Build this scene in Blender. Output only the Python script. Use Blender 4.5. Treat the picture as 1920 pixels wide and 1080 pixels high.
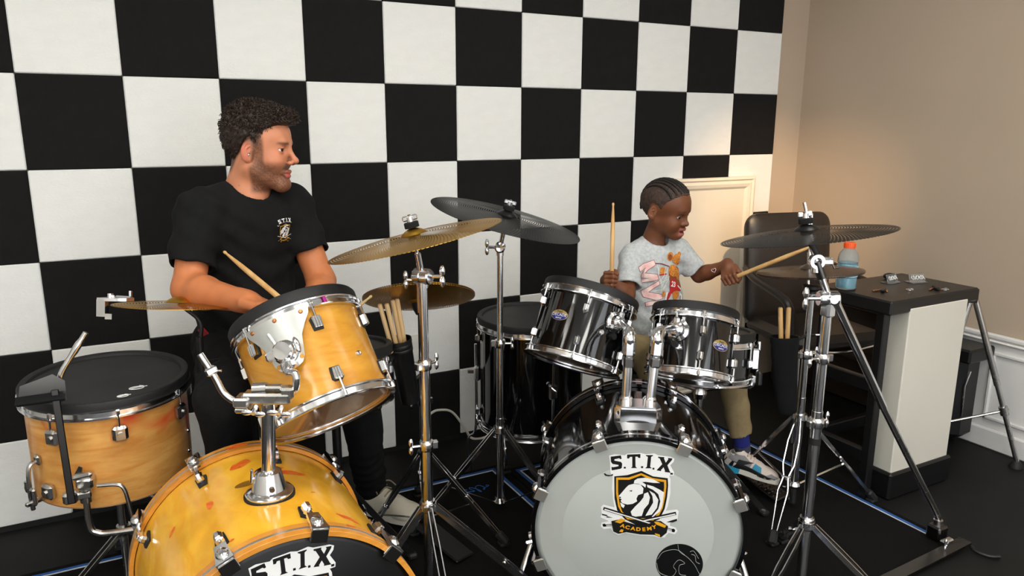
import bpy, bmesh, math, random
import numpy as np
from mathutils import Vector, Matrix
from mathutils.bvhtree import BVHTree

for o in list(bpy.data.objects):
    bpy.data.objects.remove(o, do_unlink=True)
random.seed(7)
RNG = np.random.default_rng(11)
SC = bpy.context.scene
COL = SC.collection
PI = math.pi

# ------------------------------------------------------------------ camera
cam_d = bpy.data.cameras.new('camera')
cam = bpy.data.objects.new('camera', cam_d)
COL.objects.link(cam)
CAMR = ((0.8825021, -0.47029165, 0.00397673),
        (-0.09812507, -0.19238798, -0.9764007),
        (0.45995817, 0.86128545, -0.2159302))
cx_, cy_, cz_ = CAMR
cam.matrix_world = Matrix(((cx_[0], -cy_[0], -cz_[0], 0.235), (cx_[1], -cy_[1], -cz_[1], -2.916),
                           (cx_[2], -cy_[2], -cz_[2], 1.398), (0, 0, 0, 1)))
cam_d.sensor_width = 36.0
cam_d.lens = 1402.39 / 1920 * 36.0
cam_d.clip_start = 0.02
SC.camera = cam

# ------------------------------------------------------------------ world, exposure
w = bpy.data.worlds.new('world'); SC.world = w; w.use_nodes = True
w.node_tree.nodes['Background'].inputs[0].default_value = (0.9, 0.93, 1.0, 1)
w.node_tree.nodes['Background'].inputs[1].default_value = 0.05
SC.view_settings.view_transform = 'Standard'
SC.view_settings.look = 'None'
SC.view_settings.gamma = 1.0
SC.view_settings.use_curve_mapping = False
SC.view_settings.exposure = 1.0
PANEL_POWER = 6.9        # emission of the ceiling light diffusers
SPOT_POWER = 165.0        # warm ceiling spotlight aimed at the right corner
FILL_WINDOW_POWER = 1.15       # added frontal light from an unseen window behind the viewer
CEIL = 2.72

# ------------------------------------------------------------------ materials
MATS = {}
def lin(c):
    return tuple((x / 12.92 if x <= 0.04045 else ((x + 0.055) / 1.055) ** 2.4) for x in [v / 255 for v in c])
def mat(name, rgb, rough=0.5, metal=0.0, coat=0.0, spec=0.5, emit=None, trans=0.0, ior=1.45, alpha=1.0, sss=0.0,
        noise=0.0, nscale=8.0, bump=0.0, bscale=60.0, rough_noise=0.0, col2=None, attr=None, sheen=0.0, stretch=None):
    m = bpy.data.materials.new(name); m.use_nodes = True
    nt = m.node_tree; b = nt.nodes['Principled BSDF']
    c = lin(rgb) + (1,)
    b.inputs['Base Color'].default_value = c
    b.inputs['Roughness'].default_value = rough
    b.inputs['Metallic'].default_value = metal
    b.inputs['Coat Weight'].default_value = coat
    b.inputs['Coat Roughness'].default_value = 0.04
    b.inputs['Specular IOR Level'].default_value = spec
    b.inputs['Transmission Weight'].default_value = trans
    b.inputs['IOR'].default_value = ior
    b.inputs['Alpha'].default_value = alpha
    b.inputs['Sheen Weight'].default_value = sheen
    if sss:
        b.inputs['Subsurface Weight'].default_value = sss
        b.inputs['Subsurface Radius'].default_value = (0.012, 0.005, 0.003)
        b.inputs['Subsurface Scale'].default_value = 0.6
    if emit:
        b.inputs['Emission Color'].default_value = lin(emit[0]) + (1,)
        b.inputs['Emission Strength'].default_value = emit[1]
    tc = nt.nodes.new('ShaderNodeTexCoord')
    vec = tc.outputs['Object']
    if stretch:
        mp = nt.nodes.new('ShaderNodeMapping'); mp.inputs['Scale'].default_value = stretch
        nt.links.new(vec, mp.inputs['Vector']); vec = mp.outputs['Vector']
    if attr:
        a = nt.nodes.new('ShaderNodeAttribute'); a.attribute_name = attr
        nt.links.new(a.outputs['Color'], b.inputs['Base Color'])
    if noise:
        n = nt.nodes.new('ShaderNodeTexNoise'); n.inputs['Scale'].default_value = nscale; n.inputs['Detail'].default_value = 5
        nt.links.new(vec, n.inputs['Vector'])
        r = nt.nodes.new('ShaderNodeMix'); r.data_type = 'RGBA'
        mr = nt.nodes.new('ShaderNodeMapRange'); mr.inputs['From Min'].default_value = 0.35; mr.inputs['From Max'].default_value = 0.65
        nt.links.new(n.outputs['Fac'], mr.inputs['Value'])
        nt.links.new(mr.outputs['Result'], r.inputs['Factor'])
        c2 = lin(col2) if col2 else tuple(x * (1 - noise) for x in c[:3])
        r.inputs['A'].default_value = c; r.inputs['B'].default_value = tuple(c2) + (1,)
        nt.links.new(r.outputs['Result'], b.inputs['Base Color'])
        if rough_noise:
            m2 = nt.nodes.new('ShaderNodeMapRange'); m2.inputs['To Min'].default_value = rough; m2.inputs['To Max'].default_value = rough + rough_noise
            nt.links.new(n.outputs['Fac'], m2.inputs['Value']); nt.links.new(m2.outputs['Result'], b.inputs['Roughness'])
    if bump:
        n = nt.nodes.new('ShaderNodeTexNoise'); n.inputs['Scale'].default_value = bscale; n.inputs['Detail'].default_value = 3
        nt.links.new(vec, n.inputs['Vector'])
        bp = nt.nodes.new('ShaderNodeBump'); bp.inputs['Strength'].default_value = bump; bp.inputs['Distance'].default_value = 0.002
        nt.links.new(n.outputs['Fac'], bp.inputs['Height']); nt.links.new(bp.outputs['Normal'], b.inputs['Normal'])
    MATS[name] = m
    return m

mat('panel_white', (236, 236, 233), 0.95, noise=0.03, nscale=14, bump=0.5, bscale=110, stretch=(1, 1, 2.2))
mat('panel_black', (26, 25, 25), 0.93, noise=0.2, nscale=30, bump=0.35, bscale=140, spec=0.25)
mat('wall_beige', (186, 168, 148), 0.75, noise=0.04, nscale=3, bump=0.05, bscale=300)
mat('wall_plain', (216, 213, 206), 0.8, noise=0.03)
mat('ceiling_white', (232, 231, 226), 0.9, noise=0.03)
mat('wood_white', (226, 224, 222), 0.5, noise=0.03, nscale=5)
mat('door_white', (232, 222, 205), 0.5, noise=0.03, nscale=4)
mat('base_black', (18, 18, 18), 0.6, noise=0.1)
mat('floor_black', (15, 15, 15), 0.6, noise=0.25, nscale=5, bump=0.12, bscale=220, rough_noise=0.12, spec=0.35)
mat('rug_black', (19, 18, 18), 0.95, noise=0.25, nscale=120, bump=0.4, bscale=400, spec=0.15)
mat('rug_blue', (38, 92, 168), 0.9, noise=0.15, nscale=80)
mat('rug_white', (205, 210, 220), 0.9, noise=0.1, nscale=80)
mat('chrome', (236, 236, 238), 0.16, 1.0, noise=0.06, nscale=12)
mat('chrome_worn', (205, 203, 200), 0.2, 1.0, noise=0.18, nscale=18, rough_noise=0.12)
mat('steel_dark', (92, 90, 88), 0.28, 1.0, noise=0.1)
mat('plate_metal', (205, 207, 205), 0.3, 0.85, noise=0.1, nscale=16, rough_noise=0.12)
mat('gloss_black', (8, 8, 9), 0.10, coat=0.6, noise=0.05)
mat('satin_black', (17, 17, 17), 0.42, noise=0.1, nscale=20)
mat('rubber', (27, 27, 28), 0.55, noise=0.15, nscale=12, rough_noise=0.1)
mat('head_mesh_black', (34, 34, 35), 0.5, noise=0.15, nscale=7, rough_noise=0.12)
mat('head_black', (10, 10, 10), 0.4, noise=0.1, nscale=20)
mat('head_grey', (183, 188, 183), 0.35, noise=0.04, nscale=3)
mat('head_ring', (172, 176, 171), 0.35, noise=0.04, nscale=3)
mat('head_clear', (178, 148, 118), 0.12, noise=0.3, nscale=5, col2=(118, 92, 70), coat=0.6)
mat('felt', (22, 22, 22), 0.95, noise=0.1, nscale=60)
mat('inlay', (196, 193, 186), 0.3, 0.8, noise=0.1)
mat('stick', (214, 175, 118), 0.45, noise=0.12, nscale=30, stretch=(1, 1, 0.1), col2=(196, 150, 92))
mat('stick_pale', (226, 193, 142), 0.45, noise=0.12, nscale=30, stretch=(1, 1, 0.1), col2=(208, 170, 116))
mat('print_white', (238, 238, 236), 0.5, noise=0.02)
mat('print_black', (14, 14, 14), 0.5, noise=0.02)
mat('print_gold', (228, 164, 26), 0.5, noise=0.04)
mat('badge_gold', (205, 178, 118), 0.3, 0.6, noise=0.06)
mat('badge_blue', (34, 48, 130), 0.3, coat=0.4, noise=0.06)
mat('cable_white', (222, 218, 210), 0.5, noise=0.04)
mat('leather', (38, 33, 31), 0.38, noise=0.2, nscale=40, bump=0.15, bscale=180)
mat('cloth_black', (23, 23, 24), 0.9, noise=0.2, nscale=60, bump=0.3, bscale=260, sheen=0.0, spec=0.2)
mat('denim_black', (25, 25, 26), 0.9, noise=0.3, nscale=50, bump=0.35, bscale=320, spec=0.2)
mat('denim_worn', (48, 48, 50), 0.9, noise=0.3, nscale=80, spec=0.2)
mat('shirt_grey', (193, 196, 196), 0.95, noise=0.16, nscale=90, bump=0.3, bscale=260, spec=0.2, col2=(172, 176, 178))
mat('khaki', (152, 133, 98), 0.9, noise=0.14, nscale=40, bump=0.3, bscale=260, spec=0.2)
mat('sock_blue', (34, 42, 122), 0.95, noise=0.12, nscale=80)
mat('sock_grey', (66, 70, 84), 0.95, noise=0.12, nscale=80)
mat('shoe_cream', (206, 198, 180), 0.7, noise=0.1, nscale=22, bump=0.15, bscale=120)
mat('shoe_sole', (222, 217, 204), 0.6, noise=0.06)
mat('shoe_white', (222, 208, 196), 0.6, noise=0.06, nscale=30)
mat('shoe_grey', (148, 146, 146), 0.8, noise=0.1, nscale=40)
mat('shoe_blue', (44, 150, 186), 0.5, noise=0.1, nscale=40)
mat('shoe_black', (22, 22, 24), 0.5, noise=0.1)
mat('lace', (140, 128, 108), 0.9, noise=0.1, nscale=80)
mat('lace_pink', (224, 196, 182), 0.9, noise=0.08, nscale=80)
mat('skin_man', (214, 150, 118), 0.48, attr='skin', sss=0.12, spec=0.4)
mat('skin_boy', (120, 74, 48), 0.5, attr='skin', sss=0.06, spec=0.45)
mat('hair_man', (52, 38, 30), 0.5, noise=0.35, nscale=60, spec=0.4)
mat('hair_boy', (30, 25, 24), 0.6, noise=0.35, nscale=90, spec=0.35)
mat('scalp_boy', (74, 54, 44), 0.75, noise=0.4, nscale=120, col2=(46, 34, 30))
mat('eye_white', (226, 220, 212), 0.15, noise=0.03)
mat('iris', (40, 28, 21), 0.1, noise=0.2, nscale=200)
mat('tooth', (232, 226, 214), 0.3, noise=0.03)
mat('tag_red', (150, 28, 40), 0.7, noise=0.1)
mat('bottle_plastic', (232, 240, 245), 0.05, trans=0.9, ior=1.2, noise=0.02)
mat('drink_blue', (74, 190, 214), 0.1, trans=0.35, ior=1.33, noise=0.04)
mat('label_film', (196, 222, 230), 0.35, noise=0.2, nscale=30, col2=(150, 196, 214))
mat('cap_orange', (236, 92, 36), 0.4, noise=0.05)
mat('acrylic', (235, 238, 240), 0.05, trans=0.92, ior=1.3, noise=0.02)
mat('panel_laminate', (214, 210, 198), 0.35, noise=0.03, nscale=3)
mat('table_black', (26, 24, 24), 0.32, noise=0.12, nscale=10, rough_noise=0.08)
mat('dark_fill', (44, 31, 25), 0.5, noise=0.3, nscale=14, stretch=(1, 0.2, 3))
mat('plastic_black', (17, 17, 18), 0.38, noise=0.1)
mat('smoke_plastic', (40, 40, 42), 0.12, trans=0.35, ior=1.3, noise=0.1)
mat('outlet', (226, 224, 218), 0.4, noise=0.02)
mat('copper', (206, 140, 92), 0.3, 1.0, noise=0.1)
mat('fixture', (235, 235, 232), 0.5, noise=0.02)
mat('diffuser', (255, 252, 246), 0.5, emit=((255, 253, 244), PANEL_POWER), noise=0.01)
mat('bulb_warm', (255, 230, 200), 0.5, emit=((255, 206, 150), 6.0), noise=0.01)
mat('fill_window_glow', (235, 242, 255), 0.5, emit=((244, 246, 250), FILL_WINDOW_POWER), noise=0.01)
mat('bear_fur', (222, 150, 62), 0.9, noise=0.35, nscale=140, col2=(176, 96, 36))
mat('bear_brown', (152, 82, 44), 0.9, noise=0.3, nscale=140)
mat('print_red', (186, 34, 40), 0.8, noise=0.1)
mat('print_pink', (232, 178, 176), 0.8, noise=0.15, nscale=40, col2=(238, 214, 206))
mat('print_maroon', (116, 30, 58), 0.8, noise=0.1)
mat('print_cream', (238, 236, 226), 0.8, noise=0.05)
mat('scuff_red', (222, 74, 26), 0.4, noise=0.35, nscale=70, col2=(226, 128, 44))
mat('badge_brown', (150, 104, 30), 0.4, noise=0.2)
mat('mark_purple', (160, 24, 120), 0.6, noise=0.05)

def wood(name, base, streak, red_w, stain, rough=0.22):
    m = bpy.data.materials.new(name); m.use_nodes = True; nt = m.node_tree; b = nt.nodes['Principled BSDF']
    L = nt.links.new
    tc = nt.nodes.new('ShaderNodeTexCoord')
    def noise(scale, st, det=4, dist=0.0):
        mp = nt.nodes.new('ShaderNodeMapping'); mp.inputs['Scale'].default_value = st
        n = nt.nodes.new('ShaderNodeTexNoise'); n.inputs['Scale'].default_value = scale; n.inputs['Detail'].default_value = det
        n.inputs['Distortion'].default_value = dist
        L(tc.outputs['Object'], mp.inputs['Vector']); L(mp.outputs['Vector'], n.inputs['Vector']); return n.outputs['Fac']
    def ramp(fac, a, bb):
        r = nt.nodes.new('ShaderNodeMapRange'); r.inputs['From Min'].default_value = a; r.inputs['From Max'].default_value = bb; r.clamp = True
        L(fac, r.inputs['Value']); return r.outputs['Result']
    def mix(f, A, B):
        x = nt.nodes.new('ShaderNodeMix'); x.data_type = 'RGBA'; L(f, x.inputs['Factor'])
        for k, v in (('A', A), ('B', B)):
            if isinstance(v, tuple): x.inputs[k].default_value = v + (1,)
            else: L(v, x.inputs[k])
        return x.outputs['Result']
    c = mix(ramp(noise(9, (1, 1, 5), 5, 1.2), 0.35, 0.7), lin(base), lin(streak))
    c = mix(ramp(noise(5, (1, 1, 1.5), 4, 0.6), 0.5 - 0.12 * stain, 0.85), c, lin(tuple(int(x * 0.82) for x in streak)))
    c = mix(ramp(noise(7, (1, 1, 1.0), 2, 0.4), 0.78 - red_w, 0.80 - red_w * 0.6), c, lin((206, 74, 30)))
    L(c, b.inputs['Base Color'])
    b.inputs['Roughness'].default_value = rough; b.inputs['Coat Weight'].default_value = 0.25; b.inputs['Coat Roughness'].default_value = 0.15
    MATS[name] = m
wood('maple_gold', (246, 188, 54), (236, 166, 38), 0.05, 0.2)
wood('maple_tom', (214, 156, 58), (200, 134, 40), 0.0, 0.1)
wood('maple_worn', (238, 180, 100), (220, 144, 64), 0.22, 1.2, 0.35)
wood('maple_hoop', (228, 158, 66), (214, 138, 48), 0.05, 0.3)

def cymbal_mat(name, rgb, rgb2, metal, rough, dr, nh):
    """thin metal pierced with rings of small holes (polar pattern in the cymbal's own plane)"""
    m = bpy.data.materials.new(name); m.use_nodes = True; nt = m.node_tree; b = nt.nodes['Principled BSDF']
    L = nt.links.new
    def math_(op, a, bb=None):
        n = nt.nodes.new('ShaderNodeMath'); n.operation = op
        for i, v in enumerate((a, bb)):
            if v is None: continue
            if isinstance(v, (int, float)): n.inputs[i].default_value = v
            else: L(v, n.inputs[i])
        return n.outputs[0]
    a = nt.nodes.new('ShaderNodeAttribute'); a.attribute_name = 'polar'
    sx = nt.nodes.new('ShaderNodeSeparateXYZ'); L(a.outputs['Vector'], sx.inputs[0])
    r = math_('SQRT', math_('ADD', math_('MULTIPLY', sx.outputs[0], sx.outputs[0]), math_('MULTIPLY', sx.outputs[1], sx.outputs[1])))
    th = math_('ARCTAN2', sx.outputs[1], sx.outputs[0])
    u = math_('DIVIDE', r, dr)
    ui = math_('FLOOR', u)
    v = math_('ADD', math_('MULTIPLY', th, nh / (2 * PI)), math_('MULTIPLY', ui, 0.36))
    fu = math_('SUBTRACT', math_('SUBTRACT', u, ui), 0.5)
    fv = math_('SUBTRACT', math_('FRACT', v), 0.5)
    # real size of the cell along the ring
    cell = math_('MULTIPLY', r, 2 * PI / nh)
    du = math_('MULTIPLY', fu, dr); dv = math_('MULTIPLY', fv, cell)
    d = math_('SQRT', math_('ADD', math_('MULTIPLY', du, du), math_('MULTIPLY', dv, dv)))
    hole = math_('LESS_THAN', d, dr * 0.33)
    ok = math_('MULTIPLY', math_('GREATER_THAN', r, 0.034), math_('MULTIPLY', hole, math_('LESS_THAN', sx.outputs[2], 0.5)))
    n = nt.nodes.new('ShaderNodeTexNoise'); n.inputs['Scale'].default_value = 14
    tc = nt.nodes.new('ShaderNodeTexCoord'); L(tc.outputs['Object'], n.inputs['Vector'])
    x = nt.nodes.new('ShaderNodeMix'); x.data_type = 'RGBA'; L(n.outputs['Fac'], x.inputs['Factor'])
    x.inputs['A'].default_value = lin(rgb) + (1,); x.inputs['B'].default_value = lin(rgb2) + (1,)
    L(x.outputs['Result'], b.inputs['Base Color'])
    b.inputs['Metallic'].default_value = metal; b.inputs['Roughness'].default_value = rough
    L(math_('SUBTRACT', 1.0, ok), b.inputs['Alpha'])
    MATS[name] = m
cymbal_mat('cymbal_brass', (214, 168, 70), (196, 146, 48), 1.0, 0.36, 0.0072, 132)
cymbal_mat('cymbal_black', (30, 29, 29), (22, 21, 21), 0.4, 0.36, 0.0072, 132)
cymbal_mat('cymbal_bronze', (120, 108, 98), (98, 88, 80), 0.9, 0.3, 0.0072, 120)

# ------------------------------------------------------------------ mesh building
def V(*a): return np.array(a, float)
def nrm(v):
    v = np.array(v, float); return v / max(np.linalg.norm(v), 1e-12)
def frame(c, a, ref=(1, 0, 0)):
    """4x4 matrix: z along a, x as near ref as possible"""
    a = nrm(a); ref = np.array(ref, float)
    x = ref - (ref @ a) * a
    if np.linalg.norm(x) < 1e-5: x = np.array((0, 1, 0.0)) - a[1] * a
    x = nrm(x); y = np.cross(a, x)
    M = np.eye(4); M[:3, 0] = x; M[:3, 1] = y; M[:3, 2] = a; M[:3, 3] = c
    return M
def TR(x, y, z):
    M = np.eye(4); M[:3, 3] = (x, y, z); return M
def RZ(a):
    M = np.eye(4); M[0, 0] = M[1, 1] = math.cos(a); M[0, 1] = -math.sin(a); M[1, 0] = math.sin(a); return M
def RX(a):
    M = np.eye(4); M[1, 1] = M[2, 2] = math.cos(a); M[1, 2] = -math.sin(a); M[2, 1] = math.sin(a); return M
def RY(a):
    M = np.eye(4); M[0, 0] = M[2, 2] = math.cos(a); M[0, 2] = math.sin(a); M[2, 0] = -math.sin(a); return M
I4 = np.eye(4)
def pt(M, p): return M[:3, :3] @ np.array(p, float) + M[:3, 3]

class MB:
    def __init__(s): s.v = []; s.f = []; s.mi = []
    def add(s, vs, fs, M=None, mi=0):
        vs = np.array(vs, float)
        if M is not None: vs = vs @ M[:3, :3].T + M[:3, 3]
        o = len(s.v); s.v.extend(vs.tolist())
        for f in fs: s.f.append([i + o for i in f]); s.mi.append(mi)
        return s
    def box(s, c, d, M=None, b=0.0, mi=0):
        """box centred at c with full sizes d, chamfer b"""
        c = np.array(c, float); h = np.array(d, float) / 2
        if b <= 0:
            vs = [c + h * np.array((i, j, k)) for i in (-1, 1) for j in (-1, 1) for k in (-1, 1)]
            fs = [(0, 1, 3, 2), (4, 6, 7, 5), (0, 4, 5, 1), (2, 3, 7, 6), (0, 2, 6, 4), (1, 5, 7, 3)]
            return s.add(vs, fs, M, mi)
        b = min(b, h.min() * 0.95)
        vs = []; idx = {}
        for i in (-1, 1):
            for j in (-1, 1):
                for k in (-1, 1):
                    for ax in range(3):
                        q = h - b; q = q.copy(); q[ax] = h[ax]
                        idx[(i, j, k, ax)] = len(vs); vs.append(c + q * np.array((i, j, k)))
        fs = []
        for ax in range(3):
            o1, o2 = [x for x in range(3) if x != ax]
            for sg in (-1, 1):
                r = []
                for a_, b_ in ((-1, -1), (1, -1), (1, 1), (-1, 1)):
                    t = [0, 0, 0]; t[ax] = sg; t[o1] = a_; t[o2] = b_; r.append(idx[tuple(t) + (ax,)])
                fs.append(r)
        for ax in range(3):
            o1, o2 = [x for x in range(3) if x != ax]
            for a_ in (-1, 1):
                for b_ in (-1, 1):
                    r = []
                    for sg, axx in ((-1, o1), (1, o1), (1, o2), (-1, o2)):
                        t = [0, 0, 0]; t[ax] = sg; t[o1] = a_; t[o2] = b_; r.append(idx[tuple(t) + (axx,)])
                    fs.append(r)
        for i in (-1, 1):
            for j in (-1, 1):
                for k in (-1, 1): fs.append([idx[(i, j, k, a)] for a in range(3)])
        return s.add(vs, fs, M, mi)
    def tube(s, path, r, n=10, M=None, closed=False, mi=0, cap=True):
        P = np.array(path, float); m = len(P)
        rr = np.full(m, r, float) if np.isscalar(r) else np.array(r, float)
        T = np.zeros_like(P)
        for i in range(m):
            a = P[(i - 1) % m] if (closed or i > 0) else P[i]; b = P[(i + 1) % m] if (closed or i < m - 1) else P[i]
            T[i] = nrm(b - a)
        u = np.cross(T[0], (0, 0, 1.0) if abs(T[0][2]) < 0.9 else (1.0, 0, 0)); u = nrm(u)
        vs = []
        for i in range(m):
            u = nrm(u - (u @ T[i]) * T[i]); w_ = np.cross(T[i], u)
            for k in range(n):
                a = 2 * PI * k / n; vs.append(P[i] + rr[i] * (math.cos(a) * u + math.sin(a) * w_))
        fs = []
        for i in range(m if closed else m - 1):
            j = (i + 1) % m
            for k in range(n): fs.append((i * n + k, i * n + (k + 1) % n, j * n + (k + 1) % n, j * n + k))
        if cap and not closed:
            fs.append(list(range(n))[::-1]); fs.append([(m - 1) * n + k for k in range(n)])
        return s.add(vs, fs, M, mi)
    def cyl(s, a, b, r, r2=None, n=16, M=None, mi=0):
        return s.tube([a, b], [r, r if r2 is None else r2], n, M, mi=mi)
    def lathe(s, prof, n=48, M=None, closed=False, mi=0):
        m = len(prof); vs = []; fs = []
        for k in range(n):
            a = 2 * PI * k / n; ca, sa = math.cos(a), math.sin(a)
            for r, z in prof: vs.append((r * ca, r * sa, z))
        for k in range(n):
            k2 = (k + 1) % n
            for i in range(m if closed else m - 1):
                j = (i + 1) % m
                f = [k * m + i, k2 * m + i, k2 * m + j, k * m + j]
                if prof[i][0] < 1e-9: f = [k * m + i, k2 * m + j, k * m + j]
                elif prof[j][0] < 1e-9: f = [k * m + i, k2 * m + i, k * m + j]
                fs.append(f)
        return s.add(vs, fs, M, mi)
    def sphere(s, c, r, n=14, M=None, sc=(1, 1, 1), mi=0):
        m = max(6, n // 2 + 1); vs = []; fs = []
        for i in range(m + 1):
            p = PI * i / m
            for k in range(n):
                a = 2 * PI * k / n
                vs.append((c[0] + r * sc[0] * math.sin(p) * math.cos(a), c[1] + r * sc[1] * math.sin(p) * math.sin(a), c[2] + r * sc[2] * math.cos(p)))
        for i in range(m):
            for k in range(n): fs.append((i * n + k, (i + 1) * n + k, (i + 1) * n + (k + 1) % n, i * n + (k + 1) % n))
        return s.add(vs, fs, M, mi)
    def prism(s, poly, z0, z1, M=None, mi=0):
        n = len(poly)
        vs = [(x, y, z0) for x, y in poly] + [(x, y, z1) for x, y in poly]
        fs = [list(range(n))[::-1], [n + i for i in range(n)]] + [(i, (i + 1) % n, n + (i + 1) % n, n + i) for i in range(n)]
        return s.add(vs, fs, M, mi)
    def strip(s, path, wid, th, side, M=None, mi=0):
        """flat bar along a path: width along `side`, thickness across"""
        P = np.array(path, float); side = nrm(side); vs = []; m = len(P)
        for i in range(m):
            t = nrm(P[min(i + 1, m - 1)] - P[max(i - 1, 0)])
            sd = nrm(side - (side @ t) * t); up = np.cross(t, sd)
            for a, b in ((-1, -1), (1, -1), (1, 1), (-1, 1)): vs.append(P[i] + sd * wid / 2 * a + up * th / 2 * b)
        fs = [(0, 3, 2, 1), tuple((m - 1) * 4 + k for k in range(4))]
        for i in range(m - 1):
            for k in range(4): fs.append((i * 4 + k, i * 4 + (k + 1) % 4, i * 4 + 4 + (k + 1) % 4, i * 4 + 4 + k))
        return s.add(vs, fs, M, mi)
    def mesh(s, name, mats, sharp=35, smooth=True):
        me = bpy.data.meshes.new(name)
        me.from_pydata(s.v, [], s.f)
        if not isinstance(mats, (list, tuple)): mats = [mats]
        for m in mats: me.materials.append(MATS[m])
        if len(mats) > 1: me.polygons.foreach_set('material_index', s.mi)
        bm = bmesh.new(); bm.from_mesh(me); bmesh.ops.recalc_face_normals(bm, faces=bm.faces); bm.to_mesh(me); bm.free()
        if smooth:
            me.polygons.foreach_set('use_smooth', [True] * len(me.polygons))
            me.set_sharp_from_angle(angle=math.radians(sharp))
        me.update()
        return me
    def build(s, name, mats, parent=None, sharp=35, smooth=True, M=None):
        A = np.array(s.v, float)
        if M is not None: A = A @ M[:3, :3].T + M[:3, 3]
        c = (A.min(0) + A.max(0)) / 2
        s.v = (A - c).tolist()
        return place(name, s.mesh(name, mats, sharp, smooth), TR(*c), parent)

WM = {}
def place(name, me, Mw, parent=None):
    o = bpy.data.objects.new(name, me); COL.objects.link(o)
    if parent is not None:
        o.parent = parent
        B = np.linalg.inv(WM[parent.name]) @ Mw
    else: B = Mw
    o.matrix_basis = Matrix(B.tolist())
    WM[o.name] = Mw
    return o
def thing(name, label, cat, loc, group=None):
    o = bpy.data.objects.new(name, None); COL.objects.link(o)
    o.empty_display_size = 0.05
    o.location = loc; WM[o.name] = TR(*loc)
    return tag(o, label, cat, group)
def tag(o, label, cat, group=None):
    o['label'] = label; o['category'] = cat
    if group: o['group'] = group
    return o
def struct(o): o['kind'] = 'structure'; return o
def bez(pts, n=10):
    """Catmull-Rom through points"""
    P = [np.array(p, float) for p in pts]; P = [2 * P[0] - P[1]] + P + [2 * P[-1] - P[-2]]; out = []
    for i in range(1, len(P) - 2):
        for k in range(n):
            t = k / n; a, b, c, d = P[i - 1:i + 3]
            out.append(0.5 * (2 * b + (c - a) * t + (2 * a - 5 * b + 4 * c - d) * t * t + (3 * b - a - 3 * c + d) * t ** 3))
    out.append(P[-2]); return out
def text_mesh(txt, size, M, mb, mi=0, sx=1.0, off=0.0):
    cu = bpy.data.curves.new('txt', 'FONT'); cu.body = txt; cu.size = size; cu.align_x = 'CENTER'; cu.align_y = 'CENTER'; cu.offset = off
    cu.resolution_u = 3
    ob = bpy.data.objects.new('txt', cu); COL.objects.link(ob)
    dg = bpy.context.evaluated_depsgraph_get()
    me = bpy.data.meshes.new_from_object(ob.evaluated_get(dg))
    vs = [(v.co.x * sx, v.co.y, 0) for v in me.vertices]; fs = [list(p.vertices) for p in me.polygons]
    mb.add(vs, fs, M, mi)
    bpy.data.objects.remove(ob, do_unlink=True); bpy.data.curves.remove(cu); bpy.data.meshes.remove(me)
# ------------------------------------------------------------------ the room
S = 0.305
X0, X1, Y0 = -1.9, 3.56, -5.2
floor = struct(MB().box(((X0 + X1) / 2, Y0 / 2, -0.05), (X1 - X0 + 0.4, -Y0 + 0.4, 0.1)).build('floor', 'floor_black', sharp=30))
ceiling = struct(MB().box(((X0 + X1) / 2, Y0 / 2, CEIL + 0.05), (X1 - X0 + 0.4, -Y0 + 0.4, 0.1)).build('ceiling', 'ceiling_white'))
wall_back = struct(MB().box(((X0 + X1) / 2, 0.06, CEIL / 2), (X1 - X0 + 0.4, 0.1, CEIL)).build('wall_back', 'wall_beige'))
wall_right = struct(MB().box((X1 + 0.05, Y0 / 2, CEIL / 2), (0.1, -Y0 + 0.02, CEIL)).build('wall_right', 'wall_beige'))
wall_left = struct(MB().box((X0 - 0.05, Y0 / 2, CEIL / 2), (0.1, -Y0 + 0.02, CEIL)).build('wall_left', 'wall_plain'))
wall_front = struct(MB().box(((X0 + X1) / 2, Y0 - 0.05, CEIL / 2), (X1 - X0 + 0.4, 0.1, CEIL)).build('wall_front', 'wall_plain'))
struct(MB().box(((X0 + 3.357) / 2, 0.0, 0.0105), (3.357 - X0, 0.02, 0.021)).build('baseboard_back', 'base_black'))

# checkerboard of square acoustic panels, each a piece of the back wall
def panel_mesh(m):
    b = 0.0038; h = S / 2 - 0.0005; mb = MB()
    mb.box((0, -0.001, 0), (2 * h, 0.022, 2 * h), b=b)
    return mb.mesh('acoustic_panel', m)
PW, PB = panel_mesh('panel_white'), panel_mesh('panel_black')
for r in range(-5, 4):
    for k in range(-6, 11):
        white = (k + r) % 2 == 0
        place('acoustic_panel', PW if white else PB, TR((k + 0.5) * S, 0.0, 1.545 + (r + 0.5) * S), wall_back)

# right wall: white wainscot with a moulded panel, rail and baseboard
wx = X1
tr = MB(); tr.box((wx - 0.006, -2.6, 0.27), (0.012, 5.2, 0.46)); tr_o = struct(tr.build('trim_1', 'wood_white'))
MB().box((wx - 0.012, -2.6, 0.503), (0.024, 5.2, 0.022), b=0.006).build('rail', 'wood_white', tr_o)
MB().box((wx - 0.015, -2.6, 0.482), (0.03, 5.2, 0.012), b=0.005).build('rail', 'wood_white', tr_o)
for y0, y1 in ((-1.05, -0.12), (-2.1, -1.16), (-3.2, -2.2)):
    mo = MB()
    for (a, b) in (((y0, 0.14), (y1, 0.14)), ((y1, 0.14), (y1, 0.43)), ((y1, 0.43), (y0, 0.43)), ((y0, 0.43), (y0, 0.14))):
        c = ((a[0] + b[0]) / 2, (a[1] + b[1]) / 2)
        mo.box((wx - 0.017, c[0], c[1]), (0.014, abs(a[0] - b[0]) + 0.018, abs(a[1] - b[1]) + 0.018), b=0.005)
    mo.build('panel_moulding', 'wood_white', tr_o)
struct(MB().box((wx - 0.012, -2.6, 0.045), (0.024, 5.2, 0.09), b=0.006).build('baseboard_right', 'wood_white'))

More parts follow.
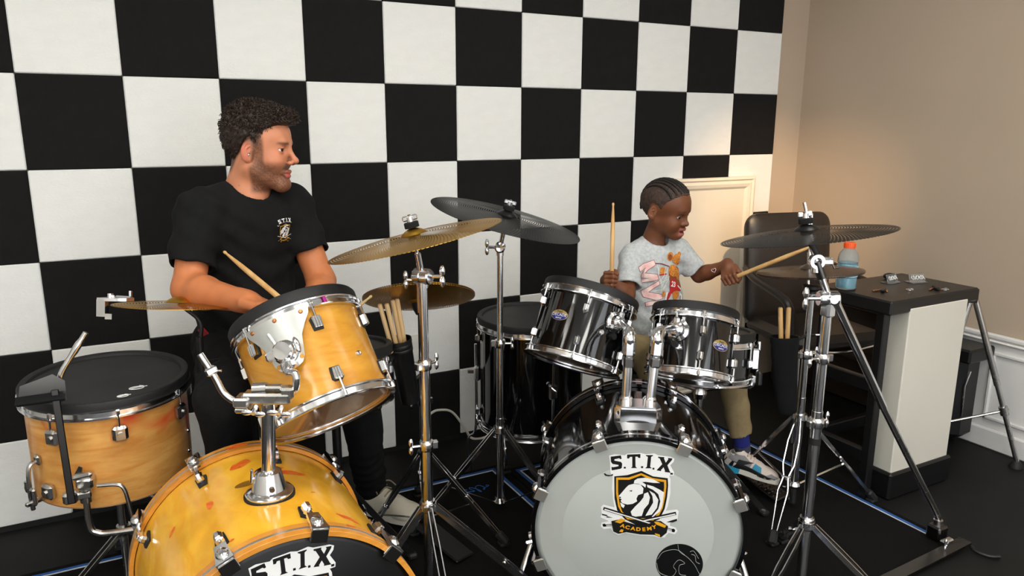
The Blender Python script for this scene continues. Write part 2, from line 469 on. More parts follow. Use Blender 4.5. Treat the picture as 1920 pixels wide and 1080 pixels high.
# white moulded panel leaning on the wall behind the boy
dp = thing('framed_panel', 'cream white panel with moulded frame against the wall behind the boy', 'panel', (2.93, -0.05, 0))
DX0, DX1, DZ = 2.66, 3.205, 1.13
lean = 0.02
MB().box(((DX0 + DX1) / 2, -0.028, DZ / 2), (DX1 - DX0 - 0.05, 0.012, DZ - 0.04), b=0.002).build('board', 'door_white', dp)
prof = [(0.0, 0.0), (0.0, 0.03), (0.012, 0.036), (0.02, 0.026), (0.034, 0.034), (0.05, 0.03), (0.062, 0.018), (0.072, 0.012), (0.072, 0)]
def mould(p0, p1, inward):
    p0, p1 = np.array(p0, float), np.array(p1, float); d = nrm(p1 - p0); inward = np.array(inward, float)
    vs = []
    for e, (p, sg) in enumerate(((p0, 1), (p1, -1))):
        for a, hh in prof: vs.append(p + inward * a + d * a * sg + np.array((0, -1, 0)) * hh)
    n = len(prof); fs = [list(range(n))[::-1], [n + i for i in range(n)]] + [(i, (i + 1) % n, n + (i + 1) % n, n + i) for i in range(n)]
    return MB().add(vs, fs)
yb = -0.016
mould((DX0, yb, DZ), (DX1, yb, DZ), (0, 0, -1)).build('moulding', 'door_white', dp, sharp=20)
mould((DX1, yb, DZ), (DX1, yb, 0.0), (-1, 0, 0)).build('moulding', 'door_white', dp, sharp=20)
mould((DX0, yb, 0.0), (DX0, yb, DZ), (1, 0, 0)).build('moulding', 'door_white', dp, sharp=20)
mould((DX1, yb, 0.0), (DX0, yb, 0.0), (0, 0, 1)).build('moulding', 'door_white', dp, sharp=20)

# ceiling lights: flat panels with frames, and one warm downlight in the corner
CL = [(x, y) for y in (-1.75, -3.25, -4.6) for x in (-0.95, 0.6, 2.15)]
for i, (x, y) in enumerate(CL):
    row = ('first row from the checkered wall', 'second row from the checkered wall', 'row by the wall behind the viewer')[i // 3]
    wh = ('left', 'middle', 'right')[i % 3] + ' one in the ' + row
    t = thing('ceiling_light', 'flat white ceiling light panel, ' + wh, 'light', (x, y, CEIL), 'ceiling light panels')
    fr = MB(); sx, sy = 0.62, 0.62
    for dx, dy, a, b in ((0, sy / 2, sx, 0.03), (0, -sy / 2, sx, 0.03), (sx / 2, 0, 0.03, sy), (-sx / 2, 0, 0.03, sy)):
        fr.box((x + dx, y + dy, CEIL - 0.016), (a + 0.03 if b == 0.03 else a, b, 0.03), b=0.003)
    fr.build('frame', 'fixture', t)
    MB().box((x, y, CEIL - 0.012), (sx - 0.02, sy - 0.02, 0.012)).build('diffuser', 'diffuser', t)
# unseen window added in the wall behind the viewer to light the front
win = struct(MB().box((0.85, Y0 + 0.012, 1.33), (4.7, 0.02, 2.2)).build('fill_window_1', 'fill_window_glow'))
for x in (-1.5, 0.067, 1.633, 3.2): MB().box((x, Y0 + 0.03, 1.33), (0.06, 0.06, 2.32), b=0.006).build('fill_window_frame', 'plastic_black', win)
for z in (0.2, 2.46): MB().box((0.85, Y0 + 0.03, z), (4.76, 0.06, 0.07), b=0.006).build('fill_window_frame', 'plastic_black', win)
# warm spotlight on the ceiling, aimed at the corner behind the boy
SPX, SPY = 1.9, -2.35
t = thing('ceiling_spotlight', 'small warm spotlight on the ceiling aimed at the right corner', 'light', (SPX, SPY, CEIL))
sd_ = nrm(V(3.36, 0.0, 0.74) - V(SPX, SPY, CEIL - 0.12)); so = V(SPX, SPY, CEIL - 0.10)
MB().cyl((SPX, SPY, CEIL), (SPX, SPY, CEIL - 0.03), 0.045, n=24).build('base', 'fixture', t)
MB().cyl((SPX, SPY, CEIL - 0.03), (SPX, SPY, CEIL - 0.08), 0.008, n=12).build('stem', 'fixture', t)
MB().lathe([(0.02, -0.05), (0.035, -0.045), (0.04, 0.05), (0.036, 0.05), (0.03, -0.03), (0.0, -0.035), (0.0, -0.05)], 28, frame(so, sd_)).build('housing', 'fixture', t)
MB().lathe([(0, 0.0), (0.03, 0.0), (0.03, -0.004), (0, -0.004)], 24, frame(so, sd_)).build('bulb', 'bulb_warm', t)
ld = bpy.data.lights.new('spot_beam', 'SPOT'); ld.energy = SPOT_POWER; ld.color = (1.0, 0.66, 0.34); ld.spot_size = math.radians(26); ld.spot_blend = 1.0; ld.shadow_soft_size = 0.03
lo = bpy.data.objects.new('spot_beam', ld); COL.objects.link(lo); lo.parent = t
Fm = frame(so + sd_ * 0.055, -sd_); lo.matrix_basis = Matrix((np.linalg.inv(WM[t.name]) @ Fm).tolist())

# wall outlet and white cord
t = thing('wall_outlet', 'white electrical outlet plate low on the wall behind the hi-hat', 'outlet', (1.30, -0.014, 0.455))
MB().box((1.302, -0.016, 0.455), (0.072, 0.007, 0.125), b=0.003).build('plate', 'outlet', t)
for z in (0.425, 0.485):
    MB().cyl((1.302, -0.018, z), (1.302, -0.022, z), 0.017, n=20).build('socket', 'outlet', t)
cord = MB().tube(bez([(1.33, -0.03, 0.43), (1.345, -0.06, 0.3), (1.34, -0.05, 0.16), (1.40, -0.04, 0.165), (1.47, -0.04, 0.145), (1.53, -0.045, 0.06), (1.56, -0.055, 0.008), (1.62, -0.07, 0.006), (1.70, -0.05, 0.03), (1.8, -0.05, 0.006), (1.95, -0.06, 0.006)], 8), 0.0055, 8).build('power_cord', 'cable_white')
tag(cord, 'white power cord curving along the wall beside the black floor tom', 'cord')

# rugs: black with a blue and white border line
def rug(x0, x1, y0, y1, label, zt, script_at=None):
    t = thing('drum_rug', label, 'rug', ((x0 + x1) / 2, (y0 + y1) / 2, 0), 'drum rugs')
    MB().box(((x0 + x1) / 2, (y0 + y1) / 2, zt / 2), (x1 - x0, y1 - y0, zt), b=0.002).build('pile', 'rug_black', t)
    for inset, wd, m in ((0.03, 0.012, 'rug_blue'), (0.041, 0.006, 'rug_white')):
        q = MB(); z = zt + 0.0006
        a0, a1, b0, b1 = x0 + inset, x1 - inset, y0 + inset, y1 - inset
        q.box(((a0 + a1) / 2, b1, z), (a1 - a0 + wd, wd, 0.0012))
        q.box((a0, (y0 + b1) / 2, z), (wd, b1 - y0, 0.0012)); q.box((a1, (y0 + b1) / 2, z), (wd, b1 - y0, 0.0012))
        q.build('border_line', m, t)
    if script_at:
        sx, sy = script_at; pts = []
        for i in range(60):
            a = i / 59; pts.append((sx + 0.11 * a + 0.010 * math.sin(a * 30), sy + 0.018 * math.sin(a * 22) + 0.010 * math.cos(a * 31), zt + 0.0005))
        MB().tube(pts, 0.0016, 4).build('script', 'rug_blue', t)
rug(-0.25, 1.54, -1.95, -0.345, 'black rug with blue border lying under the maple drum kit', 0.007, (1.32, -0.50))
rug(1.56, 2.66, -1.62, -0.40, 'black rug with blue border lying under the black drum kit', 0.007)
LOGO={
'white0':[(-840,2303),(-700,2349),(-429,2333),(-364,2386),(-13,2425),(123,2394),(338,2433),(441,2382),(776,2355),(872,2304),(851,2208),(773,2108),(885,1905),(874,1808),(757,1801),(796,1707),(819,1283),(773,888),(730,746),(1016,805),(1070,749),(1060,630),(1052,470),(868,398),(857,297),(1014,248),(1071,151),(1008,46),(835,74),(740,-74),(603,-104),(428,-55),(81,-60),(-338,-8),(-510,-89),(-651,-30),(-726,107),(-917,74),(-1000,149),(-976,272),(-786,326),(-1015,431),(-984,554),(-1008,752),(-941,828),(-644,756),(-685,952),(-733,1342),(-728,1694),(-790,1806),(-810,2113)],
'black1S':[(-799,2274),(-530,2328),(-506,2230),(-539,2213),(-574,2241),(-695,2204),(-697,2165),(-523,2137),(-487,2086),(-496,1955),(-532,1929),(-717,1880),(-758,1874),(-768,1977),(-727,1964),(-586,2003),(-581,2042),(-741,2063),(-787,2122)],
'black1T':[(-370,2359),(-21,2394),(-16,2280),(-70,2277),(-92,2314),(-149,2311),(-133,2018),(-91,1978),(-252,1969),(-220,2013),(-232,2299),(-293,2295),(-311,2248),(-365,2245)],
'black1I':[(124,2372),(308,2382),(309,2359),(263,2326),(251,2036),(293,1993),(119,1983),(163,2031),(177,2322),(125,2349)],
'black1X':[(443,2344),(610,2338),(599,2300),(652,2178),(713,2284),(695,2320),(819,2312),(808,2266),(697,2104),(766,1936),(795,1892),(634,1905),(645,1937),(600,2041),(537,1953),(545,1923),(424,1939),(448,1979),(561,2130),(486,2293),(445,2306)],
'black1d0':[(-443,1996),(-389,1999),(-387,1945),(-441,1942)],
'black1d1':[(11,2038),(65,2041),(68,1987),(14,1984)],
'black1d2':[(312,2009),(363,2012),(365,1959),(315,1956)],
'black1d3':[(789,1891),(856,1888),(852,1834),(785,1838)],
'black1d4':[(-966,1757),(-936,1778),(-883,1735),(-781,1729),(-721,1772),(-719,1721),(-830,1688),(-923,1701)],
'black1shield':[(28,1900),(338,1757),(727,1723),(749,1511),(741,1161),(693,803),(573,478),(70,203),(-355,415),(-572,681),(-654,1033),(-684,1696),(-339,1755)],
'gold2':[(24,1835),(324,1710),(687,1670),(704,1470),(687,1157),(641,820),(535,555),(404,426),(-286,420),(-430,570),(-549,802),(-618,1193),(-635,1668),(-302,1688)],
'black3':[(27,1777),(310,1640),(632,1613),(645,1447),(626,1153),(574,796),(434,508),(-218,464),(-433,650),(-511,884),(-565,1235),(-578,1606),(-282,1623)],
'white4face':[(-553,1110),(-488,1201),(-365,1381),(-293,1467),(-159,1514),(12,1505),(102,1394),(92,1237),(-29,1182),(-72,1070),(-48,992),(-167,906),(-304,877),(-443,908),(-493,976),(-461,1029),(-531,1056)],
'white4chin':[(-505,931),(-372,853),(-403,763),(-466,807)],
'white4top':[(-159,1526),(-146,1612),(-64,1675),(138,1714),(342,1680),(533,1576),(347,1572),(143,1591),(59,1578),(164,1507),(152,1417),(81,1471),(-23,1519)],
'white4mane1':[(188,1508),(353,1468),(526,1381),(652,1303),(642,1115),(620,878),(561,716),(398,546),(316,476),(523,792),(565,1032),(500,1243),(358,1363),(205,1431)],
'white4mane2':[(126,1231),(226,1285),(287,1132),(259,933),(147,768),(95,557),(-151,501),(-209,665),(-96,831),(35,990),(114,1121)],
'white4mane3':[(257,1333),(404,1249),(512,1068),(487,829),(360,615),(191,564),(284,777),(377,980),(350,1175)],
'black5eye':[(-280,1300),(-185,1322),(-210,1273)],
'black5nose':[(-553,1106),(-477,1099),(-503,1050)],
'black5s1':[(-955,674),(399,292),(418,385),(-933,767)],
'black5s2':[(987,743),(67,450),(89,358),(1009,651)],
'white6s1':[(-916,681),(388,312),(395,347),(-908,716)],
'white6s2':[(975,693),(109,416),(117,381),(983,659)],
'black5s3':[(-628,264),(-923,219),(-918,163),(-623,208)],
'white6s3':[(-641,245),(-852,210),(-850,190),(-639,225)],
'black5s4':[(682,218),(969,133),(980,188),(694,272)],
'white6s4':[(700,228),(913,167),(917,186),(704,248)],
'black5k1':[(-957,229),(-898,257),(-848,212),(-868,162),(-930,158)],
'black5k2':[(903,212),(971,225),(1008,171),(984,113),(918,124)],
'black5z1':[(-984,558),(-820,520),(-843,491),(-678,450),(-856,446),(-843,491),(-969,510)],
'black5z2':[(1035,533),(875,466),(893,439),(762,410),(926,414),(1039,469),(1004,483)],
'black7ban':[(-717,350),(-528,403),(-282,340),(-3,270),(271,321),(438,429),(609,440),(809,294),(782,91),(636,-65),(459,4),(79,-11),(-305,35),(-512,-32),(-654,31)],
'gold8a':[(-629,336),(-453,449),(-327,409),(-471,295)],
'gold8b':[(425,408),(542,416),(760,314),(723,240),(495,328)],
'gold8c':[(-497,42),(-447,118),(-377,107),(-402,24)],
'gold8d':[(463,60),(596,29),(617,-42),(487,5)],
}
LOGOTXT=[('A',-406,226),('C',-276,187),('A',-126,161),('D',20,147),('E',165,153),('M',312,187),('Y',440,244)]
# ------------------------------------------------------------------ drums
LOGO_MAT = {'white': 0, 'black': 1, 'gold': 2}
def emblem(parent, M, scale=1.0, step=0.0004, surf=None, name='emblem', cloth=False):
    """academy sticker: arched letters, shield with a lion's head, crossed sticks, banner; flat layers on the local xy plane"""
    mb = MB()
    for k, poly in LOGO.items():
        c = k[:5].rstrip('0123456789'); c = 'gold' if c.startswith('gold') else c
        lay = int(''.join(ch for ch in k if ch.isdigit())[0])
        if cloth and k in ('white0', 'black1shield'): continue
        if cloth and k.startswith('black1'): c = 'white'
        if cloth and k.startswith('black5s'): continue
        P = [(x * 1e-4 * scale, y * 1e-4 * scale) for x, y in poly]
        z = step * (lay + 1)
        n = len(P)
        mb.add([(x, y, z) for x, y in P], [list(range(n))], None, LOGO_MAT[c])
    for i, (ch, x, y) in enumerate(LOGOTXT):
        a = (3 - i) * 0.09
        text_mesh(ch, 0.0150 * scale, TR(x * 1e-4 * scale, y * 1e-4 * scale, step * 10) @ RZ(-a), mb, 2, 1.15, 0.0006 * scale)
    bm_v = np.array(mb.v)
    me = bpy.data.meshes.new(name)
    bm = bmesh.new()
    vs = [bm.verts.new(v) for v in mb.v]
    for f, mi in zip(mb.f, mb.mi):
        try:
            fc = bm.faces.new([vs[i] for i in f]); fc.material_index = mi
        except ValueError: pass
    bmesh.ops.triangulate(bm, faces=bm.faces, ngon_method='EAR_CLIP')
    if surf is not None:
        for _ in range(2): bmesh.ops.subdivide_edges(bm, edges=[e for e in bm.edges if e.calc_length() > 0.006], cuts=1)
        bmesh.ops.triangulate(bm, faces=bm.faces)
        for v in bm.verts: v.co = Vector(surf(v.co))
    else:
        for v in bm.verts: v.co = Vector(pt(M, v.co))
    bm.normal_update(); bm.to_mesh(me); bm.free()
    A = np.array([v.co for v in me.vertices]); c = (A.min(0) + A.max(0)) / 2
    for v in me.vertices: v.co = Vector(np.array(v.co) - c)
    for m in ('print_white', 'print_black', 'print_gold'): me.materials.append(MATS[m])
    o = place(name, me, TR(*c), parent)
    o['label'] = ('print' if cloth else 'sticker') + ' of a lion shield, crossed drumsticks and arched lettering'
    return o

def hoop_prof(R, h=0.023):
    return [(R + 0.001, 0.002), (R + 0.012, 0.0), (R + 0.0145, 0.001), (R + 0.0145, 0.004), (R + 0.008, 0.006), (R + 0.007, h - 0.005), (R + 0.012, h - 0.003), (R + 0.0135, h), (R + 0.009, h + 0.001), (R + 0.001, h - 0.003)]

def lug_mesh(style):
    mb = MB()
    if style == 'small':      # rounded chrome lug
        mb.box((0.010, 0, 0), (0.020, 0.017, 0.034), b=0.0065)
        mb.box((0.016, 0, 0), (0.012, 0.010, 0.026), b=0.004)
        return mb.mesh('lug', 'chrome')
    if style == 'wedge':      # wide wedge lug on a black gasket
        mb.prism([(-0.012, -0.017), (0.012, -0.017), (0.0145, 0.012), (0.009, 0.018), (-0.009, 0.018), (-0.0145, 0.012)], -0.001, 0.003, frame((0, 0, 0), (1, 0, 0), (0, 1, 0)), 1)
        mb.prism([(-0.009, -0.013), (0.009, -0.013), (0.011, 0.012), (0.007, 0.016), (-0.007, 0.016), (-0.011, 0.012)], 0.002, 0.013, frame((0, 0, 0), (1, 0, 0), (0, 1, 0)), 0)
        for y in (-0.006, 0, 0.006): mb.box((0.0145, y, 0.001), (0.004, 0.0032, 0.026), b=0.001)
        return mb.mesh('lug', ['chrome', 'rubber'])
    mb.box((0.009, 0, 0), (0.018, 0.03, 0.036), b=0.006)     # square worn lug
    mb.cyl((0.016, 0, 0), (0.022, 0, 0), 0.006, n=12)
    mb.v = (np.array(mb.v) * np.array((1.15, 1.25, 1.2))).tolist()
    return mb.mesh('lug', 'chrome_worn')
LUG = {k: lug_mesh(k) for k in ('small', 'wedge', 'square')}
def rod_mesh(l):
    mb = MB(); mb.cyl((0.013, 0, 0), (0.013, 0, l), 0.0028, n=8)
    mb.cyl((0.013, 0, l), (0.013, 0, l + 0.010), 0.0048, 0.0042, n=8)
    mb.box((0.008, 0, l - 0.008), (0.014, 0.012, 0.009), b=0.002)
    return mb.mesh('tension_rod', 'chrome')

def drum(name, label, cat, c, axis, R, L, shell_m, hoop_m='chrome', style='small', lugs=(), lugdz=0.038, mute=0.0, group=None, ref=(1, 0, 0),
         base=None, bottom='head_clear', lower_lugs=True, top_m='head_mesh_black', hoop_b=True):
    """round drum: local z up the drum axis, z=0 at the lower edge of the top hoop, shell going down L"""
    M = frame(c, axis, ref)
    t = thing(name, label, cat, base if base is not None else tuple(pt(M, (0, 0, -L / 2))), group)
    sh = MB().lathe([(R - 0.006, 0.006), (R, 0.004), (R, -L + 0.012), (R - 0.006, -L + 0.008), (R - 0.008, -L + 0.02), (R - 0.008, 0.0)], 72, M, closed=True).build('shell', shell_m, t)
    MB().lathe(hoop_prof(R), 72, M, closed=True).build('hoop', hoop_m, t)
    if hoop_b:
        MB().lathe([(a, -L + 0.023 - z) for a, z in hoop_prof(R)], 72, M, closed=True).build('hoop', hoop_m, t)
    ztop = 0.016
    if mute:
        zt = 0.021 + mute
        MB().lathe([(R - 0.004, 0.016), (R + 0.005, 0.018), (R + 0.010, 0.022), (R + 0.011, zt - 0.006), (R + 0.008, zt - 0.001), (R + 0.001, zt), (R - 0.008, zt - 0.003), (R - 0.012, zt - 0.012)], 72, M, closed=True).build('mute_rim', 'rubber', t)
        ztop = zt - 0.010
    MB().lathe([(0, ztop), (R - 0.004, ztop), (R - 0.004, ztop - 0.003), (0, ztop - 0.003)], 72, M).build('drumhead', top_m, t)
    if bottom:
        MB().lathe([(0, -L + 0.010), (R + 0.001, -L + 0.010), (R + 0.001, -L + 0.013), (0, -L + 0.013)], 72, M).build('drumhead', bottom, t)
    rm = rod_mesh(lugdz - 0.002)
    for ph in lugs:
        a = M @ RZ(math.radians(ph))
        lg = place('lug', LUG[style], a @ TR(R, 0, -lugdz), t)
        place('tension_rod', rm, a @ TR(R, 0, -lugdz + 0.012), lg)
        if lower_lugs:
            b = a @ TR(R, 0, -L + 0.023 + lugdz) @ RX(PI)
            lg = place('lug', LUG[style], b, t)
            place('tension_rod', rm, b @ TR(0, 0, 0.012), lg)
    return t, M, sh

def badge(parent, M, R, ph, h):
    """oval gold and blue name badge on a drum shell"""
    a = math.radians(ph)
    B = M @ RZ(a) @ TR(R + 0.0006, 0, h) @ np.array(((0, 0, 1, 0), (1, 0, 0, 0), (0, 1, 0, 0), (0, 0, 0, 1.0)))
    w_, h_ = 0.031, 0.0175
    ov = [(w_ * math.cos(q), h_ * math.sin(q)) for q in np.linspace(0, 2 * PI, 40, endpoint=False)]
    def bend(p):   # wrap flat badge around the shell
        x, y, z = p; q = x / R
        return np.array((R * math.sin(q) + z * math.sin(q), y, R * (math.cos(q) - 1) + z * math.cos(q)))
    def grid(poly_in, z, mi, mb, cut=None):
        n = 40; vs = []; fs = []
        top = cut if cut else (lambda x: 1e9)
        cols = np.linspace(-w_ * 0.999, w_ * 0.999, n)
        for x in cols:
            yy = h_ * math.sqrt(max(0, 1 - (x / w_) ** 2)) * poly_in
            y1 = min(yy, top(x)); y0 = -yy; y1 = max(y1, y0)
            vs += [bend((x * poly_in, y0, z)), bend((x * poly_in, y1, z))]
        for i in range(n - 1): fs.append((2 * i, 2 * i + 2, 2 * i + 3, 2 * i + 1))
        mb.add(vs, fs, None, mi)
    mb = MB()
    grid(1.0, 0.0008, 0, mb); grid(0.93, 0.0012, 1, mb, lambda x: 0.0021 + 0.0045 * math.cos(x * 48))
    for txt, sz, y, mi, sx in (('DECADE', 0.0125, 0.0006, 2, 1.1), ('MAPLE', 0.0066, -0.0098, 2, 1.1), ('Pearl', 0.0092, 0.0112, 3, 1.0)):
        q = MB(); text_mesh(txt, sz, TR(0, y, 0.0017), q, 0, sx, 0.0001)
        mb.add([bend(v) for v in q.v], q.f, None, mi)
    o = mb.build('badge', ['badge_gold', 'badge_blue', 'print_white', 'print_black'], parent, M=B)
    o['label'] = 'oval gold and blue badge reading DECADE MAPLE'

def claw_mesh(hoop_w, big):
    """bass drum claw hook with T rod: local x radial out, z toward the drum front; z=0 hoop front edge"""
    mb = MB(); w_ = 0.026 if big else 0.022
    mb.box((0.006, 0, 0.004), (0.022, w_, 0.010), b=0.003)
    mb.prism([(-w_ / 2, 0.006), (w_ / 2, 0.006), (w_ * 0.34, -0.052), (-w_ * 0.34, -0.052)], 0.013, 0.020, frame((0, 0, 0), (1, 0, 0), (0, 1, 0)))
    mb.sphere((0.020, 0, -0.018), 0.010, 12, None, (0.8, 1, 1.6))
    mb.cyl((0.016, 0, -0.05), (0.012, 0, -0.082), 0.0032, n=8)
    return mb
def bass_lug_mesh(big):
    mb = MB(); mb.prism([(-0.008, -0.02), (0.008, -0.02), (0.011, 0.012), (0, 0.02), (-0.011, 0.012)], 0, 0.004, frame((0, 0, 0), (1, 0, 0), (0, 1, 0)), 1)
    mb.box((0.009, 0, 0.002), (0.016, 0.014, 0.026), b=0.004)
    mb.box((0.018, 0, 0.004), (0.004, 0.009, 0.018), b=0.0015)
    mb.v = (np.array(mb.v) * 1.3).tolist()
    return mb.mesh('lug', ['chrome', 'rubber'])

def bass(name, label, c, axis, R, L, shell_m, hoop_m, inlay_m, front_m, lugs, n_rear_off, big, group, rim_inner=0.02):
    M = frame(c, axis, (0, 0, 1)); RH = R + 0.012
    t = thing(name, label, 'drum', (c[0] - axis[0] * L / 2, c[1] - axis[1] * L / 2, 0), group)
    MB().lathe([(R - 0.008, -0.02), (R, -0.018), (R, -L + 0.018), (R - 0.008, -L + 0.02)], 96, M, closed=True).build('shell', shell_m, t)
    HW = 0.042
    for z0, fr in ((0, True), (-L - HW / 2 + 0.0, False)):
        z1 = z0 - HW if fr else z0 + HW
        prof = [(RH - 0.011, z0), (RH - 0.001, z0), (RH, z0 - 0.001 if fr else z0 + 0.001), (RH, z1), (RH - 0.010, z1)]
        hp = MB().lathe(prof, 120, M, closed=True).build('hoop', hoop_m, t)
        zc = (z0 + z1) / 2
        MB().lathe([(RH - 0.001, zc - 0.0035), (RH + 0.0006, zc - 0.0035), (RH + 0.0006, zc + 0.0035), (RH - 0.001, zc + 0.0035)], 120, M, closed=True).build('inlay', inlay_m, hp)
    hd = MB().lathe([(0, -0.007), (R - 0.012, -0.007), (R - 0.004, -0.011), (R + 0.004, -0.018), (0, -0.020)], 96, M).build('drumhead', front_m, t)
    MB().lathe([(0, -L + 0.004), (R, -L + 0.004), (R, -L + 0.008), (0, -L + 0.008)], 96, M).build('drumhead', 'head_black', t)
    cq = claw_mesh(HW, big); cq.v = (np.array(cq.v) * np.array((1.25, 1.4, 1.15))).tolist(); cm = cq.mesh('claw', 'chrome'); lm = bass_lug_mesh(big)
    pad = MB().box((0.006, 0, 0.009), (0.030, 0.034, 0.004), b=0.001).mesh('claw_pad', 'steel_dark' if shell_m == 'maple_gold' else 'inlay')
    for k in range(lugs[0]):
        a = M @ RZ(math.radians(lugs[1] + 360.0 / lugs[0] * k))
        cl = place('claw', cm, a @ TR(RH - 0.012, 0, 0), t); place('claw_pad', pad, a @ TR(RH - 0.012, 0, 0.0), cl)
        place('lug', lm, a @ TR(R, 0, -0.105), t)
        b = M @ RZ(math.radians(lugs[1] + n_rear_off + 360.0 / lugs[0] * k)) @ TR(RH - 0.012, 0, -L - HW / 2) @ RX(PI)
        place('claw', cm, b, t)
        place('lug', lm, M @ RZ(math.radians(lugs[1] + n_rear_off + 360.0 / lugs[0] * k)) @ TR(R, 0, -L + 0.085) @ RX(PI), t)
    return t, M, hd

GM, GB = 'maple drum kit', 'black drum kit'
# local x = up for the bass drums, local y = to the viewer's ... so the sticker frame is (right, up, front)
def face_frame(M, z):
    F = np.eye(4); F[:3, 0] = np.cross(M[:3, 0], M[:3, 2]); F[:3, 1] = M[:3, 0]; F[:3, 2] = M[:3, 2]
    F[:3, 3] = pt(M, (0, 0, z)); return F
def azel(az, el): return V(math.cos(el) * math.cos(az), math.cos(el) * math.sin(az), math.sin(el))

ax_mb = azel(-1.552, 0.0)
mbass, M_MB, mhead = bass('bass_drum', 'honey maple bass drum with red scuffs and black front head', (0.48, -1.515, 0.2985), ax_mb, 0.279, 0.492, 'maple_gold', 'maple_hoop', 'inlay', 'head_black', (10, -12), 0, True, GM)
emblem(mhead, face_frame(M_MB, -0.0068) @ TR(0.004, 0.010, 0))
def shell_patch(M, R, a0, z0, pts, m, name, parent):
    # thin painted stroke lying on a drum shell: pts are (degrees, metres along the axis)
    P = [(math.radians(a0 + a), z0 + z) for a, z in pts]; c = np.mean(P, 0); n = len(P)
    q = lambda a, z: (R * math.cos(a), R * math.sin(a), z)
    vs = [q(*c)]; fs = []; rr = 4
    for k in range(1, rr + 1):
        for a, z in P: vs.append(q(c[0] + (a - c[0]) * k / rr, c[1] + (z - c[1]) * k / rr))
    for i in range(n):
        j = (i + 1) % n; fs.append((0, 1 + i, 1 + j))
        for k in range(rr - 1): fs.append((1 + k * n + i, 1 + k * n + n + i, 1 + k * n + n + j, 1 + k * n + j))
    return MB().add(vs, fs, M).build(name, m, parent)
rsc = np.random.default_rng(5)
for i, (a0, z0, la, lz, ang) in enumerate(((-6, -0.35, 8, 0.02, 0.3), (3, -0.494, 6, 0.014, 0), (5, -0.41, 6, 0.018, 0.5), (-15, -0.33, 9, 0.014, -0.4), (24, -0.28, 2, 0.02, 0.3), (44, -0.30, 2.5, 0.008, 0.9), (63, -0.20, 2, 0.016, 0.3), (-33, -0.11, 6, 0.010, -0.4), (-22, -0.22, 1.2, 0.004, 0), (20, -0.09, 1.2, 0.005, 0.2), (52, -0.05, 1.5, 0.006, 0.5), (-28, -0.035, 3, 0.004, 0))):
    pts = []
    for k in range(14):
        t_ = 2 * PI * k / 14; x_, y_ = math.cos(t_) * la * rsc.uniform(0.7, 1.1), math.sin(t_) * lz * rsc.uniform(0.6, 1.2)
        pts.append((x_, y_ + x_ * 0.0049 * math.tan(ang) * 0.6))
    shell_patch(M_MB, 0.2794 if -0.465 < z0 < -0.045 else 0.2917, a0, z0, pts, 'scuff_red', 'paint_scuff', mbass)
shell_patch(M_MB, 0.2793, 6, -0.30, [(5.5 * math.cos(t_), 0.013 * math.sin(t_)) for t_ in np.linspace(0, 2 * PI, 20, endpoint=False)], 'badge_brown', 'badge_patch', mbass)  # plain brown oval patch on the shell
ax_bb = azel(-2.167, -0.05)
bbass, M_BB, bhead = bass('bass_drum', 'glossy black bass drum with grey front head and lion sticker', (1.408, -1.451, 0.303), ax_bb, 0.279, 0.385, 'gloss_black', 'gloss_black', 'chrome', 'head_grey', (8, 22.5), 0, True, GB)
FB = face_frame(M_BB, -0.0068)
emblem(bhead, FB)
MB().lathe([(0.205, 0.0002), (0.268, 0.0002), (0.268, 0.0), (0.205, 0.0)], 96, FB, closed=True).build('damping_ring', 'head_ring', bhead)
# dark port on the grey head with thin pale line drawing
FP = FB @ TR(0.118, -0.088, 0.0012)
pm = MB(); pm.lathe([(0, 0), (0.063, 0), (0.0635, -0.001), (0, -0.001)], 56, FP, mi=0)
for pts in ([(-0.008, 0.062), (-0.002, 0.04), (0.02, 0.024), (0.04, 0.002), (0.052, -0.02), (0.058, -0.03)],
            [(-0.06, 0.012), (-0.045, 0.036), (-0.01, 0.045), (0.02, 0.024)], [(-0.062, 0.0), (-0.052, -0.03), (-0.02, -0.04), (-0.008, -0.022), (-0.016, -0.006), (-0.002, 0.014), (0.014, 0.004), (0.0, -0.004), (0.002, -0.03), (0.02, -0.034)],
            [(0.03, 0.034), (0.04, 0.03), (0.044, 0.012), (0.054, 0.006)], [(0.026, 0.042), (0.036, 0.044), (0.05, 0.022)]):
    pm.tube([(x, y, 0.0006) for x, y in [tuple(p[:2]) for p in bez([(a, b, 0) for a, b in pts], 6)]], 0.0005, 4, FP, mi=1)
pm.build('port', ['head_black', 'head_grey'], bhead)['label'] = 'round black port with thin pale line drawing'
# spurs of the black bass drum
for sg in (-1, 1):
    M = M_BB @ RZ(math.radians(sg * 108)) @ TR(0.279, 0, -0.11)
    p0 = pt(M, (0.01, 0, 0)); fwd = ax_bb
    lat = nrm(pt(M, (1, 0, 0)) - pt(M, (0, 0, 0))); foot = p0 + lat * 0.10 + fwd * 0.12; foot[2] = 0.012
    sp = MB().tube([p0 + lat * 0.015, p0 * 0.4 + foot * 0.6, foot], [0.010, 0.0085, 0.0075], 12).build('spur', 'chrome', bbass)
    MB().cyl(foot + V(0, 0, 0.02), foot - V(0, 0, 0.012), 0.012, 0.010, 12).build('rubber_foot', 'rubber', sp)
    br = MB(); br.box((0.012, 0, 0), (0.026, 0.04, 0.05), M, b=0.008); br.cyl(p0 + lat * 0.012 - fwd * 0.0, p0 + lat * 0.03, 0.013, n=14); br.build('spur_bracket', 'chrome', bbass)
    wq = MB(); q = p0 + lat * 0.02 + fwd * 0.03; wq.cyl(p0 + lat * 0.02, q, 0.004, n=8); wq.box((0, 0, 0), (0.012, 0.042, 0.014), frame(q, fwd, (0, 0, 1)) @ RZ(0.3), b=0.005); wq.build('wing_screw', 'chrome', bbass)

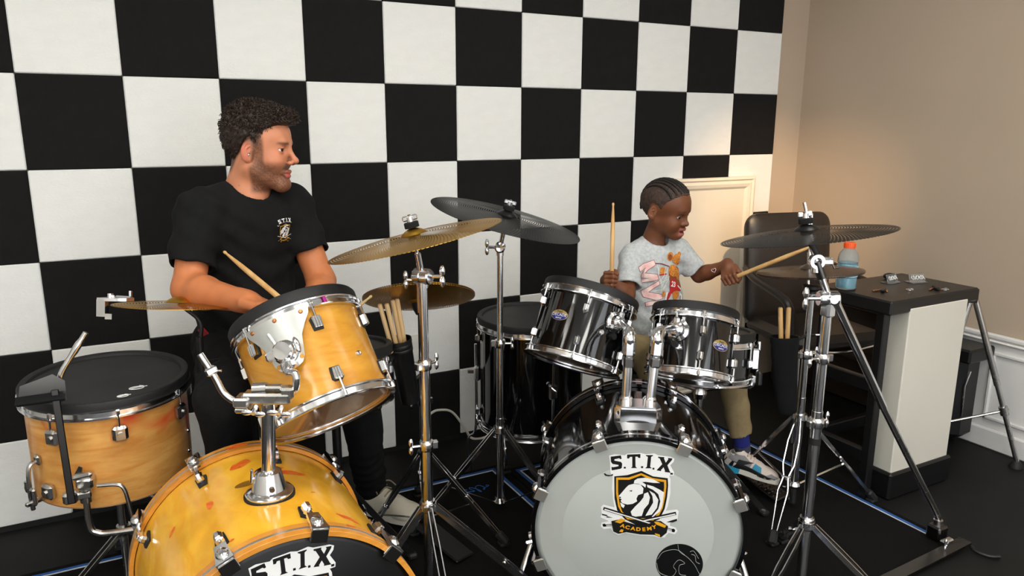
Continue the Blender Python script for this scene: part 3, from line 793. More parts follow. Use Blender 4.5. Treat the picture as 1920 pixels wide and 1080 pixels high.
# toms
LUG6 = lambda p: [p + 60 * i for i in range(6)]
btl, M_TL, sh_tl = drum('rack_tom', 'larger glossy black rack tom on the left with black mute rim', 'drum', (1.613, -0.88, 0.797), (.431, .203, .879), 0.1524, 0.207, 'gloss_black', lugs=LUG6(237), mute=0.03, group=GB)
badge(btl, M_TL, 0.1524, 207, -0.079)
btr, M_TR, sh_tr = drum('rack_tom', 'smaller glossy black rack tom on the right with black mute rim', 'drum', (1.845, -1.144, 0.767), (.319, .282, .905), 0.127, 0.177, 'gloss_black', lugs=LUG6(242), mute=0.03, group=GB)
badge(btr, M_TR, 0.127, 273, -0.073)
for tt, M, ph, R in ((btl, M_TL, 262, 0.1524), (btr, M_TR, 214, 0.127)):     # air vents / small round bolts
    MB().lathe([(0, 0.012), (0.006, 0.012), (0.009, 0.009), (0.0095, 0)], 16, M @ RZ(math.radians(ph)) @ TR(R, 0, -0.098) @ RY(PI / 2)).build('vent_bolt', 'chrome', tt)
bft, M_BF, _ = drum('floor_tom', 'tall glossy black floor tom behind the ride cymbal stand', 'drum', (1.635, -0.46, 0.625), (0, 0, 1), 0.203, 0.40, 'gloss_black', lugs=[30 + 45 * i for i in range(8)], mute=0.024, group=GB, base=(1.635, -0.46, 0))
for ph in (150, 262, 30):
    a = M_BF @ RZ(math.radians(ph)) @ TR(0.203, 0, -0.20)
    bk = MB(); bk.box((0.012, 0, 0), (0.026, 0.034, 0.06), a, b=0.007); bk.box((0.036, 0, 0.006), (0.03, 0.006, 0.016), a, b=0.002); bk.build('leg_bracket', 'chrome', bft)
    p = pt(a, (0.018, 0, 0.12)); p2 = pt(a, (0.018, 0, -0.22)); p3 = pt(a, (0.05, 0, -0.28)); p4 = pt(a, (0.05, 0, 0)); p4[2] = 0.02
    p3[2] = max(p3[2], 0.08)
    lg = MB().tube(bez([p, p2, p3, p4], 5), 0.0055, 10).build('leg', 'chrome', bft)
    MB().cyl(p4 + V(0, 0, 0.02), V(p4[0], p4[1], 0.0075), 0.013, 0.015, 12).build('rubber_foot', 'rubber', lg)

bsn, M_BS, _ = drum('snare_drum', 'glossy black snare drum partly hidden behind the smaller black tom', 'drum', (2.0, -1.02, 0.655), (.10, .10, .99), 0.165, 0.125, 'gloss_black', lugs=[20 + 45 * i for i in range(8)], lugdz=0.05, lower_lugs=False, mute=0.03, group=GB)
a = M_BS @ RZ(math.radians(-32)) @ TR(0.165, 0, -0.05)
st = MB(); st.box((0.018, 0, 0), (0.03, 0.026, 0.075), a, b=0.006); st.cyl(pt(a, (0.03, 0, 0.03)), pt(a, (0.03, 0, 0.062)), 0.006, n=12); st.cyl(pt(a, (0.032, 0.012, -0.05)), pt(a, (0.032, 0.012, 0.02)), 0.0045, n=10)
st.build('strainer', 'chrome', bsn)
MB().box((0.036, 0, -0.068), (0.02, 0.032, 0.05), a, b=0.006).build('strainer_lever', 'plastic_black', bsn)

mt, M_MT, sh_mt = drum('rack_tom', 'honey maple rack tom with chrome suspension plate and black mute rim', 'drum', (0.619, -1.067, 0.878), (-.164, .581, .797), 0.1524, 0.228, 'maple_tom', style='wedge', lugs=LUG6(271), mute=0.034, group=GM)
MB().lathe([(0, 0.005), (0.003, 0.005), (0.004, 0.006), (0.0065, 0.005), (0.0075, 0)], 16, M_MT @ RZ(math.radians(299)) @ TR(0.1524, 0, -0.132) @ RY(PI / 2)).build('vent_bolt', 'chrome', mt)
MB().box((0.1524 + 0.0118, 0, 0.012), (0.003, 0.0075, 0.017), M_MT @ RZ(math.radians(284))).build('paint_mark', 'mark_purple', mt)
# curved suspension plate hanging from the top hoop
pl = MB(); rows = [(0.006, 56), (-0.010, 53), (-0.032, 42), (-0.056, 32), (-0.082, 28), (-0.104, 25), (-0.118, 19), (-0.124, 10)]
vs = []; fs = []; n = 13; R_ = 0.1524 + 0.017
for z, wd in rows:
    for i in range(n):
        q = math.radians(240 + wd * (i / (n - 1) - 0.5)); vs.append((R_ * math.cos(q), R_ * math.sin(q), z))
for rr in (R_ - 0.0025,):
    for z, wd in rows:
        for i in range(n):
            q = math.radians(240 + wd * (i / (n - 1) - 0.5)); vs.append((rr * math.cos(q), rr * math.sin(q), z))
nr = len(rows); off = nr * n
for j in range(nr - 1):
    for i in range(n - 1):
        fs.append((j * n + i, j * n + i + 1, j * n + n + i + 1, j * n + n + i)); fs.append((off + j * n + i, off + j * n + n + i, off + j * n + n + i + 1, off + j * n + i + 1))
    fs.append((j * n, j * n + n, off + j * n + n, off + j * n)); fs.append((j * n + n - 1, off + j * n + n - 1, off + j * n + 2 * n - 1, j * n + 2 * n - 1))
for i in range(n - 1):
    fs.append((i, off + i, off + i + 1, i + 1)); k = (nr - 1) * n; fs.append((k + i, k + i + 1, off + k + i + 1, off + k + i))
plate = pl.add(vs, fs, M_MT).build('suspension_plate', 'plate_metal', mt)
for ph, z in ((219, -0.004), (240, -0.002), (261, -0.004)):
    MB().lathe([(0, 0.004), (0.004, 0.003), (0.0055, 0)], 12, M_MT @ RZ(math.radians(ph)) @ TR(R_, 0, z) @ RY(PI / 2)).build('rivet', 'copper', plate)
for ph, z in ((230.5, -0.108), (250, -0.106)):
    MB().lathe([(0, 0.0008), (0.0052, 0.0008), (0.0052, 0)], 14, M_MT @ RZ(math.radians(ph)) @ TR(R_, 0, z) @ RY(PI / 2)).build('plate_hole', 'maple_tom', plate)

mft, M_MF, sh_mf = drum('floor_tom', 'worn maple drum with black mute head at the left edge', 'drum', (0.171, -0.618, 0.656), (0.004, -0.040, 0.999), 0.203, 0.262, 'maple_worn', hoop_m='chrome', style='square', lugs=[276, 325, 14, 62, 110, 158, 232], lugdz=0.045, lower_lugs=False, mute=0.026, group=GM, hoop_b=False)
# small printed marks on its head
for (ph, r, sz) in ((302, 0.135, 0.03), (283, 0.165, 0.022)):
    q = math.radians(ph); Z = M_MF @ TR(r * math.cos(q), r * math.sin(q), 0.0378)
    mk = MB(); mk.tube([(sz * 0.6 * math.cos(a), sz * 0.32 * math.sin(a), 0) for a in np.linspace(0, 2 * PI, 20, endpoint=False)], 0.0014, 5, Z, closed=True)
    mk.tube([(-sz * 0.5, -sz * 0.12, 0), (0, sz * 0.12, 0), (sz * 0.9, sz * 0.18, 0)], 0.0012, 5, Z); mk.tube([(0, 0.1 * sz, 0), (sz * 0.3, sz * 0.5, 0), (sz * 0.6, sz * 0.3, 0)], 0.0012, 5, Z)
    mk.build('head_mark', 'print_white', mft)
# strainer, low lugs and air vents on its left side
a = M_MF @ RZ(math.radians(213)) @ TR(0.203, 0, -0.185)
q = MB(); q.tube(bez([pt(a, (0.004, 0, 0.06)), pt(a, (0.03, 0, 0.05)), pt(a, (0.036, 0, -0.02)), pt(a, (0.034, 0, -0.07))], 5), 0.006, 8); q.box((0.006, 0, 0.062), (0.014, 0.022, 0.028), a, b=0.005); q.box((0.026, 0, -0.05), (0.05, 0.012, 0.012), a, b=0.003); q.box((0.034, 0.006, -0.03), (0.012, 0.03, 0.05), a, b=0.005)
q.build('strainer', 'chrome_worn', mft)
for ph, z in ((222, -0.205),): place('lug', LUG['square'], M_MF @ RZ(math.radians(ph)) @ TR(0.203, 0, z), mft)
for ph, z in ((340, -0.13), (338, -0.19)):
    MB().sphere((0.205, 0, z), 0.006, 10, M_MF @ RZ(math.radians(ph))).build('vent_bolt', 'chrome', mft)
# leg bracket with bent chrome rods on its front
a = M_MF @ RZ(math.radians(252)) @ TR(0.203, 0, -0.165)
q = MB(); q.box((0.016, 0, 0), (0.034, 0.042, 0.03), a, b=0.006); q.box((0.022, 0.0, 0.02), (0.02, 0.05, 0.016), a @ RX(0.2), b=0.006); q.prism([(-0.018, 0), (0.002, 0.034), (0.01, 0.03), (0.004, 0)], 0.016, 0.022, a @ frame((0, -0.012, 0.014), (1, 0, 0), (0, 1, 0))); q.cyl(pt(a, (0.026, 0, -0.015)), pt(a, (0.026, 0, -0.05)), 0.015, n=16)
q.build('leg_bracket', 'chrome_worn', mft)
a0 = pt(a, (0.026, 0, -0.02)); rt = M_MF[:3, :3] @ V(-math.sin(math.radians(252)), math.cos(math.radians(252)), 0); dn = V(0, 0, -1); ot = nrm(pt(a, (1, 0, 0)) - pt(a, (0, 0, 0)))
MB().tube(bez([a0, a0 + dn * 0.10, a0 + dn * 0.122 + rt * 0.018, a0 + dn * 0.125 + rt * 0.05, a0 + dn * 0.118 + rt * 0.13, a0 + dn * 0.108 + rt * 0.17, a0 + dn * 0.115 + rt * 0.19], 5), 0.0085, 10).build('bent_leg', 'chrome_worn', mft)
MB().tube(bez([a0 + rt * 0.03 + dn * -0.012, a0 + rt * 0.075 - dn * 0.012, a0 + rt * 0.092, a0 + rt * 0.10 + dn * 0.04, a0 + rt * 0.108 + dn * 0.11], 5), 0.0055, 10).build('bent_leg', 'chrome_worn', mft)

msn, M_MS, _ = drum('snare_drum', 'small black snare drum half hidden behind the maple rack tom', 'drum', (0.775, -0.770, 0.700), (0.05, 0.10, 0.99), 0.165, 0.12, 'gloss_black', lugs=[0 + 45 * i for i in range(8)], lugdz=0.045, lower_lugs=False, mute=0.03, group=GM)
# ------------------------------------------------------------------ tom mounts
# maple kit: flared base on the bass drum, post, ratchet block, arm to the tom, spare L rod
tm = thing('tom_mount', 'chrome tom post with ratchet block on the maple bass drum', 'drum mount', (0.486, -1.292, 0.578), GM)
mb0 = M_MB @ RZ(math.radians(-1.6)) @ TR(0.279, 0, -0.224)
B0 = frame(pt(mb0, (0.0, 0, 0)), (0, 0.02, 1))
bs = MB(); bs.lathe([(0, 0.002), (0.053, -0.004), (0.053, 0.006), (0.049, 0.010), (0.038, 0.013), (0.031, 0.046), (0.029, 0.054), (0.022, 0.058), (0, 0.058)], 40, B0)
bs.build('base', 'chrome', tm)
MB().lathe([(0.0, -0.006), (0.056, -0.008), (0.056, 0.001), (0, 0.001)], 40, B0).build('gasket', 'rubber', tm)
MB().cyl(pt(B0, (0, -0.03, 0.026)), pt(B0, (0, -0.04, 0.024)), 0.006, n=14).build('bolt', 'steel_dark', tm)
wg = MB(); wg.box((0, 0, 0), (0.006, 0.012, 0.034), frame(pt(B0, (-0.036, 0.0, 0.05)), (0.1, 0, 1)), b=0.003); wg.cyl(pt(B0, (-0.025, 0, 0.044)), pt(B0, (-0.037, 0, 0.044)), 0.004, n=8); wg.build('wing_screw', 'chrome', tm)
ptop = V(0.493, -1.300, 0.797)
MB().cyl(pt(B0, (0, 0, 0.03)), ptop, 0.0155, n=24).build('post', 'chrome', tm)
R2 = nrm((0.8825, -0.4703, 0)); F2 = V(R2[1], -R2[0], 0) * 1.0   # right / toward the room
blk = MB(); Bk = frame(ptop, (0, 0, 1), R2)
blk.box((0, 0, 0.012), (0.105, 0.036, 0.026), Bk, b=0.005); blk.box((-0.052, -0.004, 0.006), (0.034, 0.046, 0.022), Bk, b=0.004); blk.box((-0.052, -0.004, -0.012), (0.03, 0.04, 0.012), Bk, b=0.003)
blk.box((0.045, 0, 0.024), (0.03, 0.03, 0.026), Bk, b=0.005); blk.cyl((-0.03, 0, 0.03), (0.0, 0, 0.032), 0.014, n=16, M=Bk); blk.box((0.01, -0.0, 0.034), (0.05, 0.024, 0.012), Bk, b=0.004)
blk.build('ratchet_block', 'chrome_worn', tm)
for dx in (-0.02, 0.035):
    q = MB(); q.cyl(pt(Bk, (dx, -0.02, -0.002)), pt(Bk, (dx, -0.042, -0.01)), 0.005, n=10); q.sphere((dx - 0.014, -0.04, -0.008), 0.012, 10, Bk, (1, 0.35, 0.55)); q.sphere((dx + 0.014, -0.04, -0.012), 0.012, 10, Bk, (1, 0.35, 0.55)); q.build('wing_nut', 'chrome', tm)
mp = pt(M_MT @ RZ(math.radians(240)), (0.1524 + 0.02, 0, -0.084)); mo = M_MT[:3, :3] @ V(math.cos(math.radians(240)), math.sin(math.radians(240)), 0); ma = M_MT[:3, 2]
jb = MB(); Jf = frame(mp, mo, ma)
jb.lathe([(0, 0), (0.028, 0), (0.028, 0.008), (0.024, 0.012), (0.024, 0.022), (0.02, 0.026), (0, 0.027)], 28, Jf); jb.box((0, 0.026, 0.016), (0.022, 0.03, 0.02), Jf, b=0.005)
jb.box((-0.034, 0.0, 0.014), (0.024, 0.034, 0.024), Jf, b=0.006); jb.sphere((0.0, -0.034, 0.018), 0.013, 12, Jf, (1.6, 0.6, 0.6)); jb.cyl(pt(Jf, (0.02, 0.012, 0.012)), pt(Jf, (0.052, 0.02, 0.012)), 0.004, n=8)
jb.build('ball_joint', 'chrome', tm)
e0 = pt(Jf, (-0.03, 0, 0.018)); e1 = pt(Bk, (0.052, 0.0, 0.03))
MB().tube(bez([e0, e0 * 0.65 + e1 * 0.35 + mo * 0.01, e1 + V(0, 0, 0.035) + R2 * 0.012, e1 + R2 * 0.008, e1 - R2 * 0.02], 6), 0.0085, 12).build('arm', 'chrome', tm)
sr = MB(); l0 = pt(Bk, (-0.055, 0, 0.0)); sr.tube(bez([l0 + R2 * 0.02, l0 - R2 * 0.012, l0 - R2 * 0.04 + V(0, 0, 0.02), l0 - R2 * 0.058 + V(0, 0, 0.06), l0 - R2 * 0.085 + V(0, 0, 0.11)], 6), 0.0075, 12)
sr.build('spare_arm', 'chrome', tm)
q = MB(); pc = l0 - R2 * 0.064 + V(0, 0, 0.072); q.box((0, 0, 0), (0.026, 0.02, 0.018), frame(pc, (-0.4, 0.2, 1)), b=0.004); q.cyl(pc, pc + R2 * 0.022, 0.003, n=8); q.build('memory_lock', 'chrome', tm)

# black kit: bracket on the bass drum, two posts, two arms
tb = thing('tom_mount', 'chrome double tom mount standing on the black bass drum', 'drum mount', (1.50, -1.30, 0.575), GB)
lat = np.cross(V(0, 0, 1), -ax_bb); lat = nrm(lat)          # viewer's right along the drum
if lat @ R2 < 0: lat = -lat
bc0 = V(1.487, -1.328, 0.592); Bb = frame(bc0, (0, 0, 1), lat)
bk = MB(); pr_ = [(-0.066, -0.028), (-0.058, 0.012), (-0.05, 0.036), (0.05, 0.036), (0.058, 0.012), (0.066, -0.028), (0.05, -0.040), (-0.05, -0.040)]
bk.prism([(x, y) for x, y in pr_], -0.018, 0.03, Bb); bk.prism([(x * 0.94, y * 0.9) for x, y in pr_], 0.03, 0.036, Bb)
bk.prism([(x * 1.06, y * 1.06) for x, y in pr_], -0.03, -0.016, Bb)
bk.build('bracket', 'chrome', tb)
MB().sphere((0, -0.040, -0.010), 0.03, 16, Bb, (1.2, 0.1, 0.3)).build('recess', 'satin_black', tb)
for x in (-0.052, 0.052):
    MB().lathe([(0, 0.004), (0.006, 0.003), (0.007, 0)], 14, Bb @ TR(x, -0.0345, 0.018) @ RX(PI / 2)).build('bolt', 'steel_dark', tb)
posts = []
for i, (x, M, ph, R, h) in enumerate(((-0.033, M_TL, 277, 0.1524, -0.052), (0.033, M_TR, 210, 0.127, -0.045))):
    p0 = pt(Bb, (x, 0.01, 0.0)); p1 = p0 + V(0.012 + 0.014 * i, 0.012, 0.20)
    MB().cyl(p0, p1, 0.0135, n=20).build('post', 'chrome', tb)
    MB().lathe([(0.0, 0), (0.019, 0), (0.019, 0.012), (0.016, 0.016), (0, 0.016)], 20, frame(p0 + V(0, 0, 0.034), (0, 0, 1))).build('collar', 'chrome', tb)
    m0 = pt(M @ RZ(math.radians(ph)), (R, 0, h)); mo_ = nrm(pt(M @ RZ(math.radians(ph)), (R + 1, 0, h)) - m0)
    up = V(0, 0, 1); dirp = nrm(m0 + mo_ * 0.045 - p1)
    hs = MB(); Hh = frame(p1, nrm(p1 - p0), R2)
    hs.box((0, 0, -0.012), (0.034, 0.04, 0.05), Hh, b=0.008)
    pe = p1 + V(0, 0, 0.028) + dirp * 0.02
    hs.tube(bez([p1 - V(0, 0, 0.005), p1 + V(0, 0, 0.022), pe + dirp * 0.012], 6), [0.019] * 6 + [0.018] * 6 + [0.015], 16)
    hs.build('arm_housing', 'chrome', tb)
    MB().box((0, 0, -0.052), (0.03, 0.036, 0.03), Hh, b=0.005).build('clamp', 'steel_dark', tb)
    MB().tube([pe, pe + dirp * 0.03, m0 + mo_ * 0.035, m0 + mo_ * 0.004], [0.012, 0.0115, 0.0115, 0.0115], 14).build('arm', 'chrome', tb)
    mr = MB(); Mr = frame(m0, mo_, M[:3, 2])
    mr.lathe([(0, 0.0), (0.036, 0.0), (0.035, 0.006), (0.026, 0.012), (0.024, 0.026), (0.018, 0.032), (0, 0.032)], 26, Mr); mr.box((0.012, 0.0, 0.02), (0.05, 0.022, 0.024), Mr, b=0.006); mr.box((-0.02, 0.012, 0.014), (0.022, 0.03, 0.022), Mr, b=0.006)
    mr.cyl(pt(Mr, (0.03, 0, 0.02)), pt(Mr, (0.056, 0.004, 0.024)), 0.004, n=8); mr.sphere((0.058, 0.004, 0.024), 0.009, 10, Mr, (0.5, 1.3, 0.5))
    mr.build('tom_bracket', 'chrome', tb)
    kn = MB(); kn.cyl(pt(Mr, (-0.046, 0, 0.0)), pt(Mr, (-0.046, 0, 0.018)), 0.010, n=12); kn.build('knob', 'rubber', tb)

# ------------------------------------------------------------------ cymbals
def cymbal(name, label, c, axis, D, m, group, bell=0.035, bow=0.045, cat='cymbal', thick=0.0012, pair=False):
    M = frame(c, axis) @ TR(0, 0, bow * 0.35); R = D / 2        # c is the centre of the rim
    rr = [0.005] + list(np.linspace(0.012, bell, 5)) + list(np.linspace(bell + 0.008, R, 16))
    def h(r):
        return 0.016 * math.cos(min(r / bell, 1) * PI / 2) ** 0.8 - bow * 0.35 * (r / R) ** 2.2
    if pair: h_ = h
    prof = [(r, h(r)) for r in rr] + [(r, h(r) - thick) for r in rr[::-1]]
    mb = MB(); mb.lathe(prof, 96, None, closed=True)
    pol = np.array(mb.v)
    if pair:
        base = len(mb.v)
        prof2 = [(r, -bow * 0.75 - h(r) - 0.004) for r in rr] + [(r, -bow * 0.75 - h(r) - 0.004 - thick) for r in rr[::-1]]
        mb.lathe(prof2, 96, None, closed=True); pol = np.array(mb.v)
    pol2 = pol.copy(); pol2[:, 2] = 0
    A = pol @ M[:3, :3].T + M[:3, 3]; cc = A.mean(0)
    mb.v = (A - cc).tolist()
    me = mb.mesh(name, m, 40)
    at = me.attributes.new('polar', 'FLOAT_VECTOR', 'POINT'); at.data.foreach_set('vector', pol2.astype(np.float32).ravel())
    o = place(name, me, TR(*cc)); tag(o, label, cat, group)
    return o, M
cy_b, MC_B = cymbal('crash_cymbal', 'gold perforated crash cymbal tilted on the front stand', (0.914, -1.115, 1.102), (-.194, .123, .973), 0.457, 'cymbal_brass', GM)
cy_h, MC_H = cymbal('hi_hat_cymbals', 'pair of gold perforated hi-hat cymbals under the crash cymbal', (1.065, -0.735, 0.858), (.143, .426, .893), 0.356, 'cymbal_brass', GM, pair=True, bow=0.03)
cy_r, MC_R = cymbal('ride_cymbal', 'large black perforated ride cymbal tilted before the checkered wall', (1.376, -0.735, 1.086), (.2, -.159, .967), 0.508, 'cymbal_black', GB)
cy_c, MC_C = cymbal('crash_cymbal', 'black perforated crash cymbal above the boy\'s raised stick', (1.90, -1.507, 1.100), (-.075, .135, .988), 0.457, 'cymbal_black', GB)
cy_k, MC_K = cymbal('hi_hat_cymbals', 'pair of bronze perforated hi-hat cymbals beside the drink bottle', (2.364, -1.14, 0.895), (-.016, .105, .994), 0.356, 'cymbal_bronze', GB, pair=True, bow=0.03)
cy_e, MC_E = cymbal('splash_cymbal', 'gold perforated cymbal seen edge-on below the man\'s forearm', (0.367, -0.735, 0.908), (.11, .140, 1.0), 0.33, 'cymbal_brass', GM, bow=0.02)
ec = MB(); Ec = frame(pt(MC_E, (-0.150, -0.05, 0.0)), MC_E[:3, 2], (0.88, -0.47, 0))
ec.prism([(-0.035, -0.03), (0.0, -0.036), (0.035, -0.02), (0.045, 0.0), (0.03, 0.024), (-0.02, 0.026)], 0.008, 0.016, Ec); ec.prism([(-0.036, -0.03), (-0.012, -0.034), (-0.012, -0.027), (-0.036, -0.023)], -0.032, 0.012, Ec); ec.prism([(-0.012, -0.034), (0.006, -0.035), (0.0, -0.027), (-0.012, -0.027)], -0.038, -0.024, Ec)
ec.cyl((0.035, 0, 0.012), (0.035, 0, 0.034), 0.004, n=10, M=Ec); ec.cyl((-0.012, -0.008, 0.016), (-0.012, -0.008, 0.026), 0.007, n=10, M=Ec); ec.tube([(-0.02, 0, 0.018), (0.01, -0.02, 0.02), (0.04, -0.01, 0.018)], 0.003, 6, Ec); ec.box((-0.036, 0, -0.008), (0.006, 0.05, 0.042), Ec, b=0.002)
ce = ec.build('cymbal_clamp', 'chrome'); tag(ce, 'small chrome clamp gripping the left rim of the edge-on cymbal', 'clamp', GM)
es = thing('cymbal_stand', 'thin black stand holding the edge-on cymbal before the man', 'cymbal stand', (0.40, -0.765, 0.007), GM)
pc = pt(MC_E, (0, 0, 0)); MB().tube(bez([pc + V(0, 0, -0.004), pc + V(0.015, -0.01, -0.018), V(0.415, -0.765, 0.86), V(0.41, -0.765, 0.8)], 5), 0.006, 8).build('arm', 'satin_black', es)
MB().cyl((0.41, -0.765, 0.82), (0.40, -0.765, 0.03), 0.009, n=12).build('pole', 'satin_black', es)
MB().lathe([(0, 0.0), (0.10, 0.0), (0.10, 0.006), (0.02, 0.02), (0, 0.02)], 32, TR(0.40, -0.765, 0.0075)).build('base', 'satin_black', es)

# ------------------------------------------------------------------ stands
def polar(base, ang, r, z): return V(base[0] + r * math.cos(math.radians(ang)), base[1] + r * math.sin(math.radians(ang)), z)
def wing(mb, p, d, s=1.0):
    d = nrm(d); F = frame(p, d, (0, 0, 1)); mb.cyl((0, 0, 0), (0, 0, 0.022 * s), 0.0045 * s, n=8, M=F); mb.sphere((0.012 * s, 0, 0.026 * s), 0.011 * s, 8, F, (1.2, 0.45, 0.6)); mb.sphere((-0.012 * s, 0, 0.026 * s), 0.011 * s, 8, F, (1.2, 0.45, 0.6))
def stand(name, label, base, tubes, legz, hubz, feet, collars, m='chrome', lm='chrome', group=None, wid=0.012, gap=0.016, wavy=0.0):
    t = thing(name, label, 'cymbal stand', (base[0], base[1], 0.007), group)
    for z0, z1, r in tubes: MB().cyl((base[0], base[1], z0), (base[0], base[1], z1), r, n=20).build('tube', m, t)
    for z, r, ang in collars:
        mb = MB(); mb.lathe([(0.008, -0.014), (r, -0.014), (r + 0.002, -0.010), (r + 0.002, 0.010), (r, 0.014), (0.008, 0.014)], 24, TR(base[0], base[1], z), closed=True)
        d = V(math.cos(math.radians(ang)), math.sin(math.radians(ang)), 0); mb.box((r + 0.006, 0, 0), (0.018, 0.018, 0.022), TR(base[0], base[1], z) @ RZ(math.radians(ang + 180)), b=0.003)
        wing(mb, V(base[0], base[1], z) + d * r, d); mb.build('collar', m, t)
    hb = MB(); hb.lathe([(0, -0.012), (0.022, -0.012), (0.026, -0.006), (0.024, 0.012), (0, 0.014)], 20, TR(base[0], base[1], legz)); hb.build('leg_collar', m, t)
    if hubz is not None:
        hb = MB(); hb.lathe([(0, -0.01), (0.02, -0.01), (0.024, 0), (0.02, 0.012), (0, 0.012)], 20, TR(base[0], base[1], hubz)); hb.build('brace_collar', m, t)
    for ang, r in feet:
        sd = V(-math.sin(math.radians(ang)), math.cos(math.radians(ang)), 0)
        a = polar(base, ang, 0.022, legz); b = polar(base, ang, r, 0.03)
        mid = a * 0.5 + b * 0.5
        mb = MB()
        for sg in (-1, 1):
            path = [a + sd * sg * gap * 0.35, a * 0.8 + b * 0.2 + sd * sg * gap * (0.5 + wavy), a * 0.6 + b * 0.4 + sd * sg * gap * (0.5 + wavy), mid + sd * sg * gap * 0.35, a * 0.38 + b * 0.62 + sd * sg * gap * (0.5 + wavy * 0.7), b + sd * sg * gap * 0.3]
            mb.strip(path, wid, 0.003, np.cross(nrm(b - a), sd))
        mb.cyl(mid - sd * gap * 0.7, mid + sd * gap * 0.7, 0.006, n=8)
        lg = mb.build('leg', lm, t)
        ft = MB(); dd = nrm(b - a); e = b + dd * 0.004; F = frame(e, dd, sd)
        ft.box((0, 0, -0.008), (0.030, 0.026, 0.05), F, b=0.007); ft.box((b[0], b[1], 0.0145), (0.034, 0.034, 0.013), b=0.004); ft.build('rubber_foot', 'rubber', lg)
        if hubz is not None:
            h0 = polar(base, ang, 0.02, hubz)
            MB().strip([h0, a * 0.42 + b * 0.58], 0.010, 0.003, sd).build('brace', lm, t)
    return t
def tilter(t, p, d, M, c, up=0.05, group=None, m='chrome', wing_up=True):
    """rod through the cymbal's centre, felts, wing nut on top; p = joint, c = cymbal centre"""
    ax = M[:3, 2]
    mb = MB(); mb.cyl(p, c + ax * up, 0.0045, n=10); mb.cyl(p, p * 0.5 + c * 0.5, 0.008, n=12); mb.build('cymbal_rod', m, t)
    MB().lathe([(0, -0.014), (0.014, -0.014), (0.016, -0.012), (0.016, -0.001), (0, -0.001)], 20, frame(c, ax)).build('felt', 'felt', t)
    MB().lathe([(0, 0.0165), (0.018, 0.0165), (0.019, 0.018), (0.019, 0.030), (0.017, 0.032), (0, 0.032)], 20, frame(c, ax)).build('felt', 'felt', t)
    q = MB(); F = frame(c + ax * 0.032, ax, R2); q.cyl((0, 0, 0), (0, 0, 0.012), 0.009, n=12, M=F); q.box((0.012, 0, 0.010), (0.016, 0.006, 0.014), F, b=0.003); q.box((-0.012, 0, 0.010), (0.016, 0.006, 0.014), F, b=0.003); q.build('wing_nut', m, t)

# brass crash stand, front centre
s1 = stand('cymbal_stand', 'chrome crash cymbal stand in the foreground between the two kits', (0.940, -1.095), [(0.05, 0.53, 0.0155), (0.50, 0.755, 0.0135), (0.74, 1.0, 0.0115)], 0.335, None, [(-172, 0.30), (-100, 0.40), (-38, 0.42)], [(0.52, 0.018, 170), (0.755, 0.017, 20), (0.34, 0.02, 60)], group=GM, wid=0.02)
j = V(0.940, -1.095, 1.0); q = MB(); Fj = frame(j, (0.6, -0.8, 0)); q.lathe([(0, -0.026), (0.018, -0.026), (0.021, -0.022), (0.021, -0.004), (0.019, -0.002), (0.021, 0.0), (0.021, 0.02), (0.018, 0.024), (0, 0.024)], 24, Fj); q.cyl(j - V(0, 0, 0.03), j, 0.014, n=14); wing(q, j + R2 * 0.02, R2, 1.2); wing(q, j - R2 * 0.02 - V(0, 0, 0.01), -R2, 1.0); q.build('ratchet', 'chrome', s1)
tilter(s1, j + V(-0.004, 0, 0.01), None, MC_B, pt(MC_B, (0, 0, 0)))
MB().cyl((0.93, -1.09, 1.03), (0.932, -1.085, 0.90), 0.0055, n=10).build('side_rod', 'chrome', s1)

# maple hi-hat stand
s2 = stand('hi_hat_stand', 'dark hi-hat stand behind the foreground crash stand', (1.085, -0.70), [(0.03, 0.50, 0.014), (0.46, 0.80, 0.012)], 0.30, 0.07, [(-165, 0.30), (-45, 0.28), (75, 0.26)], [(0.49, 0.017, 180)], m='steel_dark', lm='chrome', group=GM)
c = pt(MC_H, (0, 0, 0)); ah = MC_H[:3, 2]
q = MB(); q.tube([(1.085, -0.70, 0.78), c - ah * 0.04, c + ah * 0.10], 0.0045, 8); q.build('pull_rod', 'chrome', s2)
MB().lathe([(0, -0.07), (0.012, -0.07), (0.022, -0.05), (0.026, -0.036), (0, -0.036)], 20, frame(c, ah)).build('seat_cup', 'plastic_black', s2)
MB().cyl(c + ah * 0.014, c + ah * 0.055, 0.010, n=12).build('clutch', 'chrome', s2)
pd = MB(); pd.box((0, 0, 0), (0.075, 0.22, 0.010), TR(1.10, -0.82, 0.035) @ RZ(0.3) @ RX(0.16), b=0.004); pd.build('pedal', 'satin_black', s2)

# ride stand
s3 = stand('cymbal_stand', 'chrome ride cymbal stand before the black floor tom', (1.380, -0.685), [(0.03, 0.37, 0.0145), (0.33, 0.66, 0.0125), (0.62, 0.985, 0.0105)], 0.325, 0.045, [(-178, 0.34), (-62, 0.32), (58, 0.30)], [(0.645, 0.017, -28)], group=GB, wid=0.014)
j = V(1.380, -0.685, 0.985); q = MB(); Fj = frame(j, (-0.5, -0.85, 0)); q.lathe([(0, -0.02), (0.016, -0.02), (0.018, -0.016), (0.018, 0.016), (0.012, 0.02), (0, 0.018)], 22, Fj); q.cyl(j - V(0, 0, 0.028), j, 0.013, n=14); wing(q, j - R2 * 0.016, -R2, 1.1); q.build('ratchet', 'chrome', s3)
tilter(s3, j, None, MC_R, pt(MC_R, (0, 0, 0)))

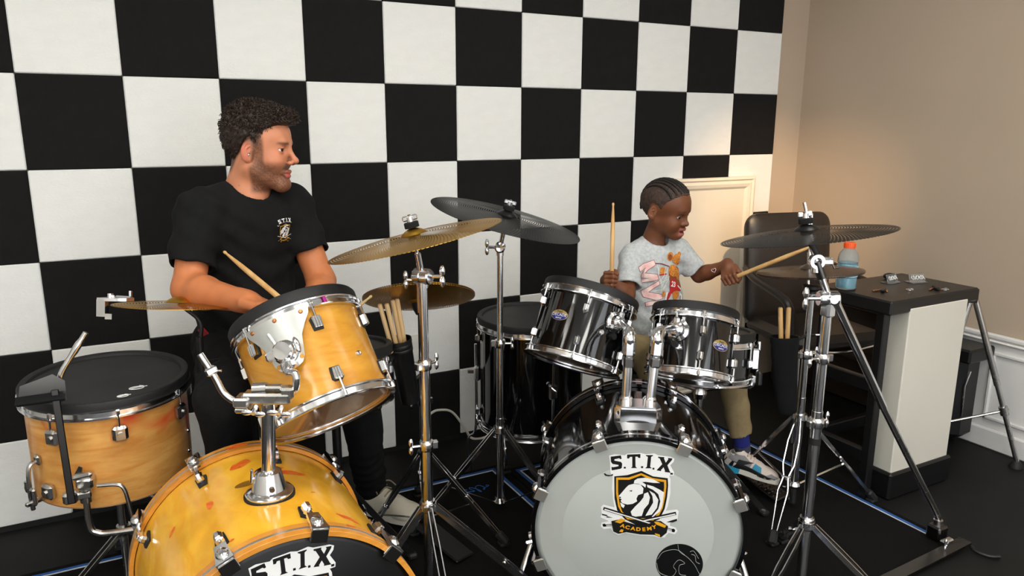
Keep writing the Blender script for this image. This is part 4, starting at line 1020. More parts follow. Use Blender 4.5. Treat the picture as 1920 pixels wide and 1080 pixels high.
# right crash stand with boom
s4 = stand('cymbal_stand', 'chrome boom cymbal stand at the right front of the black kit', (1.948, -1.558), [(0.02, 0.60, 0.0155), (0.56, 0.775, 0.0135), (0.74, 0.905, 0.0135)], 0.245, None, [(-165, 0.33), (-68, 0.33), (52, 0.30)], [(0.255, 0.02, 40), (0.565, 0.019, 0), (0.757, 0.016, 170)], group=GB, wid=0.016, gap=0.02)
MB().lathe([(0.0157, -0.01), (0.017, -0.01), (0.017, 0.01), (0.0157, 0.01)], 20, TR(1.948, -1.558, 0.51), closed=True).build('rubber_ring', 'rubber', s4)
j = V(1.950, -1.558, 0.928); q = MB(); Fj = frame(j, (0.88, -0.47, 0)); q.lathe([(0, -0.03), (0.019, -0.03), (0.022, -0.026), (0.022, -0.006), (0.018, -0.004), (0.022, -0.002), (0.022, 0.022), (0.018, 0.026), (0, 0.026)], 26, Fj); q.box((0, 0, -0.03), (0.032, 0.032, 0.045), TR(*j), b=0.006); wing(q, j - R2 * 0.03, -R2, 1.3); q.cyl(j, j + V(-0.3, -0.6, 0.1) * 0.05, 0.012, n=12)
q.build('boom_clamp', 'chrome', s4)
up_ = V(1.914, -1.535, 1.032); lo_ = V(2.615, -1.552, 0.075)
MB().tube([j + V(0, 0, 0.0), up_], 0.0095, 14).build('boom_arm', 'chrome', s4)
MB().cyl(j * 0.45 + up_ * 0.55, up_, 0.0135, n=16).build('boom_sleeve', 'steel_dark', s4)
kn_ = lo_ + V(-0.012, 0, 0.03)
MB().tube([j + V(0.004, -0.014, 0.0), j * 0.55 + kn_ * 0.45], 0.0125, 16).build('brace_rod', 'chrome', s4)
MB().tube(bez([j * 0.56 + kn_ * 0.44, j * 0.2 + kn_ * 0.8, kn_, lo_ + V(0.004, 0, -0.01), lo_ + V(0.004, 0, -0.04)], 5), 0.0105, 16).build('brace_rod', 'chrome_worn', s4)
q = MB(); Ft = frame(up_, (-0.5, -0.85, 0)); q.lathe([(0.011, -0.012), (0.02, -0.012), (0.021, -0.008), (0.021, 0.008), (0.02, 0.012), (0.011, 0.012)], 24, Ft, closed=True); q.box((0.0, 0.0, 0.0), (0.04, 0.024, 0.022), TR(*(up_ + R2 * 0.026)) @ RZ(-0.49), b=0.006); q.cyl(up_ - V(0, 0, 0.03), up_, 0.012, n=12); q.tube([up_ + R2 * 0.04, up_ + R2 * 0.05 + V(0, 0, -0.02), up_ + R2 * 0.062 + V(0, 0, -0.018)], 0.0025, 6); q.build('tilter', 'chrome', s4)
tilter(s4, up_, None, MC_C, pt(MC_C, (0, 0, 0)), up=0.075)
MB().cyl(up_ + V(0.0, 0, 0.018), pt(MC_C, (0, 0, -0.016)), 0.0095, n=14).build('sleeve', 'rubber', s4)
# black floor bracket that holds the brace rod
fb = thing('floor_bracket', 'black metal floor bar and bracket at the foot of the long brace rod', 'bracket', (2.60, -1.60, 0.0), GB)
q = MB(); q.box((lo_[0] + 0.004, lo_[1], 0.036), (0.05, 0.05, 0.05), b=0.006); q.build('socket_block', 'steel_dark', fb)
MB().cyl(lo_ + V(0.004, 0, -0.02), lo_ + V(0.004, 0, 0.004), 0.015, n=16).build('socket', 'chrome_worn', fb)
q = MB(); q.strip([(2.67, -1.622, 0.022), (2.5, -1.628, 0.018), (2.36, -1.632, 0.015), (2.2, -1.637, 0.013)], 0.042, 0.008, (0.0, -1.0, 0)); q.build('bar', 'steel_dark', fb)
MB().tube(bez([(2.655, -1.60, 0.022), (2.675, -1.625, 0.018), (2.66, -1.66, 0.010), (2.67, -1.70, 0.008), (2.70, -1.72, 0.008)], 5), 0.0065, 8).build('hook', 'satin_black', fb)
q = MB(); q.box((2.60, -1.60, 0.03), (0.05, 0.022, 0.012), b=0.004); wing(q, V(2.59, -1.61, 0.03), V(-1, -0.3, 0.1), 1.0); q.build('wing_screw', 'chrome', fb)

# black hi-hat stand
s5 = stand('hi_hat_stand', 'chrome hi-hat stand with stick bag beside the boy', (2.350, -1.168), [(0.03, 0.44, 0.0145), (0.40, 0.62, 0.0125), (0.58, 0.80, 0.0115)], 0.365, 0.10, [(-150, 0.30), (-20, 0.32), (100, 0.26)], [(0.60, 0.019, -10)], group=GB, wid=0.009, gap=0.022, wavy=0.35)
c = pt(MC_K, (0, 0, 0))
MB().tube([(2.350, -1.168, 0.78), c - V(0, 0, 0.05), c + V(-0.002, 0.01, 0.19)], 0.0045, 8).build('pull_rod', 'chrome', s5)
MB().lathe([(0, -0.045), (0.016, -0.045), (0.018, -0.025), (0.03, -0.016), (0.03, -0.006), (0, -0.004)], 24, TR(2.353, -1.164, 0.855)).build('seat_cup', 'plastic_black', s5)
MB().lathe([(0, -0.05), (0.013, -0.05), (0.014, -0.03), (0.028, -0.02), (0.028, -0.014), (0, -0.014)], 24, TR(2.353, -1.164, 0.838)).build('cup_ring', 'chrome', s5)
MB().cyl(c + V(0, 0.001, 0.014), c + V(0, 0.005, 0.055), 0.009, n=12).build('clutch', 'chrome', s5)
pd = MB(); Pm = frame((2.335, -1.005, 0.052), (0.02, -0.25, 1.0), (1, 0.12, 0)); pd.box((0, 0, 0), (0.085, 0.25, 0.010), Pm, b=0.003)
for i in range(9):
    for k in range(4): pd.box((-0.03 + 0.02 * k, -0.10 + 0.02 * i, 0.0065), (0.012, 0.010, 0.004), Pm, b=0.0015)
pd.build('pedal', 'steel_dark', s5)
MB().box((2.36, -0.875, 0.016), (0.10, 0.07, 0.016), b=0.004).build('heel_plate', 'steel_dark', s5)

# ------------------------------------------------------------------ drum stands under snare and floor toms
def basket(name, label, M, R, zb, feet, group, m='chrome'):
    """snare stand: three basket arms under the drum, pole and tripod"""
    c = pt(M, (0, 0, zb)); base = (c[0], c[1])
    t = thing(name, label, 'drum stand', (c[0], c[1], 0.007), group)
    MB().cyl((c[0], c[1], 0.04), (c[0], c[1], c[2] - 0.05), 0.0135, n=18).build('tube', m, t)
    MB().lathe([(0, -0.02), (0.022, -0.02), (0.028, 0), (0.02, 0.02), (0, 0.02)], 20, TR(c[0], c[1], c[2] - 0.055)).build('basket_hub', m, t)
    for k in range(3):
        a = M @ RZ(math.radians(60 + 120 * k)); e = pt(a, (R + 0.01, 0, zb - 0.006)); e2 = pt(a, (R + 0.018, 0, zb + 0.03))
        MB().tube(bez([V(c[0], c[1], c[2] - 0.05), c * 0.4 + e * 0.6 - V(0, 0, 0.014), e, e2], 4), 0.0065, 8).build('basket_arm', m, t)
    hz = 0.30 if c[2] > 0.4 else 0.22
    for ang, r in feet:
        a = polar(base, ang, 0.015, hz); b = polar(base, ang, r, 0.025); sd = V(-math.sin(math.radians(ang)), math.cos(math.radians(ang)), 0)
        mb = MB(); mb.strip([a, b], 0.020, 0.004, np.cross(nrm(b - a), sd)); mb.strip([a + sd * 0.012, b + sd * 0.012], 0.012, 0.003, np.cross(nrm(b - a), sd)); lg = mb.build('leg', m, t)
        MB().box((b[0], b[1], 0.018), (0.032, 0.032, 0.02), b=0.006).build('rubber_foot', 'rubber', lg)
        MB().strip([polar(base, ang, 0.012, 0.06), a * 0.45 + b * 0.55], 0.012, 0.003, sd).build('brace', m, t)
    MB().lathe([(0, -0.014), (0.02, -0.014), (0.024, 0), (0.02, 0.014), (0, 0.014)], 18, TR(c[0], c[1], hz)).build('leg_collar', m, t)
basket('drum_stand', 'chrome folding stand under the worn maple drum', M_MF, 0.203, -0.262, [(-145, 0.34), (-40, 0.34), (95, 0.28)], GM, 'chrome_worn')
basket('drum_stand', 'dark stand under the half hidden maple kit snare', M_MS, 0.165, -0.12, [(-12, 0.22), (108, 0.22), (228, 0.17)], GM, 'satin_black')
basket('drum_stand', 'chrome stand under the black snare drum', M_BS, 0.165, -0.125, [(-30, 0.26), (90, 0.24), (215, 0.24)], GB, 'chrome')

# upright holder clipped to the worn maple drum: dark bar, smoky hood and chrome rod
HX = -0.022
hd = thing('clip_holder', 'dark upright bar with smoky hood and chrome rod before the worn maple drum', 'holder', (0.10, -0.86, 0.50), GM)
MB().box((0, 0, 0), (0.017, 0.009, 0.30), frame((0.088 + HX, -0.852, 0.60), (-0.02, 0.06, 1)), b=0.002).build('bar', 'steel_dark', hd)
q = MB(); q.box((0.088 + HX, -0.845, 0.46), (0.034, 0.03, 0.03), b=0.006); q.box((0.11 + HX, -0.838, 0.455), (0.05, 0.012, 0.02), b=0.004); q.build('lower_clip', 'chrome_worn', hd)
q = MB(); hp = [(-0.06, 0.0), (-0.05, 0.05), (0.02, 0.07), (0.045, 0.05), (0.045, 0.0)]
q.prism(hp, -0.002, 0.002, frame((0.062 + HX, -0.835, 0.715), (0.1, -0.9, 0.35), (1, 0, 0))); q.prism([(-0.06, -0.03), (0.045, -0.03), (0.045, 0.004), (-0.06, 0.004)], -0.002, 0.002, frame((0.062 + HX, -0.838, 0.738), (0.0, -0.3, 1), (1, 0, 0)))
q.build('hood', 'smoke_plastic', hd)
MB().tube(bez([(0.09 + HX, -0.80, 0.728), (0.10 + HX, -0.80, 0.775), (0.135 + HX, -0.80, 0.83), (0.165 + HX, -0.80, 0.875)], 5), [0.0075] * 10 + [0.009] * 3 + [0.0065] * 3, 12).build('rod', 'chrome', hd)
MB().box((0.085 + HX, -0.80, 0.725), (0.022, 0.018, 0.05), b=0.004).build('rod_clip', 'chrome_worn', hd)

# ------------------------------------------------------------------ sticks
def stick_prof(L=0.406, r=0.0073):
    return [(0, 0), (r * 0.8, 0.0015), (r, 0.005), (r, L * 0.68), (r * 0.9, L * 0.78), (r * 0.62, L * 0.9), (r * 0.42, L - 0.014), (r * 0.5, L - 0.011), (r * 0.62, L - 0.006), (r * 0.5, L - 0.002), (0, L)]
def drumstick(a, d, label, group, m='stick', L=0.406, r=0.0073):
    o = MB().lathe(stick_prof(L, r), 14, frame(a, d)).build('drumstick', m)
    return tag(o, label, 'drumstick', group)
# stick cup with four sticks, beside the maple kit
sc = thing('stick_holder', 'black plastic stick cup clamped to the hi-hat stand', 'stick holder', (1.0, -0.77, 0.52), GM)
ca, cb = V(0.985, -0.765, 0.735), V(1.02, -0.755, 0.52); cd = nrm(ca - cb); Cf = frame(cb, cd); hl = np.linalg.norm(ca - cb)
q = MB(); q.lathe([(0.0, 0.0), (0.030, 0.0), (0.035, hl * 0.8), (0.037, hl * 0.82), (0.037, hl * 0.86), (0.036, hl * 0.87), (0.037, hl * 0.88), (0.037, hl * 0.93), (0.036, hl * 0.94), (0.038, hl * 0.95), (0.038, hl), (0.034, hl), (0.030, 0.01), (0, 0.01)], 32, Cf); q.build('cup', 'plastic_black', sc)
MB().tube([V(1.02, -0.745, 0.58), V(1.06, -0.72, 0.585), V(1.085, -0.70, 0.59)], 0.006, 8).build('clamp_arm', 'chrome_worn', sc)
for i, (dx, dy, lx, ly, lab) in enumerate(((-0.014, 0, -0.16, 0.02, 'leftmost pale drumstick standing in the black stick cup'), (-0.006, -0.008, -0.10, 0.0, 'second pale drumstick from the left in the black stick cup'), (0.006, 0.008, -0.02, 0.0, 'third pale drumstick from the left in the black stick cup'), (0.014, 0, 0.02, 0.02, 'rightmost pale drumstick standing in the black stick cup'))):
    p = pt(Cf, (dx, dy, 0.012)); d = nrm(cd + V(lx * 0.5, ly, 0)); drumstick(p + d * 0.335, -d, lab, 'sticks in the stick cup', 'stick_pale', 0.335)
# stick bag with two sticks, on the black hi-hat stand
bg = thing('stick_bag', 'black fabric stick bag hanging on the chrome hi-hat stand', 'stick bag', (2.27, -1.17, 0.40), GB)
vs = []; fs = []; n = 28; lev = [(0.0, 0.3), (0.012, 0.72), (0.05, 0.86), (0.12, 0.94), (0.2, 1.0), (0.235, 1.04), (0.24, 1.08), (0.262, 1.08), (0.262, 1.0), (0.22, 0.95)]
bt, bb = V(2.252, -1.150, 0.672), V(2.278, -1.170, 0.385)
for z, s_ in lev:
    cc = bb + (bt - bb) * z / 0.26
    for k in range(n):
        a = 2 * PI * k / n; wob = 1 + 0.05 * math.sin(3 * a + z * 30); vs.append((cc + R2 * 0.046 * s_ * math.cos(a) * wob + V(R2[1], -R2[0], 0) * 0.026 * s_ * math.sin(a) * wob))
for j in range(len(lev) - 1):
    for k in range(n): fs.append((j * n + k, j * n + (k + 1) % n, j * n + n + (k + 1) % n, j * n + n + k))
fs.append(list(range(n))[::-1])
MB().add(vs, fs).build('pouch', 'cloth_black', bg, sharp=60)
q = MB(); q.tube([bt + R2 * 0.045 - V(0, 0, 0.01), V(2.35, -1.168, 0.672), V(2.385, -1.18, 0.672)], 0.006, 8); q.build('hanger', 'satin_black', bg)
q = MB(); wing(q, V(2.375, -1.18, 0.672), R2, 0.9); q.build('wing_screw', 'chrome', bg)
for dx, tilt, lab in ((-0.012, -0.10, 'left of the two drumsticks standing in the black stick bag'), (0.016, -0.035, 'right of the two drumsticks standing in the black stick bag')):
    d = nrm(V(0, 0, 1) + R2 * tilt); p = bt + R2 * dx - V(0, 0, 0.24) - R2 * tilt * 0.24 * 0
    drumstick(bt + R2 * dx * 0.8 + d * 0.108, -d, lab, 'sticks in the stick bag', 'stick', 0.24, 0.0078)
# ------------------------------------------------------------------ furniture at the right
# narrow table with a thick black top, white slab leg and black frame
tb_ = thing('side_table', 'narrow black topped table with a broad white slab side', 'table', (2.88, -1.13, 0))
ZT = 0.785
MB().box((2.885, -1.12, ZT - 0.026), (0.52, 0.33, 0.052), b=0.006).build('table_top', 'table_black', tb_)
MB().box((2.905, -1.245, 0.425), (0.345, 0.085, 0.65), b=0.004).build('slab', 'panel_laminate', tb_)
MB().box((2.905, -1.245, 0.055), (0.375, 0.11, 0.108), b=0.008).build('foot_block', 'plastic_black', tb_)
for x, y, zt in ((2.66, -1.235, 0.735), (2.66, -0.985, 0.735), (3.12, -0.985, 0.735)):
    MB().box((x, y, zt / 2), (0.035, 0.035, zt), b=0.004).build('leg', 'plastic_black', tb_)
for z in (0.17, 0.45):
    MB().box((2.66, -1.11, z), (0.03, 0.22, 0.05), b=0.004).build('side_rail', 'plastic_black', tb_)
MB().box((2.89, -0.985, 0.17), (0.43, 0.03, 0.05), b=0.004).build('side_rail', 'plastic_black', tb_)

# drink bottle
bo = thing('drink_bottle', 'clear sports drink bottle of blue liquid with orange cap on the table', 'bottle', (2.672, -1.055, ZT))
Bm = TR(2.672, -1.055, ZT)
out = [(0.0, 0.001), (0.030, 0.001), (0.034, 0.006), (0.034, 0.05), (0.032, 0.055), (0.034, 0.06), (0.034, 0.115), (0.0315, 0.122), (0.034, 0.130), (0.0335, 0.150), (0.029, 0.172), (0.018, 0.190), (0.0165, 0.20)]
inn = [(0.0155, 0.20), (0.017, 0.19), (0.028, 0.171), (0.0325, 0.15), (0.033, 0.13), (0.0305, 0.122), (0.033, 0.115), (0.033, 0.06), (0.031, 0.055), (0.033, 0.05), (0.033, 0.007), (0, 0.003)]
MB().lathe(out + inn, 36, Bm @ np.diag([1.1, 1.1, 0.80, 1.0])).build('bottle_body', 'bottle_plastic', bo)
MB().lathe([(0, 0.0035), (0.0322, 0.0075), (0.0322, 0.05), (0.0302, 0.055), (0.0322, 0.06), (0.0322, 0.115), (0.0298, 0.122), (0.0322, 0.128), (0, 0.128)], 36, Bm @ np.diag([1.1, 1.1, 0.80, 1.0])).build('liquid', 'drink_blue', bo)
MB().lathe([(0.0343, 0.062), (0.0346, 0.062), (0.0346, 0.113), (0.0343, 0.113)], 36, Bm @ np.diag([1.1, 1.1, 0.80, 1.0]), closed=True).build('label_band', 'label_film', bo)
cp = MB(); cp.lathe([(0, 0.222), (0.017, 0.222), (0.0185, 0.219), (0.019, 0.200), (0.0195, 0.196), (0, 0.196)], 30, Bm @ np.diag([1.1, 1.1, 0.80, 1.0]))
for k in range(24):
    a = 2 * PI * k / 24; cp.box((0.0188 * math.cos(a), 0.0188 * math.sin(a), 0.209), (0.0014, 0.0014, 0.018), Bm @ np.diag([1.1, 1.1, 0.80, 1.0]))
cp.build('cap', 'cap_orange', bo)

# things on the table
for i, (x, y, rz, lab) in enumerate(((2.925, -1.075, 0.12, 'clear acrylic name stand beside the bottle on the table, the left one'), (3.02, -1.115, -0.25, 'clear acrylic name stand nearer the table\'s right end'))):
    t = thing('acrylic_stand', lab, 'stand', (x, y, ZT), 'acrylic stands on the table'); A = TR(x, y, ZT + 0.0005) @ RZ(rz)
    q = MB(); q.box((0, 0.01, 0.0015), (0.075, 0.045, 0.003), A, b=0.001); q.build('foot', 'acrylic', t)
    q = MB(); q.box((0, 0, 0.018), (0.075, 0.003, 0.038), A @ RX(-0.35), b=0.001); q.build('plate', 'acrylic', t)
    q = MB(); pts = [(-0.03 + 0.06 * k / 40 + 0.003 * math.sin(k * 1.3), -0.0035, 0.02 + 0.008 * math.sin(k * 0.9)) for k in range(41)]; q.tube(pts, 0.0011, 5, A @ RX(-0.35)); q.build('script', 'print_white', t)
def trinket(name, lab, cat, x, y, rz, kind):
    A = TR(x, y, ZT + 0.0005) @ RZ(rz)
    t = thing(name, lab, cat, (x, y, ZT))
    if kind == 'ring':
        q = MB(); q.tube([(0.014 * math.cos(a), 0.011 * math.sin(a), 0.0025) for a in np.linspace(0, 2 * PI, 20, endpoint=False)], 0.0018, 6, A, closed=True); q.build('ring', 'chrome', t)
        MB().box((0.016, 0.004, 0.003), (0.016, 0.008, 0.004), A, b=0.001).build('tab', 'chrome', t)
    else:
        q = MB(); q.box((0, 0, 0.006), (0.05, 0.014, 0.010), A @ RZ(0.3), b=0.003); q.build('handle', 'plastic_black', t)
        q = MB(); q.box((-0.02, 0.01, 0.003), (0.045, 0.008, 0.004), A @ RZ(-0.3), b=0.001); q.box((0.0, -0.012, 0.003), (0.03, 0.006, 0.003), A @ RZ(0.5), b=0.001); q.build('blade', 'copper', t)
trinket('multi_tool', 'small black and copper tool lying on the table near the bottle', 'tool', 2.755, -1.155, 0.2, 'tool')
trinket('metal_ring', 'little shiny metal ring in the middle of the table', 'ring', 2.86, -1.19, 0.0, 'ring')
trinket('metal_clip', 'little copper and black clip near the front edge of the table', 'clip', 2.965, -1.225, 0.6, 'tool')
trinket('metal_ring', 'little shiny metal ring nearest the front edge of the table', 'ring', 2.985, -1.25, 0.3, 'ring')
ms = MB().sphere((2.985, -1.015, ZT + 0.012), 0.03, 16, None, (1.0, 0.7, 0.42)).build('computer_mouse', 'plastic_black'); tag(ms, 'small rounded black device at the back of the table', 'device')

# black armchair behind the table
ch = thing('office_chair', 'black leather armchair with chrome legs behind the hi-hat', 'chair', (3.07, -0.60, 0))
Cz = RZ(math.radians(-12)); CH = TR(3.07, -0.60, 0) @ Cz
q = MB(); q.box((0, 0, 0.45), (0.46, 0.44, 0.075), CH, b=0.03); q.build('seat', 'leather', ch)
def rrect(w_, h_, r_, n=8):
    out = []
    for cx, cy, a0 in ((w_ / 2 - r_, h_ - r_, 0), (-w_ / 2 + r_, h_ - r_, 90), (-w_ / 2 + r_ * 0.5, r_ * 0.5, 180), (w_ / 2 - r_ * 0.5, r_ * 0.5, 270)):
        rr = r_ if a0 < 180 else r_ * 0.5
        for k in range(n + 1): a = math.radians(a0 + 90 * k / n); out.append((cx + rr * math.cos(a), cy + rr * math.sin(a)))
    return out
bkM = CH @ TR(0, 0.205, 0.46) @ RX(-0.10) @ RX(PI / 2)
o_ = rrect(0.47, 0.52, 0.07); lay = []
for z_, sc2 in ((-0.030, 0.86), (-0.026, 0.94), (-0.012, 1.0), (0.012, 1.0), (0.022, 0.96), (0.034, 0.80)):
    lay.append([(x * sc2, 0.26 + (y - 0.26) * sc2, z_) for x, y in o_])
vs = [v for l in lay for v in l]; n = len(o_); fs = [list(range(n)), [5 * n + i for i in range(n)][::-1]]
for j in range(5):
    for i in range(n): fs.append((j * n + i, j * n + n + i, j * n + n + (i + 1) % n, j * n + (i + 1) % n))
MB().add(vs, fs, bkM).build('backrest', 'leather', ch, sharp=50)
for sx in (-1, 1):
    q = MB(); q.tube(bez([pt(CH, (sx * 0.235, 0.22, 0.72)), pt(CH, (sx * 0.26, 0.10, 0.69)), pt(CH, (sx * 0.265, -0.08, 0.66)), pt(CH, (sx * 0.262, -0.16, 0.62)), pt(CH, (sx * 0.25, -0.17, 0.50))], 6), 0.019, 10); q.build('arm', 'leather', ch)
    for sy in (-1, 1):
        lg = MB(); lg.tube([pt(CH, (sx * 0.21, sy * 0.18, 0.43)), pt(CH, (sx * 0.225, sy * 0.21, 0.008))], 0.0115, 12); lo = lg.build('leg', 'chrome', ch)
MB().tube(bez([pt(CH, (-0.215, -0.2, 0.43)), pt(CH, (0, -0.21, 0.41)), pt(CH, (0.215, -0.2, 0.43))], 4), 0.008, 8).build('stretcher', 'chrome', ch)

# black wheeled case by the right wall
cs = thing('wheeled_case', 'black wheeled case standing by the right wall behind the table', 'case', (3.44, -1.06, 0))
MB().box((3.445, -1.055, 0.235), (0.15, 0.17, 0.40), b=0.035).build('body', 'plastic_black', cs)
MB().box((3.435, -1.075, 0.44), (0.18, 0.20, 0.06), b=0.008).build('lid', 'plastic_black', cs)
MB().box((3.45, -0.985, 0.53), (0.14, 0.04, 0.12), b=0.008).build('back_plate', 'plastic_black', cs)
for x in (3.40, 3.49): MB().cyl((x - 0.012, -1.05, 0.035), (x + 0.012, -1.05, 0.035), 0.035, n=20).build('wheel', 'rubber', cs)
MB().tube([(3.40, -1.142, 0.16), (3.39, -1.144, 0.30), (3.42, -1.142, 0.36)], 0.004, 6).build('handle', 'chrome_worn', cs)

# shelf added along the right wall to darken the view under the table
bn = thing('dark_fill_shelf', 'low dark wooden shelf added to darken the area behind the chair', 'shelf', (3.45, -0.47, 0))
MB().box((3.455, -0.47, 0.53), (0.15, 0.78, 0.03), b=0.004).build('top', 'dark_fill', bn)
MB().box((3.505, -0.47, 0.26), (0.04, 0.76, 0.50), b=0.003).build('back', 'dark_fill', bn)
for y in (-0.10, -0.84): MB().box((3.455, y, 0.26), (0.14, 0.025, 0.51), b=0.003).build('side', 'dark_fill', bn)
MB().box((3.45, -0.47, 0.27), (0.13, 0.72, 0.02), b=0.003).build('board', 'dark_fill', bn)

# folded tripod at the right edge
tp = thing('tripod', 'chrome legged tripod between the white slab and the right wall', 'tripod', (3.33, -1.18, 0))
top = V(3.27, -1.19, 0.745)
for i, (fx, fy) in enumerate(((3.452, -1.36), (3.17, -1.13), (3.24, -1.03))):
    f_ = V(fx, fy, 0.03); k = top * 0.45 + f_ * 0.55
    q = MB(); q.tube([top, k], 0.0125, 14); q.tube([k, f_], 0.010, 14); lo = q.build('leg', 'chrome_worn', tp)
    MB().lathe([(0, 0.03), (0.014, 0.03), (0.026, 0.006), (0.026, 0.0), (0, 0.0)], 16, TR(fx, fy, 0.001)).build('rubber_foot', 'rubber', lo)
    q = MB(); q.lathe([(0, -0.018), (0.017, -0.018), (0.017, 0.018), (0, 0.018)], 16, frame(top * 0.30 + f_ * 0.70, nrm(top - f_))); q.box((0.018, 0, 0), (0.02, 0.014, 0.02), TR(*(top * 0.30 + f_ * 0.70)), b=0.004); q.build('leg_lock', 'chrome_worn', lo)
    MB().tube([top * 0.30 + f_ * 0.70, V(3.25, -1.15, 0.16)], 0.006, 8).build('spreader', 'chrome_worn', tp)
MB().cyl(top + V(0, 0, -0.05), top + V(0, 0, 0.005), 0.022, n=18).build('crown', 'plastic_black', tp)

# drum thrones under the two players
def throne(name, label, x, y, z, group, R=0.15):
    t = thing(name, label, 'stool', (x, y, 0.007), group)
    MB().lathe([(0, -0.07), (R * 0.9, -0.07), (R, -0.055), (R, -0.02), (R * 0.93, -0.004), (R * 0.6, 0), (0, 0)], 40, TR(x, y, z)).build('seat', 'leather', t)
    MB().cyl((x, y, 0.12), (x, y, z - 0.07), 0.014, n=16).build('post', 'satin_black', t)
    for a in (30, 150, 270):
        p0 = polar((x, y), a, 0.015, 0.30); p1 = polar((x, y), a, 0.24, 0.03)
        lg = MB().strip([p0, p1], 0.02, 0.006, V(-math.sin(math.radians(a)), math.cos(math.radians(a)), 0)).build('leg', 'satin_black', t)
        MB().box((p1[0], p1[1], 0.02), (0.034, 0.034, 0.024), b=0.007).build('rubber_foot', 'rubber', lg)
# ------------------------------------------------------------------ people: smooth implicit bodies turned into single continuous meshes
def P_cap(a, b, r0, r1=None):
    a = np.array(a, float); b = np.array(b, float); r1 = r0 if r1 is None else r1; ab = b - a; L2 = max(ab @ ab, 1e-9)
    def f(p):
        t = np.clip(((p - a) @ ab) / L2, 0, 1); return np.linalg.norm(p - a - t[:, None] * ab, axis=1) - (r0 + (r1 - r0) * t)
    return f
def P_ell(c, r, Rm=None):
    c = np.array(c, float); r = np.array(r, float)
    def f(p):
        q = p - c
        if Rm is not None: q = q @ Rm
        k0 = np.linalg.norm(q / r, axis=1); k1 = np.linalg.norm(q / (r * r), axis=1)
        return k0 * (k0 - 1) / np.maximum(k1, 1e-9)
    return f
def P_box(c, h, rd, Rm=None):
    c = np.array(c, float); h = np.array(h, float) - rd
    def f(p):
        q = p - c
        if Rm is not None: q = q @ Rm
        q = np.abs(q) - h
        return np.linalg.norm(np.maximum(q, 0), axis=1) + np.minimum(q.max(1), 0) - rd
    return f
def P_half(c, n_):      # half space on the n side is outside
    c = np.array(c, float); n_ = nrm(n_)
    return lambda p: (p - c) @ n_
def P_chain(pts, rs):
    fs = [P_cap(pts[i], pts[i + 1], rs[i], rs[i + 1]) for i in range(len(pts) - 1)]
    return lambda p: np.min([f(p) for f in fs], axis=0)
def local(f, M):        # primitive given in a local frame
    Rm = M[:3, :3].copy(); t = M[:3, 3].copy(); s = np.linalg.norm(Rm[:, 0]); Rn = Rm / s
    return lambda p: f(((p - t) @ Rn) / s) * s
def smin(a, b, k):
    if k <= 0: return np.minimum(a, b)
    h = np.clip(0.5 + 0.5 * (b - a) / k, 0, 1); return b + (a - b) * h - k * h * (1 - h)
def smax(a, b, k): return -smin(-a, -b, k)
def evaluate(ops, p):
    d = np.full(len(p), 1e3)
    for o in ops:
        f = o[1](p); k = o[2]
        if o[0] == 'u': d = smin(d, f, k)
        elif o[0] == 's': d = smax(d, -f, k)
        elif o[0] == 'i': d = smax(d, f, k)
        elif o[0] == 'd': d = d + f
    return d
